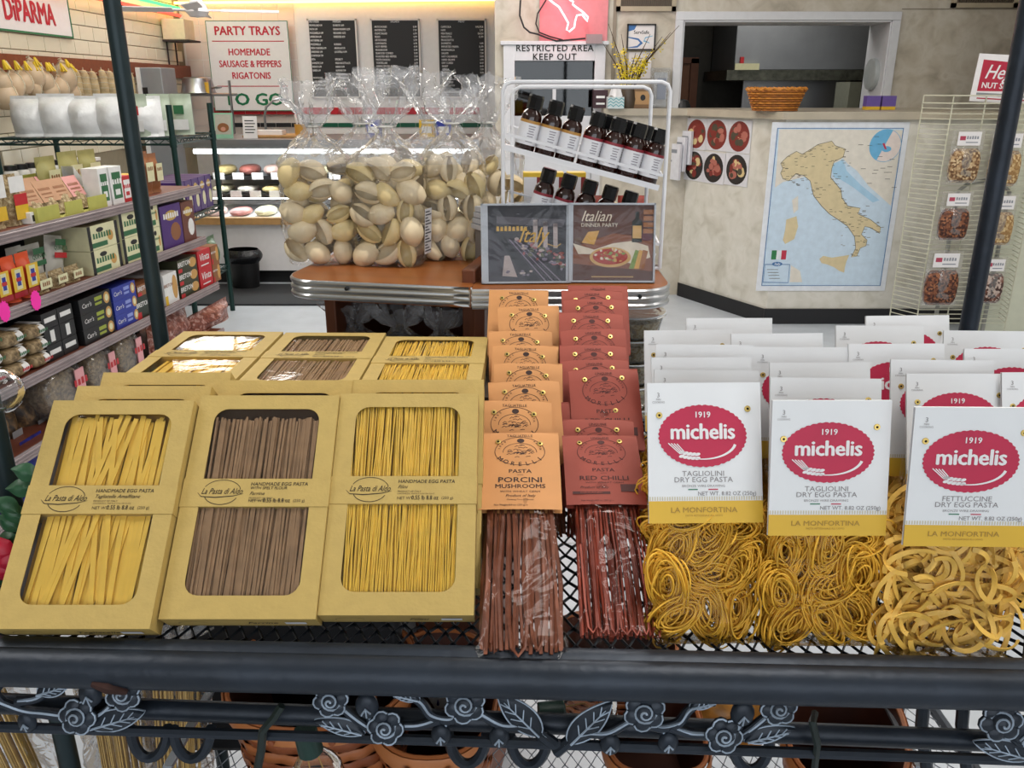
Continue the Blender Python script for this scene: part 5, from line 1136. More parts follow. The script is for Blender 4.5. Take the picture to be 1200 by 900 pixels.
# ----- third shelf
for k_, (xa, xb, yt, n_, st_) in enumerate(((-24, 8, 392, 3, 0.03), (4, 34, 388, 3, 0.02), (34, 58, 380, 3, 0.02), (8, 36, 379, 3, 0.2))):
    s0, s1, hh = spot(xa, xb, yt, 2); w_ = s1 - s0
    for r_ in range(n_):
        h1 = hh / n_; t = thing('cracker_ring_pack', f'clear pack of cracker rings with white wrap label, {["bottom", "middle", "top"][r_]} of the {["edge", "near", "far", "rear"][k_]} pile', 'pack', GM @ TR((s0 + s1) / 2, st_ + 0.04, SZ[2] + 0.001 + r_ * h1), 'piled cracker ring packs')
        MB().grid(lambda u, v: (w_ * .47 * math.copysign(abs(math.cos(6.283 * u)) ** .6, math.cos(6.283 * u)) * math.sin(math.pi * v) ** .4, 0.055 * math.copysign(abs(math.sin(6.283 * u)) ** .6, math.sin(6.283 * u)) * math.sin(math.pi * v) ** .4, h1 * .48 * (1 - math.cos(math.pi * v))), 20, 8, wrap=True).build('cracker_rings', DGRN, t)
        m = MB(); m.grid(lambda u, v: (w_ * (0.05 + .26 * v), -0.058 * math.sin(math.pi * u) ** .35 + 0.0, h1 * (.02 + .98 * u)), 8, 2); m.grid(lambda u, v: (w_ * (0.05 + .26 * v), -0.05 + 0.09 * u, h1 * 1.0), 2, 2); m.build('label_wrap', [W_], t); MB().text('~6', 0, 0, 0, h1 * .28, 0, .02).build('lettering', RD if r_ == 0 else GR, t, M=frame((w_ * .18, -0.0605, h1 * .5), (1, 0, 0), (0, 0, 1)), smooth=False)
def dca(col):
    def f(m, w, h): m.rect(-w / 2, w / 2, 0, h, 0, 0); m.text("Carr's", -w * .28, h * .5, 0.0004, h * .42, 1, .01, .2); m.rect(-w * .02, w * .22, h * .55, h * .8, 0.0003, 2); m.rect(-w * .02, w * .2, h * .25, h * .42, 0.0003, 2); m.shape([ellipse(w * .37, h * .5, w * .10, h * .4, 16)], 0.0003, 3); m.shape([ellipse(w * .37, h * .5, w * .06, h * .24, 12)], 0.0005, 4)
    return f
for c_, (xa, xb, yt, m0, m2, nm) in enumerate(((94, 133, 345, K_, C('lime', '#9aa83c'), 'black'), (133, 162, 333, BL, C('paleblue', '#8d9ad8'), 'blue'))):
    hh = spot(xa, xb, yt, 2)[2] / 3
    for r_ in range(3): gcarton('cracker_box', f'{nm} water cracker box, {["bottom", "middle", "top"][r_]} of its stack', xa, xb, yt, 2, 0.20, [m0, W_, m2, C('cracker', '#c99a55'), CRM], dca(nm), z0=r_ * hh, h_=hh - 0.001, group=f'stack of {nm} cracker boxes')
hh = spot(94, 133, 345, 2)[2] / 3
for c_ in range(2):
    for r_ in range(3):
        s_ = GS(94, 380)[0] - 0.05 - 0.048 - 0.093 * c_; t = thing('cracker_box', f'black cracker box end-on, {["bottom", "middle", "top"][r_]} of the {["inner", "outer"][c_]} column beside the cracker rings', 'box', GM @ TR(s_ + 0.05, 0.02, SZ[2] + 0.001 + r_ * hh), 'end-on black cracker boxes'); MB().box(-0.045, 0.045, 0, 0.2, 0, hh - .001).build('carton_body', K_, t, bevel=0.001)
        vert = r_ == 1; MB().box(-0.012 if vert else -0.032, 0.012 if vert else 0.032, -0.001, 0, hh * (.15 if vert else .38), hh * (.85 if vert else .66)).build('barcode_label', W_, t)
def dbr(m, w, h): m.rect(-w / 2, w / 2, 0, h, 0, 0); m.text('BRETON', -w * .18, h * .62, 0.0004, w * .17, 1, .03, .1); m.shape([ellipse(w * .28, h * .5, w * .2, h * .4, 14)], 0.0003, 2); m.rect(-w * .5, -w * .3, 0, h * .3, 0.0003, 3)
gcarton('cracker_box', 'dark green cracker box with round cracker picture next to the blue stack', 161, 186, 345, 2, 0.18, [C('darkgreen', '#28332a'), W_, C('cracker', '#c99a55'), RD], dbr); gcarton('cracker_box', 'brown cracker box lying on the dark green one', 163, 186, 331, 2, 0.18, [BRN, W_, C('cracker', '#c99a55'), RD], dbr, z0=spot(161, 186, 345, 2)[2] + 0.001)
gcarton('cracker_box', 'white and yellow cracker box beside the dark post', 193, 210, 320, 2, 0.2, [W_, BRN, C('cracker', '#c99a55'), YL], dbr)
hh = spot(210, 233, 302, 2)[2] / 3
for r_ in range(3): gcarton('cracker_box', f'dark cracker box with red corner next to the red boxes, {["bottom", "middle", "top"][r_]} of three', 210, 233, 302, 2, 0.25, [C('darkolive', '#3a3d28'), W_, C('cracker', '#c99a55'), RD], dbr, z0=r_ * hh, h_=hh - .001, group='three stacked dark cracker boxes')
hh = spot(233, 250, 292, 2)[2] / 2
def dvi(m, w, h): m.rect(-w / 2, w / 2, 0, h, 0, 0); m.text('Vinta', 0, h * .6, 0.0004, w * .36, 1, .02, .2); m.rect(-w * .3, w * .3, h * .15, h * .22, 0.0003, 1)
for r_ in range(2):
    gcarton('red_cracker_box', f'red cracker box at the shelf end, {["lower", "upper"][r_]} one', 233, 249, 292, 2, 0.25, [RD, W_], dvi, z0=r_ * hh, h_=hh - .001, group='red cracker boxes'); gcarton('seed_cracker_box', f'brown seed cracker box at the very end of the shelf, {["lower", "upper"][r_]} one', 249, 258, 288, 2, 0.25, [C('seed', '#8c5a34'), W_, C('cracker', '#c99a55'), RD], dbr, z0=r_ * hh, h_=hh - .001, group='seed cracker boxes')
# ----- fourth shelf: clear clamshells with pink labels, and a red bag
for k_, (xa, xb, yt) in enumerate(((62, 113, 428), (112, 146, 408), (146, 176, 391))):
    s0, s1, hh = spot(xa, xb, yt, 3); w_ = s1 - s0; t = thing('clamshell_pack', 'clear clamshell of cookies with pink label, ' + ['nearest', 'middle', 'farthest'][k_] + ' of three', 'pack', GM @ TR((s0 + s1) / 2, 0.02, SZ[3] + 0.001), 'clamshell packs')
    g = lambda k2: (lambda u, v: (w_ * .48 * k2 * math.copysign(abs(math.cos(6.283 * u)) ** .5, math.cos(6.283 * u)) * math.sin(math.pi * v) ** .35, 0.09 + 0.085 * k2 * math.copysign(abs(math.sin(6.283 * u)) ** .5, math.sin(6.283 * u)) * math.sin(math.pi * v) ** .35, hh * .5 * (1 - k2 * math.cos(math.pi * v))))
    MB().grid(g(1), 24, 10, wrap=True).build('clear_shell', CLR, t); MB().grid(g(.82), 18, 8, wrap=True).build('cookies', DGRN, t); MB().box(w_ * .08, w_ * .30, 0.0, 0.004, hh * .25, hh * .85).build('pink_label', C('pinklabel', '#e3a3a6'), t); MB().text('~4', 0, 0, 0, hh * .2, 0, .02).build('lettering', RD, t, M=frame((w_ * .19, -0.001, hh * .6), (1, 0, 0), (0, 0, 1)), smooth=False)
for k_, (xa, xb, yt) in enumerate(((190, 238, 365), (236, 285, 361))):
    gbag('cookie_bag', ['reddish clear bag of cookies on the low shelf behind the flat box', 'crumpled clear bag of cookies at the low end of the shelf'][k_], xa, xb, yt, 3, 0.10, ramp_mat('red_cookie_fill', [(0.3, '#5a2c20'), (0.5, '#8c4a38'), (0.7, '#c9a9a0')], 40, 0.3, 3, 1.0, 0.5), [], seed=k_, group='cookie bags')
# ----- bottom shelf: dark and blue biscuit bags
DKB = ramp_mat('dark_biscuit_bag', [(0.3, '#1b1a22'), (0.5, '#4a3a2c'), (0.65, '#8a6a44'), (0.8, '#2a2a44')], 22, 0.3, 3, 1.2, 0.4); BLB = mat('blue_biscuit_bag', '#262a78', 0.25, var=0.5, scale=30)
for k_, (xa, xb, yt) in enumerate(((-40, 2, 492), (0, 36, 476), (30, 62, 462), (60, 92, 452))): gbag('biscuit_bag', 'dark glossy biscuit bag on the bottom shelf, ' + ['nearest', 'second nearest', 'third nearest', 'farthest'][k_], xa, xb, yt, 4, 0.10, DKB, [(.3, .7, .4, .6, C('dullwhite', '#8d8d90'))], set_=0.12, group='biscuit bags', seed=k_)
for k_, (xa, xb, yt) in enumerate(((-30, 8, 555), (8, 40, 535), (38, 66, 512))): gbag('blue_biscuit_bag', 'blue biscuit bag lying low at the front of the bottom shelf, ' + ['nearest', 'middle', 'farthest'][k_], xa, xb, yt, 4, 0.08, BLB, [(.25, .75, .3, .6, C('biscuit', '#9a7a4c'))], set_=0.012, group='blue biscuit bags', seed=k_)

# ================================================================== GREEN WIRE RACK BEYOND
M_gwire = mat('green_coated_steel', '#12332f', 0.35, 0.3)
XR, XL, Y0, Y1 = -1.93, -2.95, 4.95, 5.62
gr = thing('wire_rack', 'dark green wire rack with bags and purple boxes near the deli case', 'rack', TR(XR, Y0, 0))
for (x, y) in ((0, 0), (0, Y1 - Y0), (XL - XR, 0), (XL - XR, Y1 - Y0)):
    m = MB().tube([(x, y, 0), (x, y, 0.70), (x, y, 0.705), (x, y, 1.36)], 0.017, 10); m.lathe([(0.021, -0.03), (0.021, 0.03)], 10, M=TR(x, y, 1.16)); m.lathe([(0.021, -0.03), (0.021, 0.03)], 10, M=TR(x, y, 0.72)); m.build('post', M_gwire, gr)
WZ = (0.32, 0.72, 1.175)
for z in WZ:
    m = MB()
    for dz in (0, -0.03): m.tube([(0, 0, z + dz), (0, Y1 - Y0, z + dz), (XL - XR, Y1 - Y0, z + dz), (XL - XR, 0, z + dz)], 0.006, 6, closed=True)
    for k_ in range(22): x = (XL - XR) * (k_ + .5) / 22; m.tube([(x, 0, z), (x, Y1 - Y0, z)], 0.0025, 4)
    for k_ in range(24): a = (XL - XR) * k_ / 24; m.tube([(a, 0, z if k_ % 2 else z - .03), ((XL - XR) * (k_ + 1) / 24, 0, z - .03 if k_ % 2 else z)], 0.003, 4)
    for k_ in range(14): a = (Y1 - Y0) * k_ / 14; m.tube([(0, a, z if k_ % 2 else z - .03), (0, (Y1 - Y0) * (k_ + 1) / 14, z - .03 if k_ % 2 else z)], 0.003, 4)
    m.build('wire_shelf', M_gwire, gr)
M_wbag = mat('white_crinkled_poly', '#eef0f0', 0.3, var=0.12, scale=9, bump=0.8, bscale=25)
for k_ in range(5):
    x = XL + 0.14 + k_ * 0.165; t = thing('white_poly_bag', 'crinkled white bread bag on the green rack, ' + ['nearest the tiled wall', 'second from the wall', 'middle one', 'beside the dark post', 'next to the pale green pouches'][k_], 'bag', TR(x, Y0 + 0.17, WZ[2] + 0.007), 'white bags on the wire rack')
    pillow(0.22, 0.2, 0.225 + .012 * (k_ % 2), k_ * 3, 0.12).build('poly_bag', M_wbag, t, True, 0.5)
for k_ in range(3):
    x = XR - 0.235 + k_ * 0.085; t = thing('green_pouch', 'pale green and silver pouch on the rack top, ' + ['with a red label', 'middle of three', 'nearest the corner post'][k_], 'pouch', TR(x, Y0 + 0.12 + .12 * k_, WZ[2] + 0.007), 'pale green pouches'); pillow(0.13, 0.08, 0.235, k_ + 3).build('pouch_body', C('palegreen', '#b7c4b0', .3), t); MB().rect(-.03, .03, .12, .17, 0, 0).rect(-.05, .05, .03, .09, .0002, 1).build('front_print', [(RD, W_, GR)[k_], W_], t, M=frame((0, -.047, 0), (1, 0, 0), (0, 0, 1)), smooth=False)
for k_ in range(5):
    y = Y0 + 0.08 + k_ * 0.115; carton('purple_box', 'purple biscuit box on the rack middle shelf, ' + ['nearest', 'second nearest', 'middle', 'second farthest', 'farthest'][k_], TR(XR - 0.02, y, WZ[1] + 0.007, rz=R(90)), 0.105, 0.24, 0.20, [PU, C('gold', '#c2a04e'), CRM, W_], lambda m: dpu(m, .105, .20), 'box', 'purple boxes on the wire rack')
for k_ in range(3): carton('white_box', 'white carton on the rack middle shelf, ' + ['nearest the post', 'middle one', 'farthest from the post'][k_], TR(XR - 0.33 - k_ * 0.14, Y0 + 0.05, WZ[1] + 0.007), 0.13, 0.2, 0.17, [C('palebox', '#d8cfd4'), RD], lambda m: m.rect(-.05, .05, .10, .15, 0, 1), 'box', 'white cartons on the wire rack')
for k_ in range(4): tag(pillow(0.16, 0.1, 0.2, k_).build('green_snack_bag', mat('green_white_bag', '#5a7a58', 0.3, var=0.5, scale=20), M=TR(XR - 0.07, Y0 + 0.09 + k_ * 0.165, WZ[0] + 0.007, rz=R(90))), 'green and white snack bag on the lowest rack shelf, ' + ['nearest', 'second', 'third', 'farthest'][k_], 'bag', 'green bags on the wire rack')
# ================================================================== BACK OF THE SHOP
bp = lambda x, y, d_=0.06: at_y(x, y, BW - d_)
def sign(name, label, x0, y0, x1, y1, Y, mats, deco, thick=0.015, cat='sign', frame_m=None):
    ym = (y0 + y1) / 2; A, B = at_y(x0, ym, Y), at_y(x1, ym, Y); w_ = B.x - A.x; A.z = at_y(x0, y1, Y).z; B.z = at_y(x0, y0, Y).z; h_ = B.z - A.z; t = thing(name, label, cat, UP((A.x + B.x) / 2, Y, A.z))
    MB().box(-w_ / 2, w_ / 2, 0, h_, -thick, 0).build('board', mats[0], t)
    if frame_m:
        e = 0.014; m = MB(); m.box(-w_ / 2, w_ / 2, 0, e, 0, .008); m.box(-w_ / 2, w_ / 2, h_ - e, h_, 0, .008); m.box(-w_ / 2, -w_ / 2 + e, 0, h_, 0, .008); m.box(w_ / 2 - e, w_ / 2, 0, h_, 0, .008); m.build('frame', frame_m, t)
    m = MB(); deco(m, w_, h_); m.build('lettering', mats, t, smooth=False, M=TR(0, 0, 0.001)); return t
S_red, S_grn, S_wht = mat('sign_red', '#c02038', 0.5, var=0), mat('sign_green', '#107048', 0.5, var=0), mat('sign_white', '#e9e6e6', 0.5, var=0.02)
def d_party(m, w, h):
    T = lambda s, v, sz, mi, sx=1.0, b=0.03: m.text(s, 0, v * h, 0.0005, sz * h, mi, b, sx=sx)
    T('PARTY TRAYS', .885, .135, 1, .92, .035); m.rect(-w * .44, w * .44, .772 * h, .782 * h, 0.0004, 1); T('HOMEMADE', .655, .105, 1, .85); T('SAUSAGE & PEPPERS', .525, .105, 1, .78); T('RIGATONIS', .395, .105, 1, .85); m.rect(-w * .44, w * .44, .275 * h, .285 * h, 0.0004, 1); T('TO GO', .125, .19, 2, 1.15, .045)
    m.stroke([(-w * .495, .005 * h), (w * .495, .005 * h), (w * .495, .995 * h), (-w * .495, .995 * h)], .008, 0.0004, 2, closed=True)
sign('party_sign', 'white hanging sign advertising party trays in red and green letters', 246, 24, 341, 130, BW - 0.09, [S_wht, S_red, S_grn], d_party)
M_menu = mat('menu_black', '#131316', 0.5); M_menut = mat('menu_white', '#dedee2', 0.6, var=0)
ME1 = [('DELI CHEESES', 'PARMESAN'), ('PROVOLONE 4.99', 'DOMESTIC 8.99'), ('PASTA 5.99', 'GRANA PADANO 12.99'), ('MOZZARELLA 4.99', 'REGGIANO 15.75'), ('AMERICAN 4.49', 'SHREDDED 8.99'), ('HOT PEPPER 5.99', ''), ('MOZZARELLA', 'ROMANO'), ('FRESH CILIEGINE 6.99', 'ARGIOLAS 9.75'), ('SHREDDED 5.99', 'LOCATELLI 11.99'), ('SCAMORZA 7.99', ''), ('FETA', 'SPECIALTY'), ('DOMESTIC 5.99', 'FRESH RICOTTA 4.75'), ('FRENCH 6.99', 'ASIAGO 8.99'), ('GREEK 6.99', 'ALMOND 7.99'), ('', 'GORGONZOLA 9.99'), ('PROVOLONE', 'FONTINELLA 8.99'), ('AGED SHARP 9.99', 'MASCARPONE 6.99'), ('IMPORTED 12.99', 'FONTINA 9.99'), ('MONTE PEPE 9.99', 'CACIOTTA 9.99')]
ME2 = ['ARTICHOKES 8.99', 'ANTIPASTO 7.99', 'OLIVE SALAD 6.99', 'BEAN 4.99', 'ARTICHOKE 5.99', 'CAPONATA 6.99', 'HOT PEPPER 4.99', 'MUSHROOM 5.99', 'SEAFOOD COMBO 9.99', 'ROASTED RED PEPPER 7.99', 'PASTA FAGIOLI 5.99', 'TORTELLINI 6.99', 'GREEN SPICED OLIVES 6.99', 'MIXED MEDLEY 6.99', 'STUFFED PEPPERS 7.99', 'ITALIAN BLEND 6.49', 'SICILIAN 6.49', '', 'BUTTER 4.99', 'GARLIC 4.49']
ME3 = ['CAPICOLA HALF/LB', 'HAM 5.99', 'MEATBALLS EACH', 'PANCETTA 12.99', 'PROSCIUTTO', 'DOMESTIC 9.99', 'IMPORTED PARMA 16.99', 'MORTADELLA 7.49', 'SALAMI 7.99', 'HOT CALABRESE 9.99', 'HARD SALAMI 6.99', 'DRY CURED 8.49', 'SWEET 8.49', 'GENOA 7.99', 'SOPRESSATA 9.99', '', 'MORTADELLA', 'ROAST BEEF 8.99', 'PROSCIUTTO', '', 'SAUSAGE & BREAD 5.99']
def d_m1(m, w, h):
    for i, (a, b) in enumerate(ME1):
        y = h * (.965 - .047 * i); hd = i in (0, 6, 10) or a == 'PROVOLONE' and i > 5; m.text(a, -w * .46, y, 0.0005, h * .035, 1, .025, align='LEFT', sx=.62); m.text(b, w * .02, y, 0.0005, h * .035, 1, .025, align='LEFT', sx=.62)
def d_mn(title, L_):
    def f(m, w, h):
        m.text(title, 0, h * .965, 0.0005, h * .034, 1, .02)
        for i, s in enumerate(L_):
            if not s: continue
            a, b = s.rsplit(' ', 1) if s[-1].isdigit() or s.endswith(('EACH', 'LB')) else (s, ' '); y = h * (.90 - .041 * i); m.text(a, -w * .42, y, 0.0005, h * .035, 1, .025, align='LEFT', sx=.8); m.text(b, w * .44, y, 0.0005, h * .035, 1, .025, align='RIGHT', sx=.8)
    return f
sign('menu_board', 'black cheese menu board with two columns, nearest the party trays sign', 363, 22, 420, 115, BW - 0.065, [M_menu, M_menut], d_m1, cat='menu board', frame_m=S_wht); sign('menu_board', 'black salad menu board in the middle of the three boards', 436, 22, 493, 115, BW - 0.065, [M_menu, M_menut], d_mn('SALADS', ME2), cat='menu board', frame_m=S_wht); sign('menu_board', 'black meat menu board nearest the restricted door', 513, 22, 570, 115, BW - 0.065, [M_menu, M_menut], d_mn('MEAT', ME3), cat='menu board', frame_m=S_wht)
# parma sign on the left wall
A, B = at_x(-3, 36, LW + 0.02), at_x(79, 0, LW + 0.02); zlo = at_x(40, 40, LW + .02).z
t = thing('wall_sign', 'white sign with red letters on the cream tiles above the cheeses', 'sign', frame((LW + 0.02, (A.y + B.y) / 2, zlo), (0, 1, 0), (0, 0, 1))); w_ = (B.y - A.y)
m = MB().box(-w_ / 2 - .25, w_ / 2, 0, .62, -.012, 0); m.build('board', S_wht, t); MB().text('DiPARMA', -0.06, 0.125, .001, .185, 0, .04, sx=.78).text('PROSCIUTTO', -.10, .33, .001, .185, 0, .04, sx=.58).build('lettering', S_red, t, smooth=False); MB().box(-w_ / 2 - .25, w_ / 2, 0.0, .012, 0, .003).box(w_ / 2 - .012, w_ / 2, 0, .62, 0, .003).build('green_border', S_grn, t)
# neon tubes above the deli; rods on the tiled wall imitate their reflections
def tube_light(label, pts, m_, r=.012):
    o = MB().tube(pts, r, 8).build('neon_tube', m_); return tag(o, label, 'neon light')
zt = bp(300, 4).z
tube_light('warm yellow neon tube along the top of the back wall', [(bp(205, 8).x, BW - 0.10, zt), (bp(590, 8).x, BW - 0.10, zt + .03)], emis('neon_yellow', '#ffd060', 9)); tube_light('orange neon tube just above the yellow one', [(bp(205, 8).x, BW - 0.10, zt + .10), (bp(590, 8).x, BW - 0.10, zt + .13)], emis('neon_orange', '#ff5a20', 10))
zg = at_x(140, 3, LW + .06).z
tube_light('green glowing rod imitating a neon reflection along the tiled wall', [(LW + .06, 5.2, zg + .06), (LW + .06, BW - .15, zg + .06)], emis('green_reflection_glow', '#40ff60', 5)); tube_light('red glowing rod imitating a neon reflection below the green one', [(LW + .06, 5.2, zg), (LW + .06, BW - .15, zg)], emis('red_reflection_glow', '#ff4030', 5))  # glowing rods stand in for neon reflected in the glossy tile
# ceiling fan hub and blades
c = at_y(231, 12, 6.0); fan = thing('ceiling_fan', 'white ceiling fan with long blades in front of the neon glow', 'fan', Matrix.Translation((c.x, c.y, c.z)))
MB().tube([(0, 0, .03), (0, 0, CEIL - c.z)], .012, 8).build('down_rod', M_trim, fan); MB().lathe([(0, -.045), (.05, -.04), (.075, -.01), (.06, .03), (.03, .07), (.014, .09)], 20).build('motor_hub', S_wht, fan)
for k_ in range(4):
    m = MB().box(.07, .16, -.015, .015, -.004, .004).box(.15, .52, -.05, .05, -.003, .003); m.build('blade', S_wht, fan, M=TR(0, 0, 0, rz=k_ * R(90) + .25) @ Matrix.Rotation(.2, 4, 'X'))
# ceiling fixtures
for k_, (lx, ly) in enumerate(LAMPS):
    t = thing('ceiling_light', 'recessed fluorescent ceiling fixture with white diffuser, ' + ['over the rack by the gondola', 'over the pasta rack', 'over the rack far corner', 'above the gondola shelves', 'above the aisle', 'above the nut rack', 'over the wire rack', 'in front of the restricted door', 'over the deli case'][k_], 'ceiling light', TR(lx, ly, CEIL - .08)); MB().box(-.32, .32, -.62, .62, 0, .08).build('housing', M_trim, t); MB().box(-.29, .29, -.59, .59, -.004, 0).build('diffuser', emis('diffuser_glow', '#fff6ea', 3.0), t)
# speaker box on bracket, left wall corner
p = at_x(209, 36, LW + .12); t = thing('wall_box', 'small white box on a rusty bracket high on the tiled wall', 'speaker', Matrix.Translation((LW + .02, p.y, p.z))); MB().box(0, .2, -.12, .12, -.08, .09).build('box_body', C('boxcream', '#d9cba8'), t, bevel=.004); m = MB().box(0, .24, -.14, .14, -.095, -.08); m.tube([(.02, -.1, -.09), (.02, -.1, -.3)], .008, 6); m.tube([(.02, .1, -.09), (.02, .1, -.3)], .008, 6); m.build('bracket', M_gback, t)
# provolone and salami hanging from the brown rail
M_prov = mat('provolone_rind', '#cbb394', 0.4, var=0.15, scale=12); M_rope = mat('yellow_rope', '#e0c030', 0.6); M_sal = mat('salami_casing', '#c9b48a', 0.6, var=0.25, scale=25, bump=.5); M_string = mat('string', '#cfc7b0', .8)
def hang(px_, py_, s, k_):
    p = at_x(px_, py_, LW + .14); t = thing('provolone', 'pear-shaped provolone cheese hanging on the tiled wall, ' + k_, 'cheese', Matrix.Translation(p), 'hanging provolone cheeses')
    MB().lathe([(0, -.105 * s), (.05 * s, -.098 * s), (.085 * s, -.05 * s), (.092 * s, 0), (.078 * s, .05 * s), (.045 * s, .085 * s), (.022 * s, .10 * s), (.028 * s, .115 * s), (0, .125 * s)], 16).build('cheese_body', M_prov, t)
    m = MB()
    for a in range(4): m.tube([(.093 * s * math.cos(a * 1.57 + q * 0) * (math.cos(q)), .093 * s * math.sin(a * 1.57) * math.cos(q), .1 * s * math.sin(q)) for q in (-1.2, -.6, 0, .6)] + [(0, 0, .13 * s)], .004, 4)
    zt_ = 1.60 - p.z; m.tube([(0, 0, .14 * s), (-.02, 0, max(zt_, .13 * s))], .004, 5); m.build('net_string', M_string, t); rp_ = MB()
    for a in range(5): rp_.tube([(.03, 0, max(zt_, .13 * s)), (.05 + .014 * math.cos(a * 1.3), .024 * math.sin(a * 1.3), max(zt_, .13 * s) - .05)], .006, 5)
    rp_.build('yellow_knot', M_rope, t)
for i, (x, y, s, k_) in enumerate(((6, 112, .78, 'lowest by the picture edge'), (2, 96, .62, 'upper one by the picture edge'), (16, 99, .70, 'lower with white wrap'), (27, 96, .66, 'third in the bunch'), (38, 88, .78, 'topmost of the first bunch'), (39, 102, .55, 'small one below the topmost'), (52, 95, .66, 'middle of the bunch'), (57, 106, .75, 'lowest of the middle bunch'), (70, 103, .66, 'left of the big pale one'), (75, 91, .86, 'largest pale one near the salamis'), (83, 109, .70, 'lowest next to the salamis'))): hang(x, y, s, k_)
for i, x in enumerate((90, 100, 110, 121, 130, 138, 146, 153)):
    p = at_x(x, 99 + (i % 3), LW + .06); t = thing('salami', 'netted salami stick hanging from the brown rail, ' + ['nearest the cheeses', 'second', 'third', 'fourth', 'fifth', 'sixth with a white tag', 'seventh', 'closest to the dark post'][i], 'salami', Matrix.Translation(p), 'hanging salamis')
    MB().lathe([(0, -.12), (.02, -.115), (.033, -.09), (.036, 0), (.032, .07), (.018, .10), (0, .105)], 12).build('salami_body', M_sal, t); m = MB()
    for q in range(6): m.tube([(.037 * math.cos(a), .037 * math.sin(a), -.1 + q * .038) for a in [.785 * k_ for k_ in range(8)]], .003, 4, closed=True)
    m.tube([(0, 0, .12), (0, 0, 1.55 - p.z)], .003, 4); m.build('net', M_string, t)
    if i == 5: MB().box(.038, .04, -.03, .03, -.03, .02).build('white_tag', W_, t)
# steel oven cabinet and pot by the corner
p = at_z(190, 120, 1.3); A = at_x(172, 80, LW + .5); Yc = 7.1; A, B = at_y(168, 121, Yc), at_y(188, 79, Yc)
t = thing('steel_cabinet', 'tall stainless steel cabinet against the tiled wall', 'cabinet', TR((A.x + B.x) / 2, Yc, 0)); hw_ = (B.x - A.x) / 2; MB().box(-hw_, hw_, 0, .3, 0, B.z).build('cabinet_body', M_steeld, t, bevel=.005); MB().box(-hw_ - .02, -hw_ + .01, -.02, .0, .9, B.z).build('door_edge', W_, t); MB().box(-hw_ + .01, -hw_ + .05, -.006, 0, 1.1, B.z - .15).build('dark_slot', K_, t)
Ys = 7.9; A, B = at_y(205, 111, Ys), at_y(270, 111, Ys); t = thing('steel_wire_shelf', 'chrome wire shelf below the party trays sign', 'shelf', TR((A.x + B.x) / 2, Ys, 0)); hw_ = (B.x - A.x) / 2; m = MB()
for y in (0, .2): m.tube([(-hw_, y, A.z), (hw_, y, A.z)], .012, 6)
for x in (-hw_, hw_ * .3, hw_): m.tube([(x, 0, 0), (x, 0, A.z + .12)], .012, 6)
for k_ in range(12): m.tube([(-hw_ + 2 * hw_ * k_ / 11, 0, A.z), (-hw_ + 2 * hw_ * k_ / 11, .2, A.z)], .004, 4)
m.build('shelf_wires', M_steel, t)
c = at_y(233, 110, Ys + .1); t = thing('stock_pot', 'upturned stainless steel pot on the wire shelf', 'pot', TR(c.x, Ys + .1, A.z + .014)); MB().lathe([(.16, 0), (.15, .01), (.125, .125), (.11, .135), (0, .137)], 24).build('pot_body', M_steel, t); MB().tube([(.14, -.05, .04), (.19, -.06, .05), (.19, .06, .05), (.14, .05, .04)], .008, 6).build('handle', M_steel, t)
c = at_y(243, 112, Ys - .02); tag(MB().lathe([(0, 0), (.03, 0), (.03, .09), (0, .09)], 12).build('yellow_bottle', mat('oil_yellow', '#d8a93a', .2), M=TR(c.x, Ys + .02, A.z + .014)), 'small yellow bottle beside the upturned pot', 'bottle')

# ================================================================== DELI CASE
DY = 6.45; dzt = at_y(330, 165, DY).z; DX0_, DX1_ = -2.5, -0.25
dc_ = thing('deli_case', 'long lit glass deli case with white base behind the shell bags', 'display case', TR((DX0_ + DX1_) / 2, DY, 0)); w2 = (DX1_ - DX0_) / 2
z1, z2, zg = at_y(300, 263, DY).z, at_y(300, 255, DY).z, at_y(300, 252, DY).z
MB().box(-w2, w2, 0.03, 1.0, 0.10, z1).build('white_base', M_white, dc_); MB().box(-w2, w2, 0.06, 1.0, 0, 0.10).build('toe_kick', M_black, dc_); MB().box(-w2, w2, -.02, .05, z1, z2).build('wood_strip', mat('light_wood', '#b98f5a', .5, var=.1), dc_)
MB().box(-w2, w2, .15, 1.0, dzt - .06, dzt).build('steel_top', M_steel, dc_); MB().box(-w2, w2, .96, 1.0, z1, dzt).build('back_wall', M_white, dc_); MB().box(-w2, w2, .05, .98, z1, z1 + .03).build('case_floor', M_white, dc_)
for z, d0 in ((z1 + .17, .35), (z1 + .30, .45)):
    o = MB().box(-w2 + .02, w2 - .02, d0, .96, z, z + .012).build('glass_shelf', M_steel, dc_); MB().box(-w2 + .02, w2 - .02, d0 - .008, d0, z - .01, z + .02).build('ticket_rail', K_, o)
    for k_ in range(14): MB().box(-w2 + .1 + k_ * .155, -w2 + .19 + k_ * .155, d0 - .012, d0 - .008, z - .008, z + .045).build('price_card', S_wht, o)
MB().add([(-w2, .0, z2), (w2, .0, z2), (w2, .15, dzt - .03), (-w2, .15, dzt - .03)], [(0, 1, 2, 3)]).build('front_glass', film('case_glass', (.96, .98, .97), .7, .03, 0, .03, 0.0), dc_)
MB().tube([(-w2 + .05, .22, dzt - .09), (w2 - .05, .22, dzt - .09)], .018, 8).build('case_lamp', emis('case_lamp_white', '#f4fbff', 9), dc_); MB().tube([(-w2 + .05, .42, z1 + .15), (w2 - .05, .42, z1 + .15)], .010, 8).build('case_lamp', emis('case_lamp_low', '#f4fbff', 9), dc_)
for zz, en in ((dzt - .08, 14), (z1 + .16, 6)): area('case_light', ((DX0_ + DX1_) / 2, DY + .35, zz), (0, 0, 0), 2.1, .1, en, (.95, 1, 1))
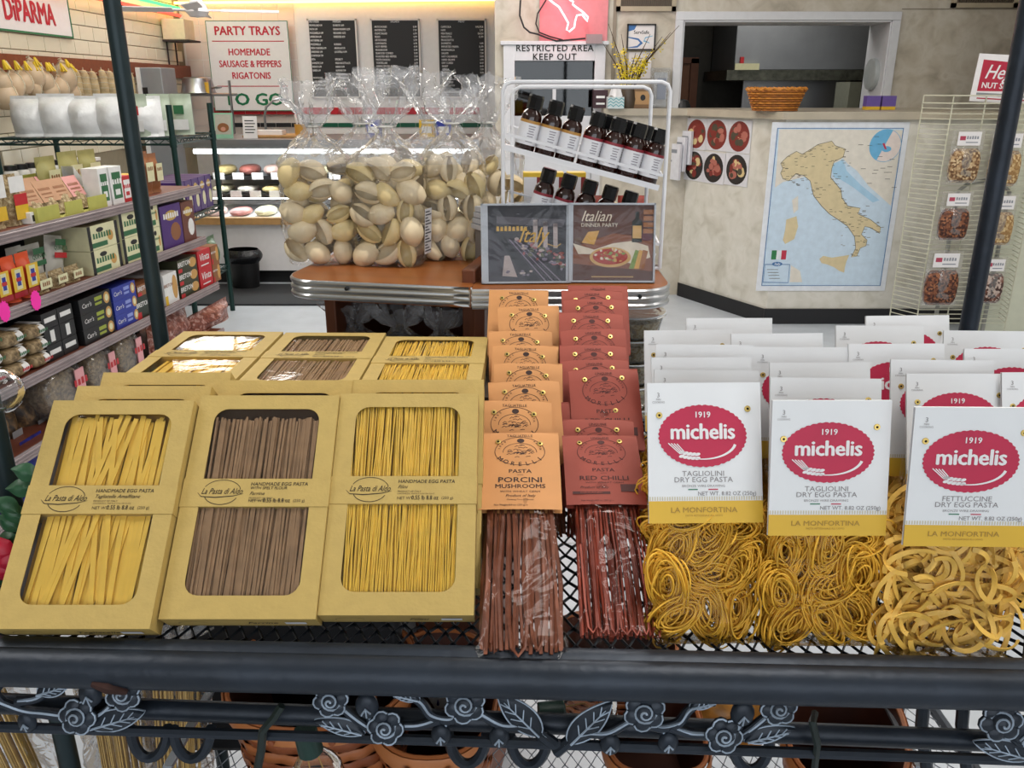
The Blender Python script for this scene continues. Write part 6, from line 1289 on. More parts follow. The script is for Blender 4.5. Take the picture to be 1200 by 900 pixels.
MTS = [mat('meat_%d' % i, c_, .4, var=.2) for i, c_ in enumerate(('#c9a9a0', '#b0706a', '#e0d6b0', '#d9cfc4', '#c8b27a', '#9a5a52'))]; rn = random.Random(4)
for r_, (z, d0) in enumerate(((z1 + .03, .30), (z1 + .182, .55), (z1 + .312, .65))):
    for k_ in range(11):
        x = -w2 + .14 + k_ * .2; t = thing('deli_loaf', f'wrapped deli loaf in the glass case, {["bottom", "middle", "top"][r_]} row, {ORD[k_] if k_ else "first"} from the wire rack', 'deli meat', TR((DX0_ + DX1_) / 2 + x, DY + d0, z + .001), 'loaves in the deli case'); l_ = rn.uniform(.05, .085)
        MB().grid(lambda u, v: (.08 * math.cos(6.283 * u) * math.sin(math.pi * v) ** .5, .16 * math.sin(6.283 * u) * math.sin(math.pi * v) ** .5, l_ * .5 * (1 - math.cos(math.pi * v))), 14, 7, wrap=True).build('loaf', MTS[(k_ + r_ * 2) % 6], t)
# things on the case
def on_case(px_, dd=.4): return at_y(px_, 160, DY + dd).x
t = thing('cutting_board', 'pale wooden cutting board on the deli case', 'board', TR(on_case(325), DY + .5, dzt + .001)); MB().box(-.26, .26, -.15, .15, 0, .02).build('board', mat('board_wood', '#b98d58', .6, var=.1), t, bevel=.003)
t = tag(MB().box(-.13, .13, -.06, .06, 0, .035).build('paper_stack', S_wht, M=TR(on_case(312), DY + .45, dzt + .022)), 'stack of white deli paper on the cutting board', 'paper')
t = thing('counter_notice', 'white printed notice standing on the deli case', 'notice', lean(on_case(298), DY + .3, dzt + .001, R(82))); MB().box(-.055, .055, 0, .165, -.003, 0).build('sheet', S_wht, t); m = MB()
for k_ in range(5): m.rect(-.04, .03 + .01 * (k_ % 2), .04 + k_ * .022, .047 + k_ * .022, .001)
m.build('lettering', K_, t)
t = thing('photo_stand', 'framed photo card with green edge on the deli case', 'picture', lean(on_case(262, .3), DY + .3, dzt + .001, R(80))); MB().box(-.075, .075, 0, .19, -.004, 0).build('frame', C('mint', '#8cc0a4'), t); MB().rect(-.062, .062, .03, .178, .001, 0).shape([ellipse(.0, .08, .045, .035, 16)], .0015, 1).shape([ellipse(.0, .07, .02, .016, 12)], .002, 2).build('photo', [C('photogrey', '#b5b4a8'), BRN, C('photopink', '#c9907a')], t, smooth=False)
t = thing('utensil_cup', 'tan cup with white utensils on the deli case', 'cup', TR(on_case(352), DY + .45, dzt + .001)); MB().lathe([(0, 0), (.05, 0), (.052, .10), (.046, .10), (.044, .01), (0, .01)], 16).build('cup', mat('cup_tan', '#b98c3c', .5), t)
for k_ in range(6): MB().tube([(.02 * math.cos(k_), .02 * math.sin(k_), .02), (.045 * math.cos(k_), .04 * math.sin(k_), .17)], .006, 5).build('utensil', S_wht, t)
t = thing('steel_faucet', 'arched steel faucet behind the deli case top', 'faucet', TR(on_case(330, .8), DY + .85, dzt)); MB().tube([(-.14, 0, 0), (-.14, 0, .15), (-.12, 0, .22), (-.06, 0, .27), (0, 0, .285), (.07, 0, .27), (.12, 0, .23), (.135, 0, .17)], .010, 8).build('pipe', M_steel, t)
for i, (px_, c_, lab) in enumerate(((437, BL, 'small blue carton on the case behind the shell bags'), (500, YL, 'small yellow carton on the case seen between shell bags'), (520, BL, 'dark blue carton on the case beside the yellow carton'))): p = at_y(px_, 148, DY + .5); carton('counter_carton', lab, TR(p.x, DY + .5, dzt + .001), .12, .08, .13, [c_, W_], lambda m: m.rect(-.04, .04, .03, .08, 0, 1))
# trash bin
p = at_z(291, 336, 0); t = thing('trash_bin', 'black waste bin with liner in front of the deli case', 'bin', TR(p.x, p.y - .04, 0)); MB().lathe([(0, 0), (.10, 0), (.12, .27), (.112, .27), (.095, .02), (0, .02)], 20, ell=.8).build('bin_body', M_black, t); MB().grid(lambda u, v: ((.115 + .03 * math.sin(math.pi * v) + .008 * mnoise.noise((u * 9, v * 3, 1))) * math.cos(6.283 * u), .8 * (.115 + .03 * math.sin(math.pi * v) + .008 * mnoise.noise((u * 9, v * 3, 2))) * math.sin(6.283 * u), .20 + .10 * v), 28, 6, wrap=True).build('liner', mat('black_liner', '#17181b', .25, bump=.8, bscale=60), t)
tag(MB().box(-2.3, -.4, 5.75, 6.4, 0.0, .012).build('floor_mat', mat('black_mat', '#202226', .8)), 'black rubber mat on the floor along the deli case', 'mat')

# ================================================================== MARBLE WALL: NEON, NOTICES, FLOWERS
NY = UW - .03
t = thing('neon_sign', 'white neon outline of a boot-shaped country on a pink lit panel', 'neon sign', TR(at_y(660, 20, NY).x, NY, 0))
def npx(x, y, d_=.0): q = at_y(x, y, NY - d_); return (q.x - at_y(660, 20, NY).x, -d_, q.z)
A, B = npx(632, 50), npx(713, 0); MB().box(A[0], B[0], 0, .02, A[2], B[2] + .5).build('backing_panel', mat('pink_glow_panel', '#d98a90', .5), t)  # panel colour holds the pink glow of the neon
boot = [(636, -40), (634, -20), (640, -4), (648, 3), (655, 8), (661, 18), (666, 27), (664, 35), (667, 37), (673, 32), (674, 25), (676, 18), (682, 17), (686, 22), (688, 25), (689, 20), (683, 14), (676, 9), (671, 5), (672, 2), (668, 0), (664, -8), (668, -25), (664, -42)]
MB().tube([npx(x, y, .05) for x, y in boot], .0075, 8, closed=True).build('neon_tube', emis('neon_pink_white', '#ffb0b4', 3.2), t)
MB().tube([npx(x, y, .03) for x, y in ((610, 0), (609, 18), (614, 32), (621, 38), (630, 40), (640, 44), (652, 48), (665, 47), (686, 45))], .006, 6).tube([npx(x, y, .035) for x, y in ((640, 0), (630, 16), (628, 28), (632, 38), (645, 43), (660, 47))], .005, 6).build('cable', K_, t)
A, B = npx(687, 51, .06), npx(706, 40, .06); MB().box(A[0], B[0], -.06, 0, A[2], B[2]).build('transformer', C('trafo', '#9c8a8c'), t)
d_ = bpy.data.lights.new('neon_glow', 'POINT'); d_.energy = 2.4; d_.color = (1, .08, .14); d_.shadow_soft_size = .12; o = bpy.data.objects.new('neon_glow', d_); COL.objects.link(o); o.location = at_y(664, 14, NY - .12)
def vent(label, x0, y1, x1):
    A, B = at_y(x0, y1, UW - .02), at_y(x1, y1, UW - .02); w_ = (B.x - A.x) / 2; t = thing('air_vent', label, 'vent', TR((A.x + B.x) / 2, UW - .012, A.z)); h_ = .26; e = .03
    m = MB(); m.box(-w_, w_, -.012, .01, 0, e); m.box(-w_, w_, -.012, .01, h_ - e, h_); m.box(-w_, -w_ + e, -.012, .01, 0, h_); m.box(w_ - e, w_, -.012, .01, 0, h_); m.build('vent_frame', C('ventframe', '#b3a68e'), t); MB().box(-w_ + e, w_ - e, .0, .01, e, h_ - e).build('vent_back', K_, t)
    n_ = 24; s0_ = MB().box(-.006, .006, -.008, .0, e, h_ - e).build('slat', mat('vent_slat', '#5a4f42', .6), t, M=TR(-w_ + e + .01))
    for k_ in range(1, n_): inst(s0_, t, TR(-w_ + e + .01 + (2 * w_ - 2 * e - .02) * k_ / (n_ - 1)))
vent('brown slatted air vent above the framed certificate', 722, 13, 792); vent('brown slatted air vent above the nut rack', 1115, 9, 1192)
# certificate
Yc = UW - .012; A, B = at_y(734, 59, Yc), at_y(769, 28, Yc); w_, h_ = B.x - A.x, B.z - A.z; t = thing('framed_certificate', 'black framed certificate with blue curves on the marble wall', 'picture', UP((A.x + B.x) / 2, Yc, A.z)); m = MB(); e = .009; m.box(-w_ / 2, w_ / 2, 0, e, -.01, .008); m.box(-w_ / 2, w_ / 2, h_ - e, h_, -.01, .008); m.box(-w_ / 2, -w_ / 2 + e, 0, h_, -.01, .008); m.box(w_ / 2 - e, w_ / 2, 0, h_, -.01, .008); m.build('frame', K_, t)
m = MB().rect(-w_ / 2, w_ / 2, 0, h_, 0, 0); m.stroke([(-w_ * .48, h_ * .5), (-w_ * .1, h_ * .42), (w_ * .02, h_ * .28), (-w_ * .12, h_ * .14), (-w_ * .45, h_ * .1)], [.006, .012, .02, .012, .004], .0005, 1); m.stroke([(w_ * .4, h_ * .55), (w_ * .15, h_ * .48), (w_ * .1, h_ * .36), (w_ * .3, h_ * .28)], [.004, .008, .012, .004], .0005, 2); m.shape([[(-w_ * .5, h_), (-w_ * .5, h_ * .7), (-w_ * .25, h_ * .78), (-w_ * .15, h_)]], .0005, 1); m.text('ServSafe', 0, h_ * .68, .0006, w_ * .16, 3, .02); m.build('certificate', [S_wht, C('certblue', '#3a6fae'), C('certsky', '#7fb8d8'), K_], t, smooth=False)
def note(label, x0, y0, x1, y1, Y=UW - .004):
    A, B = at_y(x0, y1, Y), at_y(x1, y0, Y); w_, h_ = B.x - A.x, B.z - A.z; t = thing('paper_notice', label, 'notice', UP((A.x + B.x) / 2, Y, A.z)); MB().box(-w_ / 2, w_ / 2, 0, h_, -.002, 0).build('sheet', S_wht, t); m = MB()
    for k_ in range(6): m.rect(-w_ * .38, w_ * (.3 - .08 * (k_ % 3)), h_ * (.2 + .11 * k_), h_ * (.235 + .11 * k_), .0006)
    m.build('lettering', C('notegrey', '#8b8f98'), t)
note('plain paper notice behind the yellow flowers', 736, 61, 764, 92)
# forsythia in a box-shaped vase and clutter on the ledge
LY = cb.y + .09
def lx(px_, py_=128): return at_y(px_, py_, LY).x
t = thing('flower_vase', 'yellow forsythia branches in a low dark vase on the ledge', 'flowers', TR(lx(735), LY, LZ + .001)); MB().lathe([(0, 0), (.05, 0), (.06, .06), (.045, .13), (.04, .13), (.05, .06), (0, .01)], 16).build('vase', mat('vase_dark', '#4a3f33', .3), t); rn = random.Random(9)
M_twig, M_pet = mat('twig', '#4a3a28', .8), mat('forsythia_petal', '#e6cf2c', .5)
TIPS = [(713, 28), (706, 50), (722, 60), (735, 55), (762, 40), (776, 43), (796, 30), (786, 38), (752, 70), (768, 58), (745, 62), (728, 40)]
for i, (tx2, ty2) in enumerate(TIPS):
    e = at_y(tx2, ty2, LY + rn.uniform(-.03, .03)) - Vector((lx(735), LY, LZ)); b_ = Vector((rn.uniform(-.02, .02), 0, .05)); mid = b_.lerp(e, .5) + Vector((e.x * -.12, 0, .02)); pts = [b_, b_.lerp(mid, .6), mid, mid.lerp(e, .55), e]; br = MB().tube(pts, [.005, .0045, .004, .003, .0015], 5).build('branch', M_twig, t); m = MB()
    for k_ in range(9):
        q = .25 + .5 * rn.random() ** 1.2; p = b_.lerp(mid, q * 2) if q < .5 else mid.lerp(e, q * 2 - 1); p = p + Vector((rn.uniform(-.02, .02), rn.uniform(-.02, .02), rn.uniform(-.01, .02)))
        for a in range(4): m.add([p, p + Vector((.018 * math.cos(a * 1.57 + k_), .006, .018 * math.sin(a * 1.57 + k_))), p + Vector((.022 * math.cos(a * 1.57 + .5 + k_), -.004, .022 * math.sin(a * 1.57 + .5 + k_)))], [(0, 1, 2)])
    o = m.build('blossoms', M_pet, br, smooth=False); o['kind'] = 'stuff'
t = thing('tissue_box', 'tissue box with teal zigzag pattern on the ledge', 'tissue box', TR(lx(719), LY - .08, LZ + .001)); MB().box(-.055, .055, -.055, .055, 0, .075).build('box', C('tissuebox', '#c9d6d8'), t); m = MB(); m.M = frame((0, -.0555, 0), (1, 0, 0), (0, 0, 1))
for k_ in range(3): m.stroke([(-.055 + .0183 * j, .014 + .02 * k_ + (.014 if j % 2 else 0)) for j in range(7)], .006, .0004)
m.build('zigzag_print', C('teal', '#4aa0a8'), t, smooth=False); MB().grid(lambda u, v: ((u - .5) * .10 * (1 - .5 * v), .012 * math.sin(9 * u) * (1 - v), .072 + .075 * v + .012 * math.sin(7 * u)), 10, 5).build('tissue', S_wht, t)
for i, (px_, w_, h_, c_, lab) in enumerate(((703, .10, .12, C('maroonbox', '#3a2028'), 'stacked dark maroon cards beside the tissue box'), (735, .055, .11, C('kraft2', '#a5814f'), 'narrow kraft carton between tissue and brown box'))): p = TR(lx(px_), LY - .02, LZ + .001); carton('ledge_carton', lab, p, w_, .08, h_, [c_, W_], lambda m: (m.rect(-w_ * .3, w_ * .3, h_ * .55, h_ * .68, 0, 1), m.rect(-w_ * .3, w_ * .3, h_ * .2, h_ * .3, 0, 1)))
carton('brown_crate', 'brown cardboard crate with dark emblem on the ledge', TR(lx(752), LY - .03, LZ + .001), .12, .09, .135, [C('crate', '#7a5c3c'), C('cratelabel', '#b08a5c'), K_], lambda m: (m.rect(-.055, .055, .025, .11, 0, 1), m.shape([ellipse(0, .07, .018, .02, 14)], .0006, 2)))
# brochure holders
t = thing('brochure_rack', 'clear brochure holder beside the serving hatch', 'holder', TR(at_y(775, 100, UW - .06).x, UW - .07, at_y(775, 127, UW - .06).z)); MB().box(-.075, .06, 0, .06, 0, .27).build('holder', CLR, t); MB().box(-.05, .04, .01, .04, .01, .24).build('brochures', C('brochure', '#c3c8d0'), t); MB().box(-.03, .03, -.001, .01, .06, .2).build('front_brochure', C('brochure2', '#8b93a2'), t)
dvec = (Vector((cb.x, cb.y, 0)) - Vector((ca.x, ca.y, 0))).normalized(); dn = Vector((dvec.y, -dvec.x, 0)); dn = dn if dn.y < 0 else -dn; dr_ = -dvec
def dpl(x, y, off=.004): return at_plane(x, y, Vector((ca.x, ca.y, 0)) + dn * off, dn)
for i, (x0, y0, y1) in enumerate(((797, 153, 192), (790, 160, 200), (784, 168, 210))):
    p = dpl(x0, y1, .03 + .03 * i); t = thing('brochure_pocket', 'white leaflets in a wall pocket below the ledge, ' + ['rear tier', 'middle tier', 'front tier'][i], 'leaflets', frame(p, dr_, (0, 0, 1))); h_ = dpl(x0, y0, .03 + .03 * i).z - p.z; MB().box(-.10, .10, 0, h_, -.02, 0).build('leaflets', C('leaflet', '#dedee4'), t); m = MB().rect(-.07, .07, h_ * .75, h_ * .85, .0006).rect(-.07, .02, h_ * .5, h_ * .55, .0006); m.build('lettering', C('notegrey', '#8b8f98'), t)
# six oval food photos
GRID = [[(816, 157), (840, 158), (866, 160)], [(813, 194), (836, 197), (863, 199)]]
PMS = [C('photopaper', '#d9d8dc'), C('salamired', '#7d2a22'), C('hamrose', '#b0685a'), C('cheeseivory', '#d6c08a'), C('olivedark', '#4a4434'), C('plateblack', '#26201e')]
for r_ in range(2):
    for k_ in range(3):
        x, y = GRID[r_][k_]; p = dpl(x, y); t = thing('food_photo', f'oval platter photo on the half wall, {["upper", "lower"][r_]} row, {["nearest the brochures", "middle", "nearest the map"][k_]}', 'photo', frame(p, dr_, (0, 0, 1)), 'food photos on the half wall'); rn = random.Random(r_ * 3 + k_); w_, h_ = .118, .108
        MB().box(-w_ + .008, w_ - .008, -h_ + .006, h_ - .006, -.002, 0).build('print_sheet', PMS[0], t); m = MB(); m.shape([ellipse(0, 0, w_ * .82, h_ * .88, 28)], .0005, 5 if r_ else 1)
        for q in range(16): a, rr = rn.uniform(0, 6.28), rn.random() ** .5 * .62; m.shape([ellipse(w_ * .8 * rr * math.cos(a), h_ * .85 * rr * math.sin(a), rn.uniform(.015, .035), rn.uniform(.012, .03), 9)], .001 + q * 1e-5, rn.choice((1, 2, 3, 4, 1, 2)))
        m.build('oval_picture', PMS, t, smooth=False)
# ================================================================== MAP
MYP = ca.y - .006
def mp_(x, y):   # pixels of a 3.75x enlargement -> metres on the wall
    p = at_y(860 + x / 3.75, 120 + y / 3.75, MYP); return (p.x, p.z)
q = mp_(133, 825); mo = thing('wall_map', 'large poster map of a boot-shaped country taped to the pale half wall', 'map', TR(mp_(430, 450)[0], MYP, mp_(430, 828)[1])); OX, OZ = mp_(430, 450)[0], mp_(430, 828)[1]
def ml(pts): return [(mp_(x, y)[0] - OX, mp_(x, y)[1] - OZ) for x, y in pts]
XA, XB, ZB_ = ml([(133, 455)])[0][0], ml([(719, 455)])[0][0], ml([(430, 87)])[0][1]
MF = frame((0, 0, 0), (1, 0, 0), (0, 0, 1)); MB().box(XA, XB, 0, ZB_, -.002, 0, M=MF).build('poster_sheet', C('mapwhite', '#e4e8ee', .35), mo)
CM = [C('mapsea', '#cbdeee', .35), C('mapland', '#e2dcd0', .35), C('mapitaly', '#dac9a0', .35), C('mapline', '#4a7ab0'), C('mapgreen', '#2f7d4a'), C('mapred', '#c0304a'), C('mapwhite', '#e4e8ee', .35), C('mapdeep', '#6fb4dc', .35), C('mapink', '#6a6458'), C('mapshallow', '#a9cfe8', .35), C('mapglobe', '#e6d9d2', .35)]
IT = [(215, 335), (205, 310), (215, 290), (205, 268), (235, 238), (275, 215), (300, 228), (330, 210), (370, 185), (430, 170), (445, 190), (490, 205), (480, 240), (440, 260), (430, 290), (425, 330), (450, 360), (470, 385), (475, 420), (500, 455), (555, 465), (545, 490), (600, 515), (645, 550), (640, 575), (600, 550), (575, 545), (560, 580), (585, 605), (580, 630), (555, 640), (540, 675), (515, 680), (535, 640), (530, 590), (500, 545), (465, 520), (420, 490), (385, 455), (350, 410), (335, 345), (305, 320), (270, 315), (240, 345)]
m = MB(); m.M = MF; e = .035
m.rect(XA + e, XB - e, e, ZB_ - e, .0004, 0)
m.shape([ml([(200, 118), (745, 122), (715, 300), (690, 455), (640, 410), (590, 365), (540, 300), (500, 270), (478, 245), (430, 290), (300, 330), (215, 350), (180, 375)])], .0008, 1)
m.shape([ml([(425, 275), (478, 250), (495, 300), (560, 365), (640, 430), (610, 440), (520, 370), (470, 340), (440, 330)])], .0010, 9)
m.shape([ml(IT)], .0014, 2); m.shape([ml([(375, 688), (392, 674), (430, 682), (470, 676), (507, 670), (494, 700), (488, 722), (484, 748), (462, 740), (440, 724), (410, 712), (385, 706)])], .0014, 2); m.shape([ml([(230, 515), (275, 500), (282, 545), (265, 600), (225, 622), (215, 605), (225, 560)])], .0014, 2); m.shape([ml([(255, 430), (282, 410), (282, 470), (262, 488)])], .0014, 1); m.shape([ml([(250, 715), (290, 740), (300, 790), (245, 790)])], .0014, 1)
m.build('sea_and_land', CM, mo, smooth=False)
m = MB(); m.M = MF; L3 = lambda pts, wd=.006, mi=3, cl=True: m.stroke(ml(pts), wd, .0018, mi, closed=cl)
m.stroke([(XA + e, e), (XB - e, e), (XB - e, ZB_ - e), (XA + e, ZB_ - e)], .006, .0018, 3, closed=True); L3(IT, .003, 8); L3([(137, 712), (245, 712), (238, 792), (128, 790)], .005)
c_ = ml([(665, 190)])[0]; m.shape([ellipse(c_[0], c_[1], .095, .095, 36)], .0018, 10); m.stroke(ellipse(c_[0], c_[1], .095, .095, 36), .003, .0019, 7, closed=True); m.shape([ellipse(c_[0], c_[1], .095, .095, 24, a0=1.2, a1=4.4)], .0020, 7); m.shape([ellipse(c_[0] + .01, c_[1] - .02, .03, .018, 10)], .0021, 7); m.shape([[(c_[0] - .02, c_[1] + .012), (c_[0] - .008, c_[1] + .016), (c_[0] + .012, c_[1] - .022), (c_[0] + .0, c_[1] - .02)]], .0022, 5)
f0 = ml([(163, 690)])[0]; f1 = ml([(232, 650)])[0]; dx = (f1[0] - f0[0]) / 3
for k_ in range(3): m.rect(f0[0] + dx * k_, f0[0] + dx * (k_ + 1), f0[1], f1[1], .0019, (4, 6, 5)[k_])
lc = ml([(190, 710)])[0]; m.shape([ellipse(lc[0], lc[1], .033, .014, 18)], .0021, 3); m.text('Italy', lc[0], lc[1], .0024, .022, 6, .02, .2)
rn = random.Random(2)
for k_ in range(170):   # place-name strokes along the peninsula
    a = IT[rn.randrange(len(IT))]; b_ = IT[rn.randrange(len(IT))]; w_ = rn.uniform(0, .25); p = ml([(a[0] + (b_[0] - a[0]) * w_, a[1] + (b_[1] - a[1]) * w_)])[0]; l_ = rn.uniform(.012, .03); m.rect(p[0], p[0] + l_ * .8, p[1], p[1] + .0028, .0020, 8)
for k_ in range(16): p = ml([(rn.uniform(540, 700), rn.uniform(140, 380))])[0]; m.rect(p[0], p[0] + .03, p[1], p[1] + .003, .0020, 8)
for k_ in range(4): p = ml([(145 + 3 * k_, 735 + 13 * k_)])[0]; m.rect(p[0], p[0] + .07, p[1], p[1] + .003, .0020, 8)
m.build('map_print', CM, mo, smooth=False)

# ================================================================== HATCH CONTENTS
t = thing('wicker_basket', 'honey coloured wicker basket on the ledge at the hatch', 'basket', TR(at_y(908, 125, ca.y + .12).x, ca.y + .12, LZ + .001)); M_wk = mat('honey_wicker', '#c07a2a', .5, var=.2, scale=30); M_wk2 = mat('dark_wicker', '#9a5a1c', .55, var=.2, scale=30)
SCL = lambda z: .125 + .045 * z / .12
MB().lathe([(0, .004), (SCL(0) - .012, .004), (SCL(.12) - .012, .118)], 28, ell=.8).build('lining', M_wk2, t)
for r_ in range(9):
    z = .007 + r_ * .0135; m = MB(); pts = []
    for k_ in range(64): a = 6.283 * k_ / 64; rr = SCL(z) + .005 * math.sin(16 * a + math.pi * (r_ % 2)); pts.append((rr * math.cos(a), .8 * rr * math.sin(a), z))
    m.tube(pts, .0068, 5, closed=True); m.build('weave', M_wk if r_ % 2 else M_wk2, t)
pts = [((SCL(.125) + .006 * math.sin(20 * a)) * math.cos(a), .8 * (SCL(.125) + .006 * math.sin(20 * a)) * math.sin(a), .127 + .005 * math.cos(20 * a)) for a in [6.283 * k_ / 80 for k_ in range(80)]]
MB().tube(pts, .009, 6, closed=True).build('braided_rim', M_wk, t)
HDY = 7.4
A, B = at_y(860, 82, HDY), at_y(1040, 27, HDY); t = thing('range_hood', 'stainless steel kitchen hood seen through the hatch', 'hood', TR((A.x + B.x) / 2, HDY, A.z)); hw_ = (B.x - A.x) / 2; MB().box(-hw_, hw_, 0, .85, 0, B.z - A.z + .2).build('hood_body', M_steeld, t, bevel=.006); MB().box(-hw_ - .06, hw_, -.02, .85, -.08, 0).build('grease_rail', mat('greasy_steel', '#5e6056', .5, .5, var=.4), t); MB().box(-hw_ + .0, -hw_ + .2, -.03, -.005, 0.0, .05).build('paper_scrap', CRM, t); MB().box(-hw_ + .04, -hw_ + .07, -.03, -.005, 0.05, .10).build('red_clip', RD, t)
A, B = at_y(869, 131, HDY + .2), at_y(998, 91, HDY + .2); t = thing('backsplash', 'stainless steel panel below the kitchen hood', 'panel', TR((A.x + B.x) / 2, HDY + .22, .85)); MB().box(-(B.x - A.x) / 2, (B.x - A.x) / 2, 0, .03, 0, B.z - .85).build('panel_sheet', M_steel, t); MB().box((B.x - A.x) / 2 - .04, (B.x - A.x) / 2 - .01, -.02, 0, 0, B.z - .85).build('edge_strip', C('stripcream', '#b5b09a'), t)
A, B = at_y(992, 131, 7.0), at_y(1010, 96, 7.0); tag(MB().box(0, B.x - A.x, 0, .3, .9, B.z).build('kitchen_shelf_side', C('greygreen', '#8f9180'), M=TR(A.x, 7.0, 0)), 'grey-green end panel standing behind the hatch beside the hood', 'panel')
A, B = at_y(788, 131, 8.2), at_y(817, 74, 8.2); t = thing('door_2', None, None, TR((A.x + B.x) / 2, 8.28, 0)); t['kind'] = 'structure'; hw_ = (B.x - A.x) / 2; MB().box(-hw_, hw_, -.03, .0, 0, B.z).build('door_leaf', mat('brown_door', '#8a5a3c', .5), t); MB().box(hw_ - .05, hw_ + .02, -.06, -.03, 0, B.z + .04).box(-hw_, hw_ + .02, -.06, -.03, B.z, B.z + .05).build('door_casing', mat('brown_casing', '#7a4a30', .5), t)
p = at_y(1028, 128, 5.75); t = thing('purple_carton', 'purple carton with yellow base on the ledge at the hatch corner, first of a pair', 'carton', TR(p.x - .05, 5.7, LZ + .001)); MB().box(-.045, .045, 0, .06, .02, .085).build('carton_body', C('violet', '#6a54a0'), t); MB().box(-.045, .045, 0, .06, 0, .02).build('yellow_base', YL, t)
t = thing('purple_carton', 'purple carton with yellow base on the ledge, nearer the window frame', 'carton', TR(p.x + .05, 5.7, LZ + .001)); MB().box(-.045, .045, 0, .06, .02, .085).build('carton_body', C('violet', '#6a54a0'), t); MB().box(-.045, .045, 0, .06, 0, .02).build('yellow_base', YL, t)
p = at_y(1030, 87, UW + .12); t = thing('wall_clock', 'round pale clock on the white side of the serving hatch', 'clock', frame((HX1 - .002, UW + .15, p.z), (0, -1, 0), (0, 0, 1))); MB().lathe([(0, 0), (.105, 0), (.11, .02), (.105, .04), (.095, .045)], 28).build('clock_case', C('clockgrey', '#aeb4b4', .3), t); MB().lathe([(.094, .030), (0, .030)], 28).build('dial', S_wht, t); MB().box(-.004, .004, 0, .065, .032, .035).box(0, .045, -.004, .004, .032, .035).build('hands', K_, t)
t = thing('dark_pan', 'dark round pan resting on the hatch ledge by the brown door', 'pan', TR(at_y(800, 128, 6.3).x, 6.32, LZ - .06)); MB().lathe([(0, .12), (.04, .11), (.07, .05), (.075, 0)], 18).build('pan_dome', K_, t)

# ================================================================== NUT RACK
NYR = 4.85; A, B = at_y(1075, 372, NYR), at_y(1178, 372, NYR); xw = at_y(1180, 372, NYR).x
nr = thing('nut_rack', 'cream wire rack hung with clear bags of nuts beside the map', 'rack', TR((A.x + xw) / 2, NYR, 0)); hw_ = (xw - A.x) / 2; M_cw = mat('cream_wire', '#c8c6b0', .4); ztop = at_y(1120, 121, NYR).z
m = MB()
for k_ in range(46): z = .12 + (ztop - .12) * k_ / 45; m.tube([(-hw_ - .09, .16, z), (-hw_, 0, z), (hw_, 0, z), (hw_ + .04, .16, z)], .003, 4)
o = m.build('wire_grid', M_cw, nr); o['kind'] = 'stuff'
for x, y in ((-hw_, .003), (-hw_ * .33, .003), (hw_ * .33, .003), (hw_, .003), (-hw_ - .09, .163), (hw_ + .04, .163)): MB().tube([(x, y, 0), (x, y, ztop + .04)], .004, 6).build('upright_wire', M_cw, nr)
for s_ in (-1, 1): MB().tube([(s_ * hw_ * .55, .02, 0), (s_ * hw_ * .55, .02, at_y(1120, 225, NYR).z), (s_ * hw_ * .35, .02, at_y(1120, 215, NYR).z), (0, .02, at_y(1120, 212, NYR).z)], .012, 8).build('back_tube', mat('grey_tube', '#9a9a94', .4, .4), nr)
m = MB()
for dz in (.0, .04): m.tube([(-hw_ - .09, .16, ztop + dz), (-hw_, -.02, ztop + dz), (hw_, -.02, ztop + dz), (hw_ + .04, .16, ztop + dz)], .004, 5)
m.build('top_basket', M_cw, nr)
NM = {'walnut': ramp_mat('walnut_fill', [(0.3, '#6b4a2c'), (0.5, '#a8845a'), (0.7, '#d0b58c')], 85, .6, 2, .3, .9, 'VORONOI'), 'pecan': ramp_mat('pecan_fill', [(0.3, '#3a1a10'), (0.5, '#6d3a22'), (0.75, '#9a6240')], 85, .5, 2, .3, .9, 'VORONOI'), 'peanut': ramp_mat('peanut_fill', [(0.3, '#9a7444'), (0.5, '#b8935e'), (0.75, '#d9bd8c')], 90, .6, 2, .3, .9, 'VORONOI'), 'choc': ramp_mat('choc_fill', [(0.3, '#3c2018'), (0.5, '#7a4632'), (0.7, '#c9b4a8')], 70, .4, 2, .3, .9, 'VORONOI')}
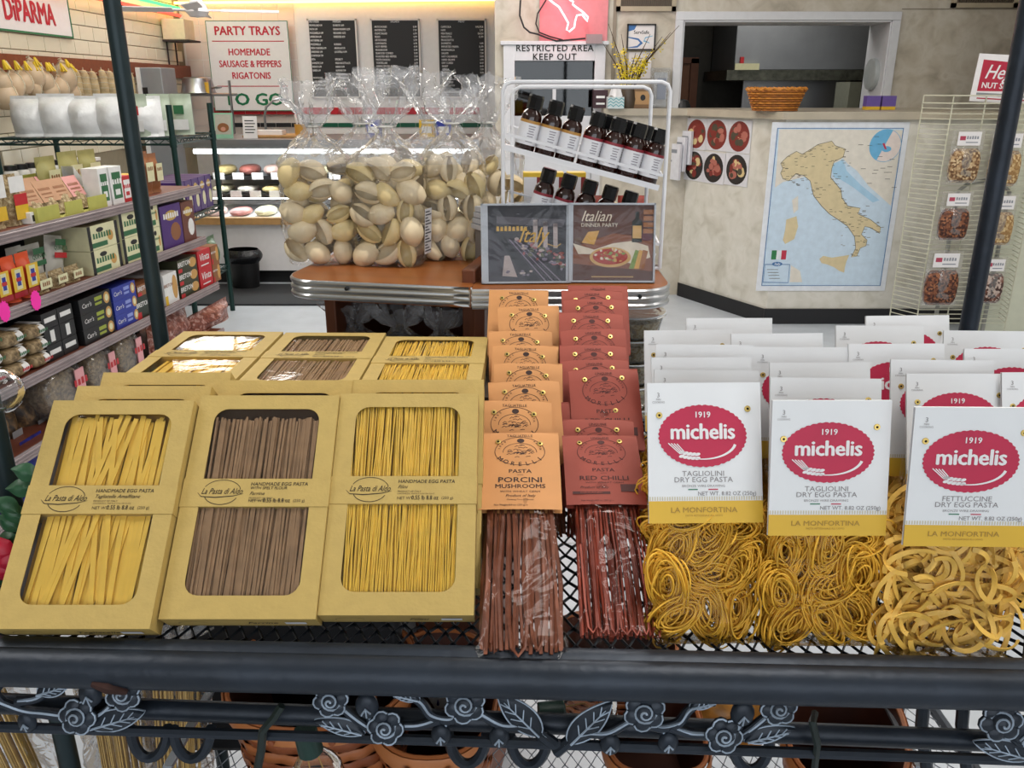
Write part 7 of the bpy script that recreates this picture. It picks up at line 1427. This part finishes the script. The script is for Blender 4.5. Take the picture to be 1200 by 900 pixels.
for (x0, x1, y0, y1, k_, lab) in ((1112, 1149, 153, 214, 'walnut', 'walnut bag at the top of the nut rack, clear of the post'), (1158, 1197, 155, 218, 'peanut', 'bag of pale nuts at the top, crossed by the dark post'), (1100, 1136, 225, 281, 'pecan', 'pecan bag in the middle of the nut rack'), (1153, 1188, 228, 287, 'peanut', 'bag of tan nuts in the middle row behind the post'), (1083, 1124, 295, 357, 'pecan', 'pecan bag at the bottom of the nut rack'), (1146, 1176, 302, 355, 'choc', 'small bag of dark nut mix at the bottom behind the post')):
    ym = (y0 + y1) / 2; a, b_ = at_y(x0, ym, NYR - .03), at_y(x1, ym, NYR - .03); w_ = b_.x - a.x; a.z = at_y(x0, y1, NYR - .03).z; h_ = at_y(x0, y0, NYR - .03).z - a.z; t = thing('nut_bag', lab, 'bag', TR((a.x + b_.x) / 2, NYR - .035, a.z), 'nut bags on the wire rack'); MB().grid(lambda u, v: (w_ * .47 * math.copysign(abs(math.cos(6.283 * u)) ** .5, math.cos(6.283 * u)) * math.sin(math.pi * min(1, v * .94 + .03)) ** .12, .030 * math.copysign(abs(math.sin(6.283 * u)) ** .6, math.sin(6.283 * u)) * math.sin(math.pi * v) ** .3 + .004 * mnoise.noise((u * 16, v * 12, w_)), h_ * .66 * v), 22, 10, wrap=True).build('nuts', NM[k_], t); pillow(w_, .062, h_ * 1.02, 1, .28).build('clear_bag', CLR, t); MB().box(-w_ * .36, w_ * .36, -.014, -.012, h_ * .72, h_ * .98).build('header_label', S_wht, t); MB().rect(-w_ * .3, -w_ * .12, h_ * .82, h_ * .9, 0, 0).text('~5', w_ * .1, h_ * .87, 0, h_ * .09, 1, .01).rect(-w_ * .1, w_ * .28, h_ * .77, h_ * .79, 0, 1).build('lettering', [C('nutlogo', '#b04058'), C('notegrey', '#8b8f98')], t, M=frame((0, -.0146, 0), (1, 0, 0), (0, 0, 1)), smooth=False)
A, B = at_y(1141, 96, NYR), at_y(1217, 96, NYR); w_, h_ = B.x - A.x, at_y(1139, 68, NYR).z - at_y(1139, 124, NYR).z; t = thing('nut_sign', 'white and red nut shop sign on top of the nut rack', 'sign', UP((A.x + B.x) / 2, NYR + .01, ztop + .002) @ Matrix.Rotation(-.05, 4, 'Z')); MB().box(-w_ / 2, w_ / 2, 0, h_, -.006, 0).build('board', S_wht, t)
m = MB().shape([[(-w_ * .42, h_ * .22), (w_ * .5, h_ * .27), (w_ * .5, h_ * .82), (-w_ * .42, h_ * .88)]], .0006, 0); m.text('Heg', -w_ * .36, h_ * .62, .001, h_ * .42, 1, .01, .35, align='LEFT', sx=.85); m.text('NUT SH', -w_ * .37, h_ * .345, .001, h_ * .17, 1, .03, align='LEFT'); m.rect(-w_ * .42, w_ * .5, h_ * .13, h_ * .19, .0006, 2); m.rect(-w_ * .4, w_ * .4, h_ * .06, h_ * .085, .0006, 0); m.build('lettering', [C('hegred', '#b3243e'), S_wht, C('heggrey', '#8a8f90')], t, smooth=False)

# ================================================================== BELOW THE RACK DECK
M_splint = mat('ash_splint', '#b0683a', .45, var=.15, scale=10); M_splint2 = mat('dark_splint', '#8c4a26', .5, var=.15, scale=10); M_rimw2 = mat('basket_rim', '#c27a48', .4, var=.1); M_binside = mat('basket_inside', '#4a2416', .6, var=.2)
LS = 0.492
def splint_basket(label, cx, cy, rx, ry, h_, rz=0.0, sq=.85, handle=False):
    t = thing('splint_basket', label, 'basket', TR(cx, cy, LS + .004, rz=rz), 'splint baskets on the lower shelf'); se = lambda a: (math.copysign(abs(math.cos(a)) ** sq, math.cos(a)), math.copysign(abs(math.sin(a)) ** sq, math.sin(a))); N_ = 40
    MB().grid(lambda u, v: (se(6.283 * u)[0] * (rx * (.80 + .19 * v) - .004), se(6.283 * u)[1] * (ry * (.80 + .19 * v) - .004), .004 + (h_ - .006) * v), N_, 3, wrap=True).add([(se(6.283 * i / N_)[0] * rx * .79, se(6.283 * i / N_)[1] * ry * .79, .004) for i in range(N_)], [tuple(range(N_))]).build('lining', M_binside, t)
    nr_ = 9
    for r_ in range(nr_):
        m = MB(); z0 = .006 + r_ * (h_ - .03) / nr_; z1_ = z0 + (h_ - .03) / nr_ * .92
        def g(u, v):
            z = z0 + (z1_ - z0) * v; k_ = .80 + .19 * z / h_; a = 6.283 * u; b_ = .0016 * math.sin(N_ / 2 * a + math.pi * (r_ % 2)); c_ = se(a); return (c_[0] * (rx * k_ + b_), c_[1] * (ry * k_ + b_), z)
        m.grid(g, N_ * 2, 1, wrap=True); m.build('splint', M_splint if r_ % 2 else M_splint2, t, solid=.001)
    for k2, (z, th) in enumerate(((h_ - .012, .012), )):
        m = MB(); m.tube([(se(6.283 * i / N_)[0] * (rx + .003), se(6.283 * i / N_)[1] * (ry + .003), z) for i in range(N_)], (.003, th), 6, closed=True, flat=(0, 0, 1)); m.build('rim', M_rimw2, t)
    m = MB(); m.tube([(se(6.283 * i / N_)[0] * (rx - .002), se(6.283 * i / N_)[1] * (ry - .002), h_ - .001) for i in range(N_)], .0035, 6, closed=True); m.build('rim_cord', M_splint, t)
    for s_ in (-1, 1):
        MB().lathe([(0, .0), (.005, 0), (.004, .003), (0, .004)], 8, M=frame((s_ * .3 * rx, -ry - .006, h_ - .012), (1, 0, 0), (0, 0, 1))).build('tack', M_splint2, t)
    if handle: MB().tube([((rx + .006) * math.cos(a), 0, h_ - .02 + .12 * math.sin(a)) for a in [math.pi * i / 14 for i in range(15)]], (.003, .012), 6, flat=(0, 1, 0)).build('handle', M_rimw2, t)
    return t
b1 = at_z(375, 800, LS + .2); splint_basket('round woven splint basket under the spelt pasta boxes', b1.x, b1.y + .02, .125, .12, .205)
b2 = at_z(512, 815, LS + .17); splint_basket('deep woven splint basket under the yellow pasta boxes', b2.x, b2.y + .0, .085, .13, .18)
b3 = at_z(980, 838, LS + .17); splint_basket('oval woven splint basket under the white carded bags', b3.x, b3.y - .03, .075, .12, .175, -.35)
b4 = at_z(768, 876, LS + .10); splint_basket('small square splint basket under the red chilli bags', b4.x, b4.y + .04, .07, .10, .11, 0, .5)
b5 = at_z(720, 760, LS + .14); splint_basket('pale brown splint basket at the rear of the lower shelf', b5.x, 1.10, .10, .08, .14)
# packets seen through the mesh
for i, (px_, py_, w_, d2, h_, c_, lab) in enumerate(((445, 750, .12, .10, .15, BLB, 'blue patterned bag seen through the mesh behind the baskets'), (520, 745, .10, .10, .14, BLB, 'second blue patterned bag seen through the mesh'), (245, 760, .08, .08, .16, mat('yellow_red_bag', '#b8872c', .35, var=.5, scale=30), 'yellow and red snack bag behind the round basket'), (860, 830, .14, .10, .12, mat('amber_snack', '#b07a34', .4, var=.4, scale=40), 'amber snack bag behind the roses under the deck'))):
    p = at_z(px_, py_, LS + h_ * .7); t = thing('snack_bag', lab, 'bag', TR(p.x, 1.10 if i < 2 else 1.05, LS + .004)); pillow(w_, d2, h_, i).build('pouch', c_, t); MB().rect(-w_ * .25, w_ * .25, h_ * .3, h_ * .6, 0).build('front_print', W_ if i < 2 else YL, t, M=frame((0, -d2 / 2 - .003, 0), (1, 0, 0), (0, 0, 1)))
# spaghetti bags standing at the lower left
M_spag = mat('dry_spaghetti', '#c9a45a', .5, var=.15, scale=60)
for i, (px_, py_, rz) in enumerate(((66, 880, -.18), (136, 880, .03), (35, 895, -.5), (182, 862, .1))):
    p = at_plane(px_, py_, (0, .80 + .03 * (i % 2), 0), (0, 1, 0)); t = thing('spaghetti_bag', 'clear long pasta bag under the rack, ' + ['leaning behind the iron leaf', 'upright behind the rose', 'slanting at the picture corner', 'crumpled one next to the slanted strut'][i], 'bag', TR(p.x, p.y, .41, ry=rz), 'long pasta bags under the rack'); rn = random.Random(i); m = MB()
    for k_ in range(40): a, q = rn.uniform(0, 6.28), rn.random() ** .5; x, y = .026 * q * math.cos(a), .018 * q * math.sin(a); m.tube([(x, y, .08), (x * 1.1, y * 1.1, .38)], (.0022, .001), 4)
    o = m.build('pasta_strands', M_spag, t, smooth=False); o['kind'] = 'stuff'; poly_bag(.072, .055, .33, .37, .40, 30 + i, .03).build('clear_bag', [M_poly, M_polyt], t, True, .35, M=TR(0, 0, .06))
tag(MB().box(-.30, .02, -.10, .12, 0, .455).build('floor_crate', mat('dark_crate', '#2a2c30', .7), M=TR(-.42, .82, .02), bevel=.006), 'dark crate under the rack holding the long pasta bags', 'crate')
# string of globe bulbs wired along the frieze
M_bulb = film('bulb_glass', (.93, .95, .95), .8, .0, .02, .03, .12, 40.0); M_sock = mat('green_socket', '#0d332b', .4)
def bulb(label, p, ax, s=1.0):
    t = thing('globe_bulb', label, 'light bulb', frame(p, Vector(ax).orthogonal(), Vector(ax).cross(Vector(ax).orthogonal())) @ Matrix.Diagonal((s, s, s, 1)), 'globe bulbs wired to the rack'); MB().lathe([(.0, .062), (.012, .060), (.020, .052), (.024, .040), (.022, .026), (.014, .014), (.009, .008)], 18).build('glass_globe', M_bulb, t); MB().lathe([(.0, -.016), (.010, -.016), (.011, .008), (.009, .010)], 12).build('socket', M_sock, t); MB().tube([(-.004, 0, .01), (-.006, 0, .03), (0, .002, .036), (.006, 0, .03), (.004, 0, .01)], .0008, 4).build('filament', M_gold, t)
bulb('clear globe bulb behind the joined iron leaves', frz(650, 834, .04), (1, .1, 0)); bulb('clear globe bulb hanging below the round basket', frz(362, 872, .03), (.15, 0, -1), 1.15); bulb('large clear globe bulb at the picture edge beside the gondola', at_plane(-34, 448, (0, .80, 0), (0, 1, 0)), (.6, -.2, -.1), 0.95)
M_cord = mat('green_cord', '#0e1f1c', .5)
m = MB().tube([frz(330, 827, -.012), frz(322, 840, -.014), frz(308, 856, -.012), frz(306, 880, -.004), frz(300, 910, .0)], .004, 6); tag(m.build('light_cord', M_cord), 'dark green cord looped over the iron bar by the round basket', 'cord'); m = MB().tube([frz(955, 836, .006), frz(952, 846, -.012), frz(958, 872, -.010), frz(954, 905, .01)], .0035, 6); tag(m.build('light_cord', M_cord), 'dark green cord tied to the iron bar near the oval basket', 'cord')
# leaf garland with red bloom at the left post
t = thing('leaf_garland', 'artificial green garland with red bloom on the rack post', 'garland', TR(-.54, .78, 1.0)); M_lf = mat('garland_leaf', '#2c5a3a', .4, var=.3, scale=20); M_bloom = mat('red_bloom', '#c01838', .45)
MB().tube([(.0, 0, -.12), (.01, -.02, 0), (-.005, -.02, .12), (.008, -.012, .2)], .004, 6).build('stem', M_lf, t); rn = random.Random(6)
for i, (px_, py_) in enumerate(((4, 590), (8, 610), (20, 572), (4, 636), (-2, 690), (26, 552), (0, 716), (12, 600))):
    p = at_plane(px_, py_, (0, .77, 0), (0, 1, 0)) - Vector((-.54, .78, 1.0)); MB().grid(lambda u, v: (.03 * (u - .3), (v - .5) * .02 * math.sin(math.pi * min(1, u + .05)), .006 * math.sin(math.pi * v)), 8, 4).build('leaf', M_lf, t, M=Matrix.Translation(p) @ Matrix.Rotation(rn.uniform(-1, 1), 4, 'Y') @ Matrix.Rotation(R(70), 4, 'X'))
p = at_plane(2, 652, (0, .765, 0), (0, 1, 0)) - Vector((-.54, .78, 1.0)); m = MB()
for k_ in range(6): m.grid(lambda u, v: (.016 * math.cos(6.283 * u) * math.sin(1.5 * v), .016 * math.sin(6.283 * u) * math.sin(1.5 * v), .012 * math.cos(1.5 * v)), 8, 3, M=Matrix.Translation(p + Vector((.010 * math.cos(k_ * 1.05), -.004, .012 * math.sin(k_ * 1.05)))) @ Matrix.Rotation(R(90), 4, 'X'))
m.build('bloom', M_bloom, t)
tag(MB().box(-.2, .2, -.09, .09, 0, .27).build('dark_block', mat('block_black', '#15161a', .6), M=TR(-.36, 1.10, LS + .004), bevel=.012), 'added darkening tote at the rear of the lower shelf', 'block')  # added block hides the pale floor and darkens this corner
